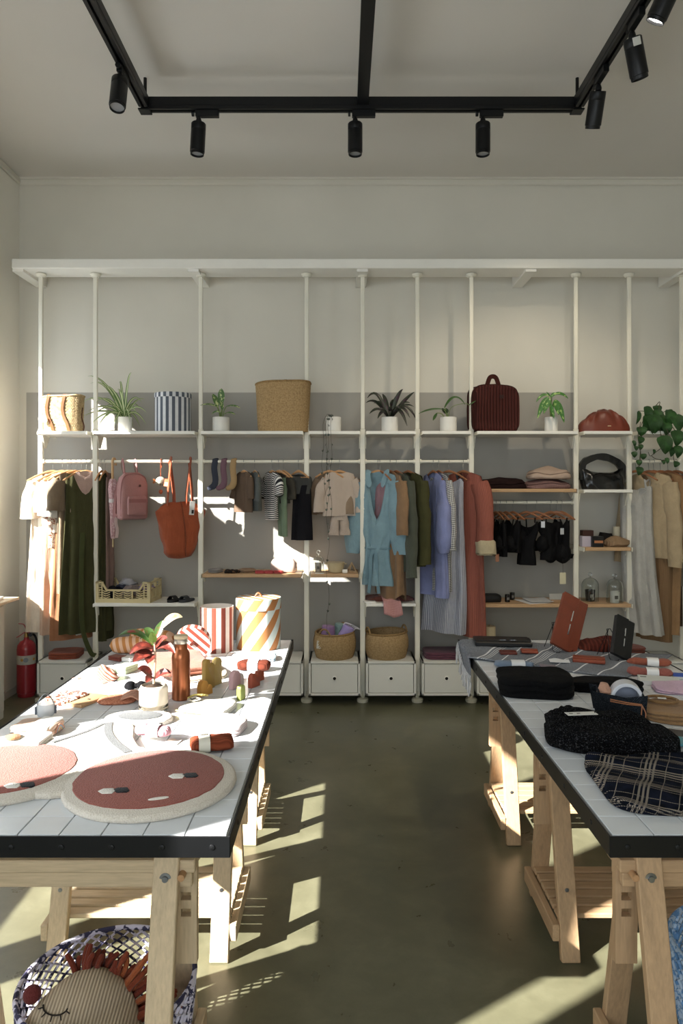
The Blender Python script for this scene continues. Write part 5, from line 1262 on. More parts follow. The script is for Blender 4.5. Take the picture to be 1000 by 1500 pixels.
# spider plant
L0 = Vector((XA(182, 5.78), 5.80, Z_TOP)); t = thing('potted_spider_plant', 'spider plant with long arching leaves in a white pot', 'potted plant', L0)
pot(t, 0.055, 0.125)
sp = leafm('c9cf9a', '5f8433', 0.45, edge=0.45)
rnd = random.Random(8)
tips = [(128, 551, .0), (132, 562, .05), (150, 566, -.05), (193, 546, 0), (208, 590, .05), (214, 622, -.06), (205, 625, .1), (120, 590, -.05), (118, 612, .1), (133, 622, -.1), (143, 626, .05), (165, 628, -.14), (170, 622, -.12), (212, 585, .1), (200, 605, -.14), (150, 600, -.16), (140, 590, -.12), (190, 618, -.16), (160, 575, .12), (205, 600, .14), (127, 604, .14), (175, 560, .1), (172, 570, -.1), (215, 605, -.05), (136, 610, .15), (148, 622, -.17), (186, 575, .12), (195, 628, .12)]
for px, py, dy in tips:
    tip = W2L(L0, px, py, 5.8 + dy); tip.y = dy
    base = V(rnd.uniform(-0.015, 0.015), rnd.uniform(-0.015, 0.015), 0.115)
    high = max(tip.z, 0.115) + (0.10 if tip.z < 0.25 else 0.02)
    mid = V(lerp(base.x, tip.x, 0.5), lerp(base.y, tip.y, 0.5), high + rnd.uniform(0, 0.05))
    pts = [base * (1 - s) ** 2 + mid * 2 * s * (1 - s) + tip * s * s for s in (i / 10 for i in range(11))]
    if tip.z < 0.02: pts[-1].z = max(pts[-1].z, 0.0)
    leafpart(t, pts, 0.021, sp, shape='blade', fold=0.4, up=(0.2 * rnd.uniform(-1, 1), -0.85, 0.5))
# dieffenbachia
L0 = Vector((XA(323, 5.76), 5.78, Z_TOP)); t = thing('potted_dieffenbachia', 'small plant with yellow variegated leaves in a white pot', 'potted plant', L0)
pot(t, 0.067, 0.122)
dm = leafm('48702c', 'cdd68f', 0.4, 0.5, 45)
def broad(t, L0, base, tip, Y, w, mat, rise=0.03, stem=True, shape='lance', fold=0.2, up=(0, -0.5, 1), dy=None):
    tp = W2L(L0, tip[0], tip[1], Y); bs = W2L(L0, base[0], base[1], Y)
    pts = [bs.lerp(tp, s) + V(0, 0, rise * 4 * s * (1 - s)) for s in (i / 10 for i in range(11))]
    leafpart(t, pts, w, mat, shape=shape, fold=fold, up=up)
    if stem:
        m = MB(); root = V(bs.x * 0.2, bs.y * 0.2, 0.10); m.tube(smoothpath([root, root.lerp(bs, 0.5) + V(0, 0, 0.02), bs], 4), 0.0035, 6); part(m, 'stalk', paint('7d9450', 0.5), t)
for base, tip, Y, w in (((324, 594), (324, 569), 5.78, .055), ((319, 597), (311, 577), 5.74, .05), ((318, 596), (293, 594), 5.72, .045), ((331, 596), (352, 598), 5.72, .045), ((322, 604), (310, 607), 5.66, .04), ((330, 606), (345, 608), 5.68, .035), ((326, 600), (322, 588), 5.68, .035)):
    broad(t, L0, base, tip, Y, w, dm, 0.012)
# trailing string plant
L0 = Vector((XA(488, 5.75), 5.77, Z_TOP)); t = thing('potted_string_plant', 'trailing string of hearts plant hanging from a white pot', 'potted plant', L0)
pot(t, 0.062, 0.122)
tl = leafm('4a5148', '72796c', 0.5)
me_leaf = leaf_mesh([V(0, 0, 0), V(0.004, -0.004, -0.006), V(0.006, -0.005, -0.014), V(0.006, -0.005, -0.02)], 0.02, shape='heart').mesh('leaf', tl, 80)
rnd = random.Random(5)
for px, zlow in ((473, 700), (477, 745), (480, 925), (484, 775)):
    Yq = 5.60; top_ = W2L(L0, 480, 607, 5.74); x0 = XA(px, Yq) - L0.x
    z1 = ZA(zlow, Yq) - L0.z
    pts = [V(0.0 - 0.03, -0.04, 0.118), V(x0 * 0.6, -0.1, 0.135), V(x0, Yq - L0.y, 0.05), V(x0 + 0.006, Yq - L0.y, -0.1)]
    nz = max(2, int(-z1 / 0.12))
    for k in range(1, nz + 1): pts.append(V(x0 + 0.012 * math.sin(k * 1.7 + px), Yq - L0.y - 0.008 * math.cos(k * 2 + px), -0.1 + (z1 + 0.1) * k / nz))
    path = smoothpath(pts, 4); m = MB(); m.tube(path, 0.0012, 5); part(m, 'vine', paint('3c3a2f', 0.7), t)
    for p in path[2::2]:
        if rnd.random() < (0.55 if p.z > -0.3 else 0.5):
            o = link('leaf', me_leaf, t); o.location = p; o.rotation_euler = (0, 0, rnd.uniform(0, 6.28)); o.scale = (1.0, 1.0, 1.0)
# dark leaved plant
L0 = Vector((XA(571, 5.76), 5.78, Z_TOP)); t = thing('potted_dark_plant', 'dark purple green strap leaved plant in a white pot', 'potted plant', L0)
pot(t, 0.067, 0.122)
dd = leafm('2b3324', '3d2633', 0.35, 0.5, 20)
for tip, dy, rise in (((538, 583), .0, .10), ((536, 590), .05, .06), ((541, 606), -.08, .05), ((553, 613), -.12, .05), ((560, 577), .1, .03), ((590, 570), 0, .04), ((607, 574), .04, .02), ((606, 596), .1, .05), ((609, 614), 0, .10), ((596, 624), -.1, .09), ((600, 612), -.06, .08), ((600, 590), -.12, .04), ((575, 585), -.15, .02), ((555, 600), -.16, .03), ((582, 578), .12, .02), ((570, 610), -.14, .05), ((587, 600), -.15, .05), ((547, 592), .12, .06)):
    tp = W2L(L0, tip[0], tip[1], 5.78 + dy); tp.y = dy
    bs = V(tp.x * 0.08, tp.y * 0.1, 0.115)
    pts = [bs.lerp(tp, s) + V(0, 0, rise * 4 * s * (1 - s)) for s in (i / 10 for i in range(11))]
    leafpart(t, pts, 0.036, dd, fold=0.35, up=(0, -0.7, 0.7))
# two leaved plant
L0 = Vector((XA(657, 5.76), 5.78, Z_TOP)); t = thing('potted_two_leaf_plant', 'sparse plant with long green oval leaves in a white pot', 'potted plant', L0)
pot(t, 0.067, 0.122)
gm = leafm('375a20', '43692a', 0.35, 0.5, 20)
broad(t, L0, (650, 600), (613, 606), 5.70, 0.042, gm, 0.015); broad(t, L0, (651, 597), (681, 593), 5.72, 0.042, gm, 0.07); broad(t, L0, (640, 605), (634, 616), 5.66, 0.03, gm, 0.0)
broad(t, L0, (652, 606), (647, 598), 5.78, 0.05, leafm('22371a', '2d451f'), 0.0); broad(t, L0, (655, 605), (653, 598), 5.74, 0.035, leafm('22371a', '2d451f'), 0.0); broad(t, L0, (686, 594), (697, 587), 5.66, 0.02, gm, 0.0, stem=False)
m = MB(); p1 = W2L(L0, 681, 593, 5.72); p2 = W2L(L0, 687, 594, 5.66); m.tube(smoothpath([V(0, 0, 0.11), V(0.02, -0.03, 0.2), p1 + V(0, 0.0, 0.012), p2], 4), 0.0025, 5); part(m, 'stalk', paint('7d9450', 0.5), t)
# aglaonema
L0 = Vector((XA(807, 5.76), 5.76, Z_TOP)); t = thing('potted_aglaonema', 'drooping green leaved plant in a narrow white pot beside the brown case', 'potted plant', L0)
pot(t, 0.052, 0.12)
am = leafm('3f7a2a', 'a9c86a', 0.4, 0.54, 40)
for base, tip, Y, w, rise in (((803, 582), (787, 613), 5.70, .045, .03), ((806, 585), (796, 606), 5.66, .045, .02), ((812, 586), (826, 619), 5.68, .05, .03), ((810, 588), (818, 608), 5.64, .045, .02), ((808, 580), (832, 584), 5.80, .03, .03), ((803, 580), (785, 589), 5.82, .025, .03), ((806, 582), (815, 577), 5.76, .03, .01), ((806, 590), (811, 613), 5.63, .03, .0), ((806, 581), (800, 574), 5.78, .014, .0)):
    broad(t, L0, base, tip, Y, w, am, rise, up=(0, -1, 0.5))
m = MB(); m.tube(smoothpath([(0, 0, 0.1), (-0.005, 0, 0.18), (-0.004, 0, 0.26)], 4), 0.006, 8); part(m, 'stem', paint('3c4a26', 0.6), t)
# heart leaved vine
L0 = Vector((XA(965, 5.74), 5.78, Z_TOP)); t = thing('heart_leaf_vine', 'trailing vine with large dark green heart shaped leaves on the top shelf', 'potted plant', L0)
pot(t, 0.06, 0.10, paint('2c2f28', 0.6))
hv = leafm('23461b', '2f5a24', 0.35, 0.5, 15)
hearts = [(933, 612, 20, 6, -.10), (946, 606, 22, 12, -.1), (955, 622, 30, 20, -.14), (968, 622, 28, 16, -.1), (978, 613, 26, 16, -.12), (990, 620, 25, 17, -.15), (971, 652, 27, 20, -.19), (989, 642, 24, 17, -.19), (991, 662, 19, 12, -.19), (982, 662, 15, 9, -.18), (961, 600, 12, 12, 0), (981, 604, 9, 6, -.05), (938, 632, 14, 14, -.17), (937, 645, 11, 9, -.18), (928, 650, 10, 5, -.18), (937, 655, 9, 7, -.18), (931, 657, 7, 6, -.18), (928, 666, 9, 8, -.18), (941, 669, 9, 9, -.18), (935, 678, 9, 8, -.18), (935, 690, 13, 10, -.18), (957, 662, 8, 4, -.18), (971, 677, 7, 5, -.18), (976, 675, 9, 6, -.18), (989, 680, 9, 9, -.18), (945, 622, 26, 16, -.12), (962, 612, 24, 14, -.06), (974, 628, 20, 14, -.14)]
rnd = random.Random(3)
k_ = 0
for px, py, h, w, dy in hearts:
    Y = 5.78 + dy; c = W2L(L0, px, py, Y); hh = h * Y / FPX; ww = w * Y / FPX
    tilt = rnd.uniform(-0.35, 0.35)
    pts = [c + V(math.sin(tilt) * (0.5 - s) * -hh, -0.03 * math.sin(pi * s) * hh / 0.1, (0.5 - s) * hh) for s in (i / 12 for i in range(13))]
    m = leaf_mesh(pts, ww * 1.12, fold=0.18, shape='heart', up=(0, -1, 0)); part(m, 'leaf', hv, t, 80)
    if h > 11:
        m = MB(); m.tube(smoothpath([V(0.02 * rnd.uniform(-1, 1), -0.02, 0.09), V(c.x * 0.55, -0.06, max(c.z + 0.05, 0.12)), pts[0]], 4), 0.0028, 5); part(m, 'stalk', paint('4a4a2c', 0.6), t)
for seq in ([(938, 618), (934, 640), (937, 655), (938, 668), (934, 690)], [(976, 628), (984, 650), (986, 670), (989, 682)], [(984, 660), (972, 655), (958, 664), (952, 668), (949, 662)], [(954, 668), (960, 672), (978, 676)]):
    m = MB(); m.tube(smoothpath([W2L(L0, a, b, 5.59) for a, b in seq], 4), 0.0026, 5); part(m, 'vine', paint('4a4130', 0.7), t)

# ---------------------------------------------------------------- fire extinguisher and counter
t = thing('fire_extinguisher', 'red fire extinguisher standing on the floor in the corner', 'fire extinguisher', (-2.605, 5.93, 0), D2R(20))
M_red = paint('9c1020', 0.3, 0.04, spec=0.5)
m = MB(); m.lathe([(0.066, 0), (0.07, 0.008), (0.07, 0.03), (0.075, 0.034), (0.075, 0.385), (0.07, 0.42), (0.05, 0.45), (0.026, 0.462), (0.02, 0.47), (0.02, 0.485)], 36); part(m, 'cylinder', M_red, t)
m = MB(); m.lathe([(0.0756, 0.27), (0.0756, 0.345)], 36, cap0=False, cap1=False); lb = part(m, 'paper_label', paint('b9b6a8', 0.5, 0.1, 30), t)
for a in (-0.55, 0.25, 0.0):
    m = MB(); m.lathe([(0.012, 0), (0.012, 0.0008)] if a else [(0.02, 0), (0.02, 0.0008)], 12); an = -pi / 2 - a * 1.6; m.xf(Matrix.Translation((0.0756 * math.cos(an), 0.0756 * math.sin(an), 0.31)) @ Matrix.Rotation(an + pi / 2, 4, 'Z') @ Matrix.Rotation(pi / 2, 4, 'X')); part(m, 'label_icon', paint('c9962c' if a else '8e9298', 0.5), lb)
m = MB(); m.lathe([(0.018, 0.485), (0.018, 0.51), (0.012, 0.525)], 16); part(m, 'valve', paint('9a7a3c', 0.3, metal=0.8), t)
m = MB(); m.ribbon(smoothpath([(0.03, 0, 0.51), (-0.01, 0, 0.525), (-0.05, 0, 0.50), (-0.075, 0, 0.487)], 4), 0.022, 0.006, (0, 0, 1)); part(m, 'carry_handle', M_red, t)
m = MB(); m.ribbon(smoothpath([(0.025, 0, 0.52), (0.0, 0, 0.545), (-0.02, 0, 0.59), (-0.06, 0, 0.60)], 4), 0.02, 0.006, (0, 0, 1)); part(m, 'squeeze_lever', M_red, t)
m = MB(); m.lathe([(0.016, 0), (0.016, 0.01)], 16); m.xf(Matrix.Translation((0.03, -0.012, 0.505)) @ Matrix.Rotation(pi / 2, 4, 'X')); part(m, 'gauge', paint('1a1a1a', 0.4), t)
m = MB(); m.tube(smoothpath([(0.02, 0.0, 0.5), (0.06, 0.03, 0.49), (0.083, 0.03, 0.4), (0.085, 0.02, 0.25), (0.085, 0.02, 0.1)], 5), 0.009, 8); part(m, 'hose', paint('141414', 0.6), t)
ct = thing('counter', 'white counter with a thin pale wood top along the window wall', 'counter', (-2.62, 4.0, 0))
m = MB(); m.box((0.0, 0, 0.43), (0.20, 2.7, 0.86), None, 0.004); part(m, 'cabinet_body', paint('dcd9cd', 0.5), ct, 20)
m = MB(); m.box((0.02, 0.03, 0.872), (0.27, 2.92, 0.022), None, 0.003); part(m, 'counter_top', wood('dcc7a4', 'y', 0.4), ct, 20)
for k in range(4):
    m = MB(); m.box((0.104, -1.0 + k * 0.67, 0.45), (0.008, 0.655, 0.78), None, 0.002); part(m, 'cabinet_door', paint('e2dfd4', 0.5), ct, 20)
sheet('white paper stack on the counter by the wall', (-2.6, 5.28, 0.883), 0.2, 0.16, 0.22, 'ece9e2', 0.012)
# ---------------------------------------------------------------- left table goods
Z = TT + 0.0005
def TP(px, py): p = GP(px, py, TT); return (p.x, p.y, Z)
# cherry shaped rug
rg = thing('cherry_rug', 'tufted rug shaped like two rust cherries with sleepy eyes and a grey leaf', 'rug', (-0.75, 2.15, Z))
M_rb = pile('cfc2af', 'ece3d5'); M_rr = pile('92493a', 'ad6050'); M_rg = pile('45484a', '66696a')
def rl(x, y): return V(x + 0.75, y - 2.15, 0)
def disc(c, R, z0, z1, bev, n=56): return [(c.x + R * math.cos(2 * pi * i / n), c.y + R * math.sin(2 * pi * i / n)) for i in range(n)]
cR, cL = rl(-0.548, 2.065), rl(-0.995, 2.135)
m = MB(); m.prism(disc(cR, 0.243, 0, 0, 0), 0, 0.019, 0.009); m.prism(disc(cL, 0.228, 0, 0, 0), 0, 0.0188, 0.009)
br = [rl(*p) for p in ((-0.80, 1.965), (-0.745, 1.985), (-0.62, 2.2), (-0.58, 2.29), (-0.655, 2.33), (-0.70, 2.42), (-0.725, 2.52), (-0.76, 2.60), (-0.83, 2.62), (-0.87, 2.55), (-0.93, 2.45), (-1.0, 2.36), (-1.06, 2.33), (-1.0, 2.1), (-0.875, 1.97))]
m.prism([(p.x, p.y) for p in br], 0, 0.0186, 0.008)
lf = rl(-0.745, 2.635); m.prism([(lf.x + 0.125 * math.cos(a), lf.y + 0.085 * math.sin(a)) for a in [2 * pi * i / 32 for i in range(32)]], 0, 0.0184, 0.008)
m.jitter(0.0022, 90, 2, mask=lambda p: 1 if p.z > 0.001 else 0); part(m, 'cream_border', M_rb, rg, 60)
for c, R in ((cR, 0.212), (cL, 0.198)):
    m = MB(); pts = disc(c + V(-0.006, 0.01, 0), R, 0, 0, 0); pts = [(x + 0.004 * noise.noise(V(x * 30, y * 30, 0)), y + 0.004 * noise.noise(V(x * 30, y * 30, 3))) for x, y in pts]; m.prism(pts, 0.012, 0.0215, 0.003); part(m, 'cherry', M_rr, rg, 60)
m = MB(); m.prism([(lf.x + 0.003 + 0.082 * math.cos(a), lf.y + 0.008 + 0.05 * math.sin(a)) for a in [2 * pi * i / 28 for i in range(28)]], 0.012, 0.0212, 0.003); part(m, 'leaf', M_rg, rg, 60)
for pts in (((-0.83, 2.56), (-0.80, 2.46), (-0.745, 2.36), (-0.675, 2.27)), ((-0.845, 2.55), (-0.88, 2.46), (-0.95, 2.36))):
    m = MB(); m.ribbon(smoothpath([rl(*p) + V(0, 0, 0.0165) for p in pts], 5), 0.026 if pts[0][0] > -0.84 else 0.014, 0.009, (0, 0, 1)); part(m, 'stem', M_rg, rg, 60)
def eye(px, py, flip=1):
    p = GP(px, py, TT + 0.02); c = rl(p.x, p.y)
    for dx, hexc in ((-0.018, 'efe9de'), (0.02, '15161c')):
        m = MB(); s = 1 if dx < 0 else -1
        m.prism([(c.x + dx + x * 0.024, c.y + y * 0.024 + (0.006 if s < 0 else 0)) for x, y in ((-1, -0.1 * s), (-0.3, -0.75), (0.8, -0.65), (1, 0.2 * s), (0.5, 0.7), (-0.6, 0.6))], 0.018, 0.0235, 0.001); part(m, 'eye_white' if dx < 0 else 'pupil', pile(hexc, hexc), rg, 60)
eye(166, 1160); eye(268, 1138); eye(28, 1152)
p = GP(232, 1171, TT + 0.02); c = rl(p.x, p.y); m = MB(); m.prism([(c.x + 0.026 * math.cos(a), c.y + 0.008 * math.sin(a) + 0.008 * math.cos(a)) for a in [2 * pi * i / 16 for i in range(16)]], 0.018, 0.0235, 0.001); part(m, 'mouth', pile('efe9de', 'efe9de'), rg, 60)

# glazed glass pot with croton
L0 = Vector(TP(225, 1043)); t = thing('potted_croton', 'slender red and green leaved plant in a cream glass pot', 'potted plant', L0)
R, H = 0.056, 0.105
m = MB(); m.lathe([(R * 0.8, 0.014), (R * 0.93, 0.022), (R * 0.96, 0.04), (R * 0.96, H - 0.012), (R * 0.86, H - 0.002), (R * 0.8, H), (R * 0.78, H - 0.02)], 40, cap1=False); part(m, 'inner_pot', paint('ddd0ba', 0.3, 0.02, spec=0.5), t)
m = MB(); m.lathe([(R * 0.86, 0.0), (R * 0.97, 0.003), (R * 1.0, 0.012), (R * 0.985, 0.028), (R * 0.965, 0.034), (R * 0.94, 0.024), (R * 0.8, 0.0135), (0.0, 0.0135)], 40, cap1=False); part(m, 'glass_shell', glass('f6f4ee'), t)
m = MB(); m.lathe([(R * 0.79, H - 0.016), (R * 0.5, H - 0.004), (0.004, H)], 24, cap0=False); m.jitter(0.006, 60, 3); part(m, 'soil', M_soil, t)
stem = smoothpath([V(0, 0, H - 0.01), V(0.004, 0.0, 0.16), V(0.006, 0, 0.21), V(0.002, 0, 0.28)], 5)
m = MB(); m.tube(stem, [0.005] * 6 + [0.004] * 6 + [0.0035] * 4, 8); part(m, 'stem', paint('b79a7c', 0.6), t)
red, grn, pal = leafm('5c2219', '8a3324', 0.35, 0.5, 30), leafm('3c5a1c', '7a2d20', 0.35, 0.56, 30), leafm('c9b58e', 'a88d5c', 0.45, 0.5, 30)
Yp = L0.y
for base, tip, dy, w, mt, rise in (((224, 945), (174, 931), .02, .022, grn, .03), ((224, 950), (190, 958), -.05, .03, red, .02), ((226, 940), (211, 921), 0, .03, grn, .01), ((228, 935), (238, 909), .02, .028, grn, .0), ((236, 921), (267, 904), .04, .028, pal, .02), ((228, 948), (245, 935), -.04, .03, red, .01), ((230, 950), (256, 957), -.06, .032, red, .02), ((222, 956), (195, 970), -.07, .04, red, .01), ((223, 958), (216, 972), -.08, .035, red, .0),
        ((222, 990), (202, 980), -.03, .03, red, .01), ((224, 994), (214, 1000), -.05, .03, red, .01), ((226, 994), (250, 986), -.03, .028, red, .012), ((225, 945), (205, 936), .05, .02, grn, .02), ((226, 950), (243, 952), .06, .03, red, .01), ((225, 942), (222, 925), -.04, .028, leafm('6f9a2e', '4a7420'), .0), ((223, 955), (207, 962), .05, .03, red, .015)):
    bs = W2L(L0, base[0], base[1], Yp); tp = W2L(L0, tip[0], tip[1], Yp + dy); 
    bs = V(bs.x, 0, bs.z)
    pts = [bs.lerp(tp, s) + V(0, 0, rise * 4 * s * (1 - s)) for s in (i / 10 for i in range(11))]
    leafpart(t, pts, w * 1.1, mt, fold=0.3, up=(0.1, -0.75, 0.65))
# copper bottle
t = thing('copper_bottle', 'copper metal water bottle with a pale wooden lid', 'bottle', TP(265, 1024))
cop = paint('a85c2c', 0.28, 0.08, 10, 0.5, metal=0.75)
m = MB(); m.lathe([(0.033, 0), (0.037, 0.004), (0.037, 0.17), (0.034, 0.19), (0.026, 0.204), (0.025, 0.206), (0.0255, 0.225), (0.024, 0.226)], 40); part(m, 'body', cop, t)
m = MB(); m.lathe([(0.0245, 0.226), (0.026, 0.228), (0.026, 0.245), (0.024, 0.247)], 36); part(m, 'collar', paint('b9b3a6', 0.3, metal=0.8), t)
m = MB(); m.lathe([(0.0275, 0.247), (0.028, 0.249), (0.028, 0.258), (0.026, 0.26)], 36); part(m, 'lid', wood('d8c49c', 'x', 0.5), t)
m = MB(); m.tube(arc((-0.022, 0, 0.258), (0.03, 0, 0.232), 0.012, 10), 0.002, 6); part(m, 'wire_loop', paint('c9c4b8', 0.3, metal=0.9), t)
# striped pouches
def bolster(lab, loc, rz, L, R, mat, seed):
    m = MB(); rows = []
    for k in range(17):
        s = k / 16; x = (s - 0.5) * L; r = R * (1 - abs(2 * s - 1) ** 5) ** 0.5 + 0.004
        rows.append([V(x, r * math.cos(a), R * 0.78 + r * 0.78 * math.sin(a)) for a in [2 * pi * i / 28 for i in range(28)]])
    m.grid(rows, True, True, True); m.jitter(0.006, 16, seed)
    for i, p in enumerate(m.v): m.uv[i] = (p.x + 0.25 * p.z, p.z)
    return single(m, 'striped_pouch', mat, lab, 'pouch', loc, rz, 'striped fabric pouches', 60)
sto = striped('c07b34', 'dfb392', 0.034, 0.5, 'x')
bolster('orange and pink striped round pouch nearest the table edge', TP(195, 956), D2R(8), 0.24, 0.05, sto, 2)
bolster('orange and pink striped round pouch behind another one', (TP(225, 944)[0], TP(225, 946)[1], Z), D2R(-14), 0.26, 0.055, sto, 4)
# red and white striped box, with lid leaning on it
Rq = 0.088; rw = striped('8f3f2c', 'e3d3c7', 2 * pi * Rq / 11, 0.5, 'x', rough=0.6, bump=0)
bx = TP(313, 958); drum('open rust and cream striped round box', (bx[0], bx[1] + 0.09, Z), Rq, 0.235, rw, None, None, lid=False)
lidm = striped('8f3f2c', 'e3d3c7', 0.037, 0.5, 'x', 'Object', 0.6, bump=0)
t = thing('box_lid', 'rust and cream striped round lid leaning against the open striped box', 'lid', (TP(287, 960)[0], TP(287, 962)[1], Z + 0.004), 0)
t.rotation_euler = (D2R(18), 0, 0)
m = MB(); m.lathe([(0.088, 0.0), (0.09, 0.002), (0.09, 0.03), (0.0885, 0.03), (0.0885, 0.006)], 48, cap0=False, cap1=False)
m.xf(Matrix.Translation((0, 0, 0.09)) @ Matrix.Rotation(pi / 2, 4, 'X') @ Matrix.Rotation(D2R(45), 4, 'Z')); 
for i, p in enumerate(m.v): m.uv[i] = (math.atan2(p.z - 0.09, p.x) * 0.09, p.y)
part(m, 'lid_rim', striped('8f3f2c', 'e3d3c7', 0.037, 0.5, 'x', 'UV', 0.6, bump=0), t)
m = MB(); m.lathe([(0.089, 0.0315), (0.045, 0.0315), (0.003, 0.0315)], 48, cap0=False); 
o = part(m, 'lid_face', lidm, t); o.matrix_local = Matrix.Translation((0, 0, 0.09)) @ Matrix.Rotation(pi / 2, 4, 'X') @ Matrix.Rotation(D2R(45), 4, 'Z')
m = MB(); m.ribbon([(-0.014, 0, 0), (0.014, 0, 0)], 0.014, 0.006, (0, 1, 0)); m.xf(Matrix.Translation((0, -0.036, 0.092)) @ Matrix.Rotation(D2R(-45), 4, 'Y')); part(m, 'pull_tab', leather('7a3524'), o.parent)
# orange and teal drum
Rd = 0.119
diag = striped('b8763a', 'cfdcd6', 0.085, 0.5, 'x', 'UV', 0.55, rot=D2R(36), bump=0)
dp = TP(374.5, 955); t = drum('tall lidded drum with orange and pale teal diagonal stripes', (dp[0], dp[1] + 0.12, Z), Rd, 0.262, diag, diag, striped('b8763a', 'cfdcd6', 0.052, 0.5, 'x', 'Object', 0.55, rot=D2R(-40), bump=0), leather('a5622f'), liph=0.05)
# cloths, blanket
def drape(name, lab, cat, loc, rz, w, d, h, mat, seed, layers=2, lumps=0.014, group='cloths on the tables', e=4.5):
    m = slab(w, d, fold_prof(h, layers, 0.006), e, 60, lumps, 9, seed, dome=0.004)
    for i, p in enumerate(m.v): m.uv[i] = (p.x, p.y + p.z)
    return single(m, name, mat, lab, cat, loc, rz, group, 60)
drape('folded_blanket', 'cream folded blanket under the terracotta pink one', 'blanket', TP(285, 985), D2R(24), 0.26, 0.36, 0.018, cloth('d9c8ae'), 4, 2, 0.008)
x, y, z = TP(268, 984); drape('folded_blanket', 'terracotta pink folded blanket lying on the cream one', 'blanket', (x - 0.02, y, z + 0.027), D2R(24), 0.27, 0.38, 0.03, cloth('b06a52'), 6, 2, 0.01)
drape('striped_cloth', 'pale blue and white striped folded cloth in front of the drum', 'cloth', TP(372, 966), D2R(4), 0.22, 0.14, 0.022, striped('9db6c4', 'e6ebee', 0.02, 0.4, 'x'), 8, 2, 0.01)
def banded(name, lab, loc, rz, L, w, h, mat, bandhex, seed, cat='socks', bw=0.3, off=0.0, folds=True):
    """rolled socks or tights with a paper band"""
    t = thing(name, lab, cat, loc, rz, 'banded knit bundles')
    m = MB(); rows = []
    for k in range(21):
        s = k / 20; x = (s - 0.5) * L
        pin = 1 - 0.16 * math.exp(-((s - 0.5 - off) / (bw * 0.55)) ** 2)
        en = (1 - abs(2 * s - 1) ** 6) ** 0.5 * 0.85 + 0.15
        rows.append([V(x, w / 2 * pin * en * math.copysign(abs(math.cos(a)) ** 0.75, math.cos(a)), h / 2 + h / 2 * pin * en * math.copysign(abs(math.sin(a)) ** 0.8, math.sin(a))) for a in [2 * pi * i / 28 for i in range(28)]])
    m.grid(rows, True, True, True); m.jitter(0.007, 26, seed, mask=lambda p: min(1, p.z / 0.01) * (0.25 if abs(p.x / L - off) < bw * 0.6 else 1)); part(m, 'knit', mat, t, 60)
    m = MB(); rows = []
    for x in (-bw * L / 2, bw * L / 2):
        rows.append([V(x + off * L, (w / 2 * 0.9 + 0.004) * math.copysign(abs(math.cos(a)) ** 0.7, math.cos(a)), h / 2 + (h / 2 * 0.9 + 0.004) * math.copysign(abs(math.sin(a)) ** 0.7, math.sin(a))) for a in [2 * pi * i / 32 for i in range(32)]])
    m.grid(rows, True); b = part(m, 'paper_band', paint(bandhex, 0.7), t, 60)
    return t, b
def marks(t, b, xs, y, z, w, l, hexc='1c1a18'):
    for x in xs:
        m = MB(); m.box((x, y, z), (w, l, 0.0012)); part(m, 'print_mark', paint(hexc, 0.7), b, False)
banded('rolled_socks', 'dark rust rolled socks in a white paper band near the striped drum', TP(372, 982), D2R(-8), 0.165, 0.07, 0.05, ribbed('6e2f1b', '52210f', 0.006, 'y', 'Object'), 'e3dfd9', 3)
# wooden stacking shapes
def cloudprism(name, lab, loc, rz, outline, th, mat, tilt=0.0):
    m = MB(); m.prism(outline, -th / 2, th / 2, 0.003); m.xf(Matrix.Rotation(pi / 2, 4, 'X'))
    return single(m, name, mat, lab, 'toy', loc, (tilt, 0, rz), 'stacking toy shapes')
def bumps(w, h, tops, n=10):
    """outline of an arch/cloud: base then rounded tops from right to left"""
    pts = [(-w / 2, 0), (w / 2, 0)]; 
    for cx, cy, r in tops: pts += [(cx + r * math.cos(a), cy + r * math.sin(a)) for a in [pi * i / n for i in range(n + 1)]]
    pts.append((-w / 2, tops[-1][1])); return pts
mu, oc, pk, gr, te = (paint(h, 0.55, 0.05) for h in ('a8842f', 'c98a22', 'cfa3a5', '7d8434', 'a3492c'))
cloudprism('toy_arch', 'mustard stacking toy shape, tallest of the set', TP(305, 1009), D2R(62), bumps(0.062, 0.13, [(0.011, 0.09, 0.02), (-0.014, 0.112, 0.017)]), 0.022, mu)
cloudprism('toy_arch', 'light mustard stacking toy shape behind the tallest', TP(316, 1003), D2R(62), bumps(0.06, 0.12, [(0.008, 0.095, 0.022), (-0.016, 0.08, 0.014)]), 0.022, paint('b89a4e', 0.55, 0.05))
cloudprism('toy_cloud', 'ochre cloud shaped stacking toy', TP(300, 1018), D2R(58), bumps(0.07, 0.06, [(0.018, 0.025, 0.016), (-0.012, 0.042, 0.021)]), 0.024, oc)
cloudprism('toy_arch', 'pink stacking toy shape with white face', TP(344, 1008), D2R(62), bumps(0.06, 0.07, [(0.0, 0.046, 0.029)]), 0.022, pk)
cloudprism('toy_arch', 'white stacking toy shape beside the pink one', TP(350, 1004), D2R(62), bumps(0.05, 0.05, [(0.0, 0.03, 0.024)]), 0.02, paint('e6ddd6', 0.55))
cloudprism('toy_block', 'olive green stacking toy block', TP(353, 1025), D2R(64), bumps(0.036, 0.05, [(0.0, 0.045, 0.017)]), 0.02, gr)
cloudprism('toy_cloud', 'terracotta cloud shaped stacking toy', TP(372, 1006), D2R(60), bumps(0.06, 0.06, [(0.014, 0.036, 0.016), (-0.012, 0.042, 0.018)]), 0.022, te)
cloudprism('toy_cloud', 'small terracotta stacking toy behind the larger terracotta one', TP(380, 997), D2R(60), bumps(0.045, 0.05, [(0.008, 0.03, 0.014), (-0.01, 0.034, 0.012)]), 0.022, te)
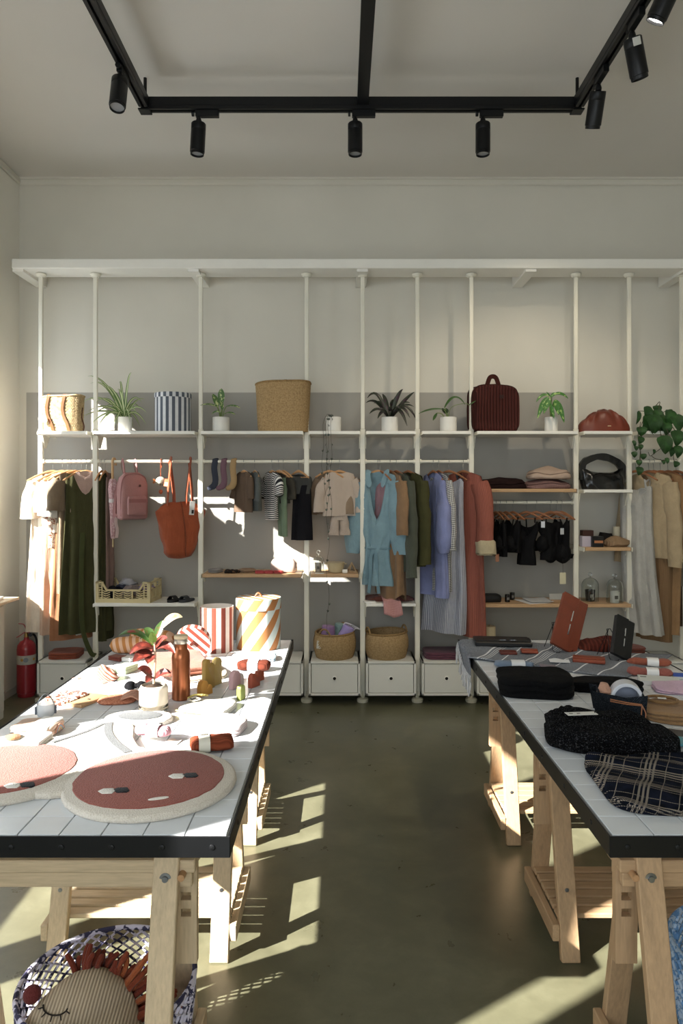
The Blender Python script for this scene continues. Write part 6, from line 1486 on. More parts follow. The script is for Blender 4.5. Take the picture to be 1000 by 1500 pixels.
# folded baby garments
g1 = drape('folded_bodysuit', 'white folded baby bodysuit with yellow piping', 'baby clothes', TP(305, 1040), D2R(-14), 0.20, 0.17, 0.022, cloth('ece7d9'), 11, 2, 0.008)
m = MB(); m.tube(smoothpath([(-0.10, -0.07, 0.012), (-0.05, -0.087, 0.012), (0.06, -0.087, 0.012), (0.10, -0.07, 0.012)], 4), 0.004, 6); part(m, 'piping', cloth('d8c25a'), g1)
m = MB(); m.tube(smoothpath([(-0.10, 0.03, 0.03), (-0.09, 0.075, 0.031), (-0.04, 0.085, 0.03)], 4), 0.004, 6); part(m, 'piping', cloth('d8c25a'), g1)
m = MB(); m.lathe([(0.026, 0), (0.026, 0.001), (0.0, 0.001)], 20, cap1=False); m.xf(Matrix.Translation((-0.07, 0.02, 0.03))); st = part(m, 'round_sticker', paint('e9e1cd', 0.6), g1)
m = MB(); m.tube(smoothpath([(-0.085, 0.022, 0.0325), (-0.075, 0.012, 0.0325), (-0.068, 0.024, 0.0325), (-0.058, 0.014, 0.0325), (-0.052, 0.024, 0.0325)], 4), 0.0018, 5); part(m, 'print_mark', paint('2a2622', 0.7), st)
drape('folded_onesie', 'pale pink folded baby onesie beside the rust tights', 'baby clothes', TP(320, 1069), D2R(-12), 0.19, 0.15, 0.03, cloth('ecd9d8'), 13, 3, 0.01)
t, b_ = banded('folded_tights', 'rust ribbed folded tights in a cream paper band', TP(311, 1098), D2R(14), 0.15, 0.085, 0.045, ribbed('8f3f1c', '6f2d12', 0.007, 'y', 'Object'), 'd9d3c2', 7, 'tights', 0.24, -0.18)
marks(t, b_, [-0.036, -0.031, -0.026, -0.021, -0.016], 0.012, 0.0475, 0.0018, 0.014)
t, b_ = banded('baby_socks', 'pink ribbed baby socks in a white paper band on the rug', (TP(224, 1086)[0], TP(224, 1086)[1], Z + 0.02), D2R(-10), 0.125, 0.05, 0.035, ribbed('c9929a', 'b57d86', 0.006, 'y', 'Object'), 'e6e0d8', 9, 'socks', 0.34, 0.04)
marks(t, b_, [0.018, 0.021, 0.024, 0.027], 0.012, 0.0375, 0.0012, 0.012)
sheet('small cream price card beside the pink baby socks', TP(252, 1088), D2R(-12), 0.05, 0.04, 'e0cfbc', 0.0015)
# packs at the near left
def pack(lab, loc, rz, w, d, h, hexc, seed, mark=None):
    t = thing('sock_pack', lab, 'socks', loc, rz, 'folded sock packs')
    m = slab(w, d, fold_prof(h, 2, 0.006), 5, 48, 0.008, 12, seed); part(m, 'knit', cloth(hexc), t, 60)
    m = slab(w * 0.5, d * 1.06, [(0, 0.001), (h * 0.5, 0.0), (h + 0.002, 0.001), (h + 0.004, 0.003)], 8, 40, 0.001, 9, seed); m.xf(Matrix.Translation((0.03, 0, 0))); b = part(m, 'paper_band', paint('ebe7df', 0.7), t, 60)
    return t
t = pack('cream sock pack with rainbow end at the table edge', TP(55, 1072), D2R(-6), 0.16, 0.12, 0.032, 'dfb79c', 3)
for k, hexc in enumerate(('c98a6a', '8a9bb0', 'd8b878', 'cf9f94')):
    m = MB(); m.tube(arc((0.082, -0.03 + k * 0.008, 0.008), (0.082, 0.03 - k * 0.008, 0.008), 0.022 - k * 0.005, 8), 0.003, 6); part(m, 'rainbow_stripe', cloth(hexc), t)
t = pack('pale cream sock pack with beige animal face nearest the rug', TP(40, 1093), D2R(-4), 0.15, 0.1, 0.028, 'e6dccb', 5)
m = MB(); m.lathe([(0.026, 0), (0.024, 0.006), (0.012, 0.01), (0.0, 0.011)], 18, cap1=False); m.xf(Matrix.Translation((-0.045, -0.01, 0.03))); e_ = part(m, 'animal_face', cloth('b98a5c'), t)
m = MB(); m.lathe([(0.008, 0), (0.006, 0.003), (0.0, 0.004)], 10, cap1=False); m.xf(Matrix.Translation((-0.058, 0.008, 0.037))); part(m, 'nose', paint('2a221e', 0.6), e_)
# glass cup with wire handle
t = thing('glass_votive', 'small clear glass cup with an arched wire handle', 'glass', TP(67, 1048), D2R(15))
m = MB(); m.lathe([(0.026, 0), (0.029, 0.003), (0.032, 0.045), (0.03, 0.045), (0.027, 0.006), (0.0, 0.005)], 28, cap1=False); part(m, 'cup', frosted('f2f4f5'), t)
m = MB(); m.tube(arc((-0.034, 0, 0.03), (0.034, 0, 0.03), 0.05, 14), 0.0022, 6); part(m, 'wire_handle', paint('8b8d90', 0.25, metal=0.9), t)
for s in (-1, 1):
    m = MB(); m.ribbon([(s * 0.034, 0, 0.005), (s * 0.035, 0, 0.035)], 0.008, 0.003, (0, 1, 0)); part(m, 'clip', paint('6e7683', 0.25, metal=0.9), t)
# leopard pouch on a kraft sleeve
t = thing('kraft_sleeve', 'tan cardboard sleeve open like a book', 'card sleeve', TP(124, 1028), D2R(-22))
m = MB(); m.prism([(-0.045, -0.075), (0.05, -0.075), (0.05, 0.08), (-0.045, 0.08)], 0, 0.012, 0.004); part(m, 'sleeve', paint('b18a5e', 0.7, 0.06), t, 30)
m = MB(); m.box((0.022, 0.0, 0.0125), (0.012, 0.008, 0.002)); part(m, 'slot_shade_bar', paint('2d2218', 0.8), t)  # raised dark bar, shade of a cut opening put in as colour
m = slab(0.13, 0.15, fold_prof(0.02, 1, 0.006), 4, 44, 0.005, 14, 5); single(m, 'leopard_pouch', printed('dcc6b2', '6b3a26', 70, 0.5), 'leopard print fabric pouch tucked into the tan cardboard sleeve', 'pouch', (TP(97, 1026)[0], TP(97, 1026)[1], Z + 0.0), D2R(-22))
# coral mitten/bib
t = thing('coral_bib', 'coral quilted baby bib with ties lying flat', 'bib', TP(172, 1027), D2R(8))
m = slab(0.155, 0.125, [(0, 0.006), (0.006, 0.0), (0.012, 0.008), (0.016, 0.03)], 2.6, 52, 0.005, 18, 3); part(m, 'bib', printed('c07a58', 'a9603f', 140, 0.5), t, 60)
for k in range(3):
    m = MB(); m.ribbon(smoothpath([(0.02, 0.02 - k * 0.03, 0.018), (0.06, 0.03 - k * 0.035, 0.03), (0.09, 0.01 - k * 0.03, 0.02), (0.11, 0.02 - k * 0.035, 0.008)], 4), 0.022, 0.005, (0, 0, 1)); part(m, 'tie', cloth('cf9070'), t)
# black bow
t = thing('black_bow', 'black velvet bow hair clip beside the coral bib', 'hair bow', TP(199, 1010), D2R(12))
for s in (-1, 1):
    m = MB(); m.lathe([(0.018 * math.sin(pi * i / 8), -0.022 * math.cos(pi * i / 8)) for i in range(9)], 16, cap0=False, cap1=False); m.xf(Matrix.Translation((s * 0.024, 0, 0.016)) @ Matrix.Rotation(pi / 2, 4, 'Y')); m.jitter(0.006, 40, s); part(m, 'bow_loop', cloth('121114'), t)
m = MB(); m.lathe([(0.009 * math.sin(pi * i / 6), 0.016 - 0.012 * math.cos(pi * i / 6)) for i in range(7)], 12, cap0=False, cap1=False); part(m, 'knot', cloth('121114'), t)
m = slab(0.075, 0.06, fold_prof(0.02, 1, 0.004), 3, 32, 0.008, 22, 3); single(m, 'lace_cloth', cloth('e2d9cc'), 'small crumpled cream lace behind the black bow', 'cloth', TP(204, 1000), 0.2)
# boxes
def tin(lab, px, py, w, d, h, hexc, rz, name='small_box'):
    t = thing(name, lab, 'box', TP(px, py), rz, 'small boxes on the table')
    m = MB(); m.box((0, 0, h * 0.3), (w, d, h * 0.6), None, 0.003); part(m, 'base', paint(hexc, 0.5), t, 20)
    m = MB(); m.box((0, 0, h * 0.8), (w * 1.02, d * 1.02, h * 0.4), None, 0.003); part(m, 'lid', paint(hexc, 0.5), t, 20)
tin('pale green small lidded box', 184, 984, 0.075, 0.09, 0.032, 'a5b48c', D2R(-24)); tin('dark brick small box at the far table edge', 172, 967, 0.08, 0.05, 0.022, '6e2f22', D2R(-30)); tin('white small box beside the brick one', 188, 968, 0.06, 0.05, 0.02, 'dcdad4', D2R(-22))
tin('white and green flat box at the table edge', 160, 985, 0.08, 0.07, 0.02, 'cfd6be', D2R(-24))
m = slab(0.10, 0.075, [(0, 0.01), (0.02, 0.0), (0.045, 0.01), (0.06, 0.03)], 2.4, 48, 0.018, 22, 9)
for i, p in enumerate(m.v): m.uv[i] = (p.x * 0.7 + p.z, p.y)
single(m, 'striped_scarf', striped('8a4a34', 'dcb39a', 0.014, 0.5, 'x'), 'rust and cream striped crumpled scarf', 'scarf', TP(158, 996), D2R(-10))
sheet('tan price card under the striped scarf', TP(148, 1000), D2R(-20), 0.05, 0.035, 'b58a70', 0.0015); sheet('tiny tan tag lying alone near the table edge', TP(112, 994), D2R(-25), 0.035, 0.02, 'b98a74', 0.0015)
# ---------------------------------------------------------------- right table goods
# grey fringed towel draped over the far end
def TL(px, py): p = GP(px, py, TT); return V(p.x, p.y, 0)
tw = thing('fringed_towel', 'grey striped cotton towel with white fringe draped across the table corner', 'towel', TP(800, 960))
o0 = TL(800, 960)
c00, c10, c11, c01 = TL(686, 966), TL(925, 994), TL(985, 962), TL(728, 938)      # near-left, near-right, far-right, far-left
c10 = TL(915, 996); nu, nv = 44, 22; rows = []; uvs = []
for j in range(nv + 1):
    v = j / nv; row = []; uvr = []
    for i in range(nu + 1):
        u = i / nu; p = c00.lerp(c10, u).lerp(c01.lerp(c11, u), v)
        z = 0.006 + 0.004 * noise.noise(V(p.x * 9, p.y * 9, 1)) + 0.003 * math.sin(p.x * 30 + p.y * 14)
        row.append(V(p.x, p.y, z)); uvr.append((u * 0.95, v * 0.55))
    # the short end falls over the table's side
    ext = []; d = (row[0] - row[3]).normalized()
    for q in range(1, 6):
        over = 0.04 * q; e0 = row[0]
        xx = e0.x - over if e0.x - over > TRX0 - 0.012 else TRX0 - 0.012 - 0.004 * math.sin(v * 9)
        dropz = 0 if e0.x - over > TRX0 - 0.012 else min(0.09, (TRX0 - 0.012) - (e0.x - over))
        ext.append((V(xx, e0.y + 0.004 * q * math.sin(v * 5), 0.008 - dropz), (-over, v * 0.55)))
    rows.append([e[0] for e in ext[::-1]] + row); uvs.append([e[1] for e in ext[::-1]] + uvr)
m = MB(); m.grid([[p - V(o0.x, o0.y, 0) for p in r] for r in rows], uvs=uvs)
tm = NT('grey_striped_towel', 0.95, 0.1); sx_ = tm.sep(tm.tc('UV'))
st_ = None
for pos, wd in ((0.06, .012), (0.085, .004), (0.1, .004), (0.115, .004), (0.2, .007), (0.34, .01), (0.37, .004), (0.385, .004), (0.40, .004), (0.415, .004), (0.52, .008), (0.66, .01), (0.80, .01)):
    k = tm.math('LESS_THAN', tm.math('ABSOLUTE', tm.math('SUBTRACT', sx_[0], pos)), wd / 2); st_ = k if st_ is None else tm.math('MAXIMUM', st_, k)
nz = tm.noise(tm.tc(), 220, 3)
tm.col(tm.mix(st_, tm.ramp(nz, [(0.3, lin('565b64')), (0.7, lin('8b8f97'))]), lin('d6d7da'))); tm.bump(nz, 0.4, 0.004)
o = part(m, 'cloth', tm.m, tw, 60); md = o.modifiers.new('thickness', 'SOLIDIFY'); md.thickness = 0.003
m = MB(); rnd = random.Random(2)
for k in range(0, nv + 1, 1):
    p = rows[k][0] - V(o0.x, o0.y, 0)
    m.tube(smoothpath([p, p + V(-0.006, 0, -0.02), p + V(-0.006 + rnd.uniform(-.008, .008), rnd.uniform(-.01, .01), -0.05), p + V(-0.004 + rnd.uniform(-.012, .012), rnd.uniform(-.015, .015), -0.085 - rnd.uniform(0, .02))], 3), 0.0035, 6)
part(m, 'fringe', cloth('d2d3d6'), tw)
# leather goods
zt_ = Z + 0.011
t = thing('laptop_sleeve', 'black leather laptop sleeve lying on the towel', 'folder', (TL(735, 946).x, TL(735, 946).y, zt_), D2R(-6))
m = MB(); m.box((0, 0, 0.012), (0.30, 0.17, 0.024), None, 0.005); part(m, 'body', leather('121213', 0.4), t, 30)
m = MB(); m.box((0, 0.0, 0.0255), (0.302, 0.09, 0.003), None, 0.001); fl = part(m, 'flap', leather('17171a', 0.4), t, 30)
for x in (0.0, 0.055):
    m = MB(); m.box((x, -0.03, 0.0275), (0.032, 0.006, 0.002)); part(m, 'silver_clasp', paint('b9bcbf', 0.25, metal=0.9), fl, False)
def portfolio(lab, px, py, w, h, th, hexc, rz, lean, roll, seed=0):
    """leather case stood on a wire easel"""
    p = TL(px, py); t = thing('leather_portfolio', lab, 'folder', (p.x, p.y, zt_ + 0.012), rz, 'leather portfolios on wire easels')
    R = Matrix.Rotation(-lean, 4, 'X') @ Matrix.Rotation(roll, 4, 'Y')
    L = leather(hexc, 0.4)
    m = MB(); m.box((0, 0, h / 2), (w, th, h), None, 0.004); m.xf(R); part(m, 'body', L, t, 30)
    m = MB(); m.box((-w * 0.2, -th / 2 - 0.002, h / 2), (w * 0.62, 0.004, h * 1.002), None, 0.001); m.xf(R); fl = part(m, 'flap', L, t, 30)
    for s in (-1, 1):
        m = MB(); m.box((-w * 0.02, -th / 2 - 0.0055, h / 2 + s * h * 0.13), (0.006, 0.002, h * 0.2)); m.xf(R); part(m, 'silver_clasp', paint('c6c8ca', 0.2, metal=0.9), fl, False)
    e = thing('wire_easel', 'thin wire easel behind the ' + lab.split(' ')[0] + ' portfolio', 'easel', (p.x, p.y, zt_ + 0.0), rz, 'wire easels')
    m = MB()
    for s in (-1, 1):
        m.tube(smoothpath([(s * 0.04, -0.03, 0.012), (s * 0.04, -0.02, 0.004), (s * 0.04, 0.03, 0.006), (s * 0.025, 0.05, 0.09), (s * 0.012, 0.075, 0.14)], 4), 0.0018, 6)
    m.tube([(-0.012, 0.075, 0.14), (0.012, 0.075, 0.14)], 0.0018, 6); part(m, 'front_wire', paint('1b1b1c', 0.4, metal=0.6), e)
    m = MB(); m.tube([(0, 0.075, 0.14), (0.02, 0.13, 0.002)], 0.0018, 6); m.tube([(0, 0.075, 0.14), (-0.02, 0.13, 0.002)], 0.0018, 6); part(m, 'rear_wire', paint('1b1b1c', 0.4, metal=0.6), e)
portfolio('rust leather portfolio standing on a wire easel', 824, 958, 0.155, 0.30, 0.022, '93401f', D2R(20), D2R(20), D2R(30))
portfolio('black leather portfolio standing on a wire easel', 908, 970, 0.12, 0.205, 0.024, '0f0f11', D2R(26), D2R(18), D2R(27))
def wallet(lab, px, py, w, d, h, hexc, rz, dz=0.0):
    p = TL(px, py); t = thing('leather_wallet', lab, 'wallet', (p.x, p.y, zt_ + dz), rz, 'leather wallets on the towel')
    m = MB(); m.box((0, 0, h / 2), (w, d, h), None, 0.003); part(m, 'body', leather(hexc, 0.45), t, 30)
    m = MB(); m.prism([(-w / 2, -d * 0.05), (-w * 0.2, -d * 0.22), (w * 0.3, -d * 0.22), (w / 2, -d * 0.05), (w / 2, d / 2), (-w / 2, d / 2)], h, h + 0.003, 0.001); part(m, 'flap', leather(hexc, 0.45), t, 30)
wallet('dark rust small card wallet on the towel', 744, 961, 0.085, 0.055, 0.012, '6d2416', D2R(-4)); wallet('bright rust small card wallet on the towel', 775, 959, 0.085, 0.055, 0.012, 'a8441c', D2R(-8)); wallet('rust larger flap wallet on the towel', 862, 972, 0.15, 0.095, 0.015, 'a3431d', D2R(-18))
sheet('white square card lying on the towel', (TL(819, 972).x, TL(819, 972).y, zt_), D2R(-10), 0.095, 0.06, 'd3d4d6', 0.0015, group=None)
m = slab(0.28, 0.2, [(0, 0.02), (0.02, 0.0), (0.04, 0.01), (0.06, 0.05)], 3, 56, 0.022, 13, 4)
for i, p in enumerate(m.v): m.uv[i] = (p.x, p.y + p.z)
single(m, 'rust_knit_top', ribbed('6b2a1a', '4f1c10', 0.02, 'x', 'UV', 0.8, 0.9, 0.008), 'rust crinkled folded top behind the portfolios', 'clothes', TP(885, 952), D2R(-6), None, 60)
x, y, z = TP(925, 957); drape('folded_cloth', 'brick brown folded cloth next to the crinkled top', 'cloth', (x, y + 0.02, z), D2R(10), 0.12, 0.12, 0.03, cloth('6b3220'), 3)
# banded socks
banded('rolled_socks', 'coral rolled socks in white band, farther of two', (TP(950, 976)[0], TP(950, 976)[1], Z + 0.004), D2R(-16), 0.20, 0.055, 0.035, cloth('a8563a'), 'e2e0de', 4, bw=0.26, off=0.08)
banded('rolled_socks', 'pinkish coral rolled socks in white band, nearer of two', TP(951, 990), D2R(-12), 0.20, 0.055, 0.035, cloth('a5594c'), 'e2e0de', 6, bw=0.26, off=0.05)
# books and cards
def book(lab, px, py, w, d, h, hexc, rz, dz=0.0, pages='dcdad4'):
    t = thing('thin_book', lab, 'book', (TL(px, py).x, TL(px, py).y, Z + dz), rz, 'thin books on the table')
    m = MB(); m.box((0, 0, h / 2), (w, d, h), None, 0.001); part(m, 'pages', paint(pages, 0.7), t, False)
    m = MB(); m.box((0, 0, h + 0.001), (w + 0.006, d + 0.006, 0.002)); part(m, 'cover', paint(hexc, 0.5), t, False)
book('white thin book with a black mark on its cover', 965, 1001, 0.16, 0.10, 0.018, 'c8cac6', D2R(-14)); t_ = bpy.context.scene.objects.get('thin_book')
m = MB(); m.box((0, 0, 0), (0.025, 0.008, 0.001)); mk = part(m, 'cover_mark', paint('1b1c1e', 0.6), t_, False); mk.location = (-0.062, 0.02, 0.0206)
book('royal blue thin card case behind the white book', 998, 993, 0.07, 0.06, 0.012, '2352b8', D2R(-14))
drape('folded_shirt', 'pale pink folded shirt behind the tan T-shirt', 'folded shirt', TP(992, 1012), D2R(-10), 0.2, 0.14, 0.02, cloth('d9b4cc'), 5)
# dark folded clothes
drape('folded_sweater', 'black thick folded sweater on the towel side of the knitted scarf', 'sweater', TP(782, 1012), D2R(-10), 0.30, 0.27, 0.075, cloth('08080a'), 3, 3, 0.014)
m = slab(0.31, 0.14, fold_prof(0.04, 2, 0.008), 3.6, 56, 0.014, 10, 8)
single(m, 'folded_trousers', cloth('0b0b0d'), 'black folded garment behind the felt basket', 'clothes', TP(885, 1010), D2R(-6), None, 60)
banded('rolled_socks', 'pale blue rolled socks in white band behind the black sweater', TP(752, 977), D2R(-5), 0.19, 0.06, 0.03, cloth('7d90a8'), 'd5d7da', 8, bw=0.34, off=0.1)
drape('small_cloth', 'mauve small folded cloth touching the black sweater', 'cloth', TP(803, 980), D2R(-10), 0.08, 0.05, 0.02, cloth('8f7f88'), 7)
# felt basket with sunglasses pouch
t = thing('felt_basket', 'dark grey felt basket laced with tan leather cord', 'basket', TP(907, 1046), D2R(-14))
fm = tweed('1b2026', '3a4048', 500, 0.55); w_, d_, h_ = 0.155, 0.11, 0.09
m = MB(); m.box((0, 0, 0.003), (w_, d_, 0.006)); part(m, 'base', fm, t, False)
for s in (-1, 1):
    m = MB(); pts = [(-w_ / 2 - 0.012, 0), (w_ / 2 + 0.006, 0), (w_ / 2 + 0.014, h_), (w_ * 0.1, h_ * 0.86), (-w_ / 2 - 0.028, h_ * 1.05)]; m.prism(pts, -0.0025, 0.0025); m.xf(Matrix.Translation((0, s * d_ / 2, 0)) @ Matrix.Rotation(pi / 2, 4, 'X')); part(m, 'side_panel', fm, t, False)
    m = MB(); m.box((s * w_ / 2, 0, h_ / 2), (0.005, d_, h_)); part(m, 'end_panel', fm, t, False)
m = MB()
for k in (0, 1): m.tube(smoothpath([(-0.04, -d_ / 2 - 0.006, 0.07 - k * 0.007), (0.02, -d_ / 2 - 0.007, 0.062 - k * 0.006), (0.07, -d_ / 2 - 0.006, 0.058 - k * 0.004)], 4), 0.0022, 6)
m.tube(smoothpath([(0.07, -d_ / 2 - 0.006, 0.056), (0.068, -d_ / 2 - 0.012, 0.03), (0.064, -d_ / 2 - 0.014, 0.004)], 4), 0.0022, 6); m.tube(smoothpath([(0.07, -d_ / 2 - 0.006, 0.056), (0.082, -d_ / 2 - 0.012, 0.03), (0.08, -d_ / 2 - 0.016, 0.006)], 4), 0.0022, 6); part(m, 'leather_cord', leather('b8703c'), t)
rc = thing('ribbon_roll', 'clear and white ribbon roll standing in the felt basket', 'ribbon', (TP(907, 1046)[0] + 0.025, TP(907, 1046)[1], Z + 0.066), D2R(-14))
m = MB(); m.lathe([(0.056, -0.035), (0.058, -0.033), (0.058, 0.033), (0.056, 0.035), (0.046, 0.035), (0.045, 0.03), (0.045, -0.03), (0.046, -0.035)], 36, cap0=False, cap1=False); m.xf(Matrix.Rotation(pi / 2, 4, 'X')); part(m, 'roll', paint('c9cbd2', 0.3, spec=0.5), rc)
m = MB(); m.lathe([(0.044, -0.028), (0.0, -0.026)], 30, cap0=False, cap1=False); m.xf(Matrix.Rotation(pi / 2, 4, 'X')); part(m, 'end_film', paint('8d93a3', 0.15, 0.1, 30, spec=0.6), rc)
m = slab(0.06, 0.05, [(0, 0.01), (0.03, 0), (0.06, 0.015)], 2.5, 24, 0.006, 20, 2); single(m, 'peach_pouch', cloth('c69478'), 'small peach cloth in the felt basket', 'cloth', (TP(907, 1046)[0] - 0.05, TP(907, 1046)[1] + 0.02, Z + 0.05), 0.0)
# tan T-shirt
t = thing('folded_tshirt', 'tan folded T-shirt with white neck label', 'T-shirt', TP(1000, 1052), D2R(-22))
m = slab(0.27, 0.22, fold_prof(0.04, 3, 0.008), 3.6, 60, 0.012, 10, 4); part(m, 'shirt', cloth('a87f4f'), t, 60)
m = MB(); m.tube([(-0.07 + 0.055 * math.cos(a), 0.035 + 0.045 * math.sin(a), 0.052) for a in [2 * pi * i / 28 for i in range(29)]], 0.006, 8); part(m, 'neckline', cloth('96703f'), t)
m = MB(); m.box((-0.07, 0.05, 0.053), (0.03, 0.014, 0.002), (0, 0, 0.1)); part(m, 'neck_label', paint('e6e4dd', 0.6), t)
# knitted dark scarf with tag
t = thing('knit_hat', 'charcoal chunky folded knit hat with a white swing tag', 'knitwear', (0.875, 2.43, Z), D2R(-10))
m = slab(0.37, 0.31, [(0, 0.015), (0.012, 0.002), (0.025, 0.0), (0.034, 0.008), (0.036, 0.014), (0.042, 0.006), (0.058, 0.004), (0.068, 0.02), (0.074, 0.05)], 3.0, 72, 0.016, 9, 6, inner=6)
for i, p in enumerate(m.v): m.uv[i] = (p.x, p.y + p.z)
for i, p in enumerate(m.v):
    if p.z > 0.01: m.v[i] = p + V(0, 0, 0.0035 * math.sin(p.y * 2 * pi / 0.018))
part(m, 'knit', tweed('0c0c0e', '4a4a4e', 230, 0.62), t, 60)
m = slab(0.10, 0.17, [(0, 0.012), (0.012, 0), (0.06, 0.0), (0.078, 0.02)], 3.4, 48, 0.012, 12, 3); m.xf(Matrix.Translation((0.17, -0.08, 0)))
for i, p in enumerate(m.v): m.uv[i] = (p.y, p.x + p.z)
part(m, 'turned_cuff', tweed('0c0c0e', '4a4a4e', 230, 0.62), t, 60)
m = MB(); m.box((-0.06, 0.0, 0.089), (0.105, 0.032, 0.0018), (0, 0, D2R(16))); tg = part(m, 'swing_tag', paint('dcd9d0', 0.6), t, False)
m = MB(); m.tube(smoothpath([(-0.015, 0.014, 0.091), (0.0, 0.022, 0.095), (0.01, 0.02, 0.087)], 3), 0.0016, 5); part(m, 'tag_string', paint('111111', 0.8), t)
for k in range(2):
    m = MB(); m.box((-0.095 + k * 0.025, -0.011 + k * 0.007, 0.0903), (0.012, 0.006, 0.0008), (0, 0, D2R(16))); part(m, 'print_mark', paint('6a6862', 0.7), tg, False)
# plaid scarf
t = thing('plaid_scarf', 'navy and cream plaid wool scarf folded at the table corner', 'scarf', (0.965, 2.055, Z), D2R(-4))
m = slab(0.47, 0.40, fold_prof(0.03, 2, 0.008), 5.5, 84, 0.010, 8, 2, inner=10)
for i, p in enumerate(m.v): m.v[i] = p + V(0, 0, (0.006 * math.sin(p.x * 17 + p.y * 33) + 0.006 * noise.noise(V(p.x * 14, p.y * 14, 5))) * min(1, p.z / 0.02)); m.uv[i] = (p.x, p.y + p.z)
part(m, 'folded_wool', plaid(), t, 60)
# teal card packs
def cardpack(lab, px, py, rz, hexes, dz=0.0):
    t = thing('card_pack', lab, 'card', (TL(px, py).x, TL(px, py).y, Z + dz), rz, 'teal and grey card packs')
    x = -0.09
    for hx, w in hexes:
        m = MB(); m.box((x + w / 2, 0, 0.004), (w, 0.08, 0.008), None, 0.001); part(m, 'printed_panel', paint(hx, 0.3, spec=0.5), t, 20); x += w
cardpack('teal and charcoal card pack behind another pack', 996, 1078, D2R(-28), (('3d97a5', 0.05), ('3a3a3e', 0.14)))
cardpack('silver and teal card pack lying on another pack', 1000, 1092, D2R(-14), (('a3adb6', 0.035), ('4ba3b4', 0.06), ('b4bcc4', 0.09)), 0.0085)
# ---------------------------------------------------------------- net baskets under the tables and the cushion
def net_basket(lab, loc, R0, R1, H, matname, cols=38, rows_=12, rz=0.0):
    t = thing('net_basket', lab, 'basket', loc, rz)
    m = MB()
    def S(u, v):
        r = lerp(R0, R1, math.sin(v * pi / 2) ** 0.8); return V(r * math.cos(u), r * math.sin(u), 0.012 + H * v)
    for k in range(cols):
        for sg in (-1, 1):
            path = []
            for j in range(rows_ * 2 + 1):
                v = j / (rows_ * 2); off = (0.5 if (j % 2) else 0.0) * sg
                p = S(2 * pi * (k + 0.25 + off * 0.92) / cols, v); path.append(p)
            m.tube(path, (0.0056), 6, flat=0.8)
    part(m, 'woven_net', matname, t, 60)
    m = MB(); m.tube([S(2 * pi * i / 60, 1.0) for i in range(61)], 0.0075, 8); part(m, 'rim', matname, t)
    m = MB(); m.lathe([(R0 + 0.004, 0.0), (R0 + 0.004, 0.012), (0.0, 0.014)], 40, cap1=False); part(m, 'base', matname, t)
    return t
netm = printed('cfc9dc', '3c3a55', 38, 0.52, 0.8)
BX, BY = -0.66, 2.03
net_basket('lilac and navy net woven basket under the cherry rug table', (BX, BY, 0), 0.18, 0.24, 0.305, netm)
net_basket('blue net woven basket under the scarf table', (1.235, 2.10, 0), 0.2, 0.25, 0.34, printed('5f8fc0', 'a9bfd6', 38, 0.5, 0.8), rz=0.3)
# cushion doll with yarn mane
t = thing('doll_cushion', 'ribbed beige sleeping face cushion with rust yarn mane in the net basket', 'cushion', (BX - 0.035, BY - 0.12, 0.17), 0)
R = Matrix.Translation((0, 0, 0.05)) @ Euler((D2R(-38), D2R(14), D2R(6))).to_matrix().to_4x4() @ Matrix.Scale(1.18, 4)
M_face = ribbed('c7b294', '8f7c63', 0.0075, 'x', 'Object', 0.95, 0.6, 0.003)
m = MB(); rows = []
for j in range(19):
    a = pi * j / 18; row = []
    for i in range(40):
        b = 2 * pi * i / 40
        x = 0.135 * math.sin(a) * math.cos(b); z = 0.15 * -math.cos(a); y = 0.075 * math.sin(a) * math.sin(b)
        # soft diagonal crease across the face
        d = (x * 0.62 - z * 0.78 + 0.03); cr = 0.03 * math.exp(-(d / 0.02) ** 2)
        if y < 0: y += cr * min(1, -y / 0.03)
        row.append(V(x * (1.05 - 0.18 * (z / 0.15)), y, z))
    rows.append(row)
m.grid(rows, True); fmesh = part(m, 'face', M_face, t, 60); fmesh.matrix_local = R
def onface(x, z, lift=0.0):
    k = max(0.0, 1 - (x / 0.135) ** 2 - (z / 0.15) ** 2); return V(x, -0.075 * math.sqrt(k) - lift, z)
m = MB(); m.tube([onface(-0.075 + 0.028 * math.cos(a), 0.06 + 0.016 * math.sin(a), 0.004) for a in [pi + pi * i / 10 for i in range(11)]], 0.0017, 5)
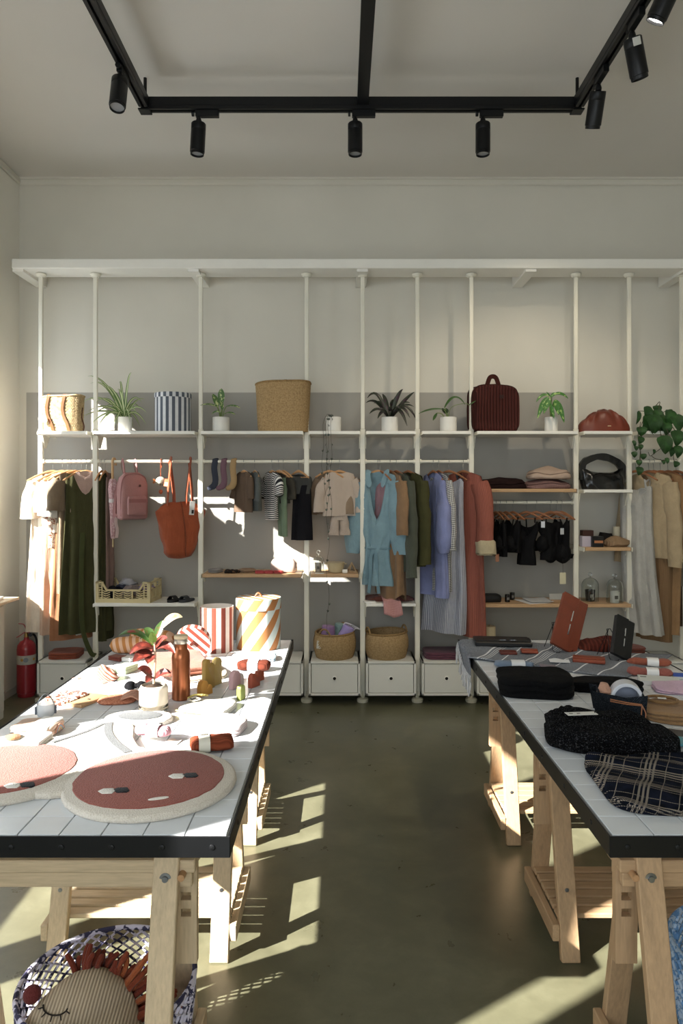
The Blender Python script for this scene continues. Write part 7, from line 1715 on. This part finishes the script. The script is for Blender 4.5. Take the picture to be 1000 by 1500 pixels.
for k in range(5):
    a = pi + pi * (k + 0.5) / 5; p = onface(-0.075 + 0.028 * math.cos(a), 0.06 + 0.016 * math.sin(a), 0.004); q = onface(-0.075 + 0.038 * math.cos(a), 0.06 + 0.028 * math.sin(a), 0.004); m.tube([p, q], 0.0014, 5)
o = part(m, 'closed_eye', cloth('2a2420'), t); o.matrix_local = R
m = MB(); m.lathe([(0.02 * math.sin(pi * i / 8), 0.012 * -math.cos(pi * i / 8)) for i in range(9)], 16, cap0=False, cap1=False); m.xf(Matrix.Translation((-0.135, -0.03, 0.075)) @ Matrix.Rotation(pi / 2, 4, 'X')); o = part(m, 'cheek', cloth('6e2a26'), t); o.matrix_local = R
rnd = random.Random(11); ym = [cloth('7c2f16'), cloth('a9531d'), cloth('8f3c18')]
for k in range(76):
    a = D2R(lerp(118, -62, k / 75)) + rnd.uniform(-0.06, 0.06); b0 = V(0.125 * math.cos(a) * 0.96, rnd.uniform(-0.02, 0.03), 0.145 * math.sin(a) * 0.98)
    dr = V(math.cos(a + rnd.uniform(-.3, .3)), rnd.uniform(-0.5, 0.15), math.sin(a + rnd.uniform(-.3, .3))).normalized(); ln = rnd.uniform(0.04, 0.07) * (0.8 if k < 26 else 1.5)
    m = MB(); m.tube(smoothpath([b0, b0 + dr * ln * 0.5 + V(0, -0.008, 0.0), b0 + dr * ln + V(rnd.uniform(-.012, .012), -0.006, rnd.uniform(-.012, .012))], 3), [0.0068] * 6 + [0.0045], 7); o = part(m, 'yarn_tuft', ym[0 if k < 18 else rnd.randrange(3)], t); o.matrix_local = R
m = slab(0.24, 0.2, [(0, 0.03), (0.04, 0.0), (0.10, 0.02), (0.14, 0.07)], 2.4, 48, 0.025, 9, 4); o = part(m, 'print_body', printed('d8d4e2', 'b08fb0', 30, 0.55), t, 60); o.location = (-0.05, 0.05, -0.14)
m = MB(); m.tube(smoothpath([(-0.16, -0.10, -0.10), (-0.05, -0.13, -0.085), (0.08, -0.12, -0.09), (0.15, -0.07, -0.10)], 5), 0.018, 10); part(m, 'navy_collar', cloth('2b3350'), t)
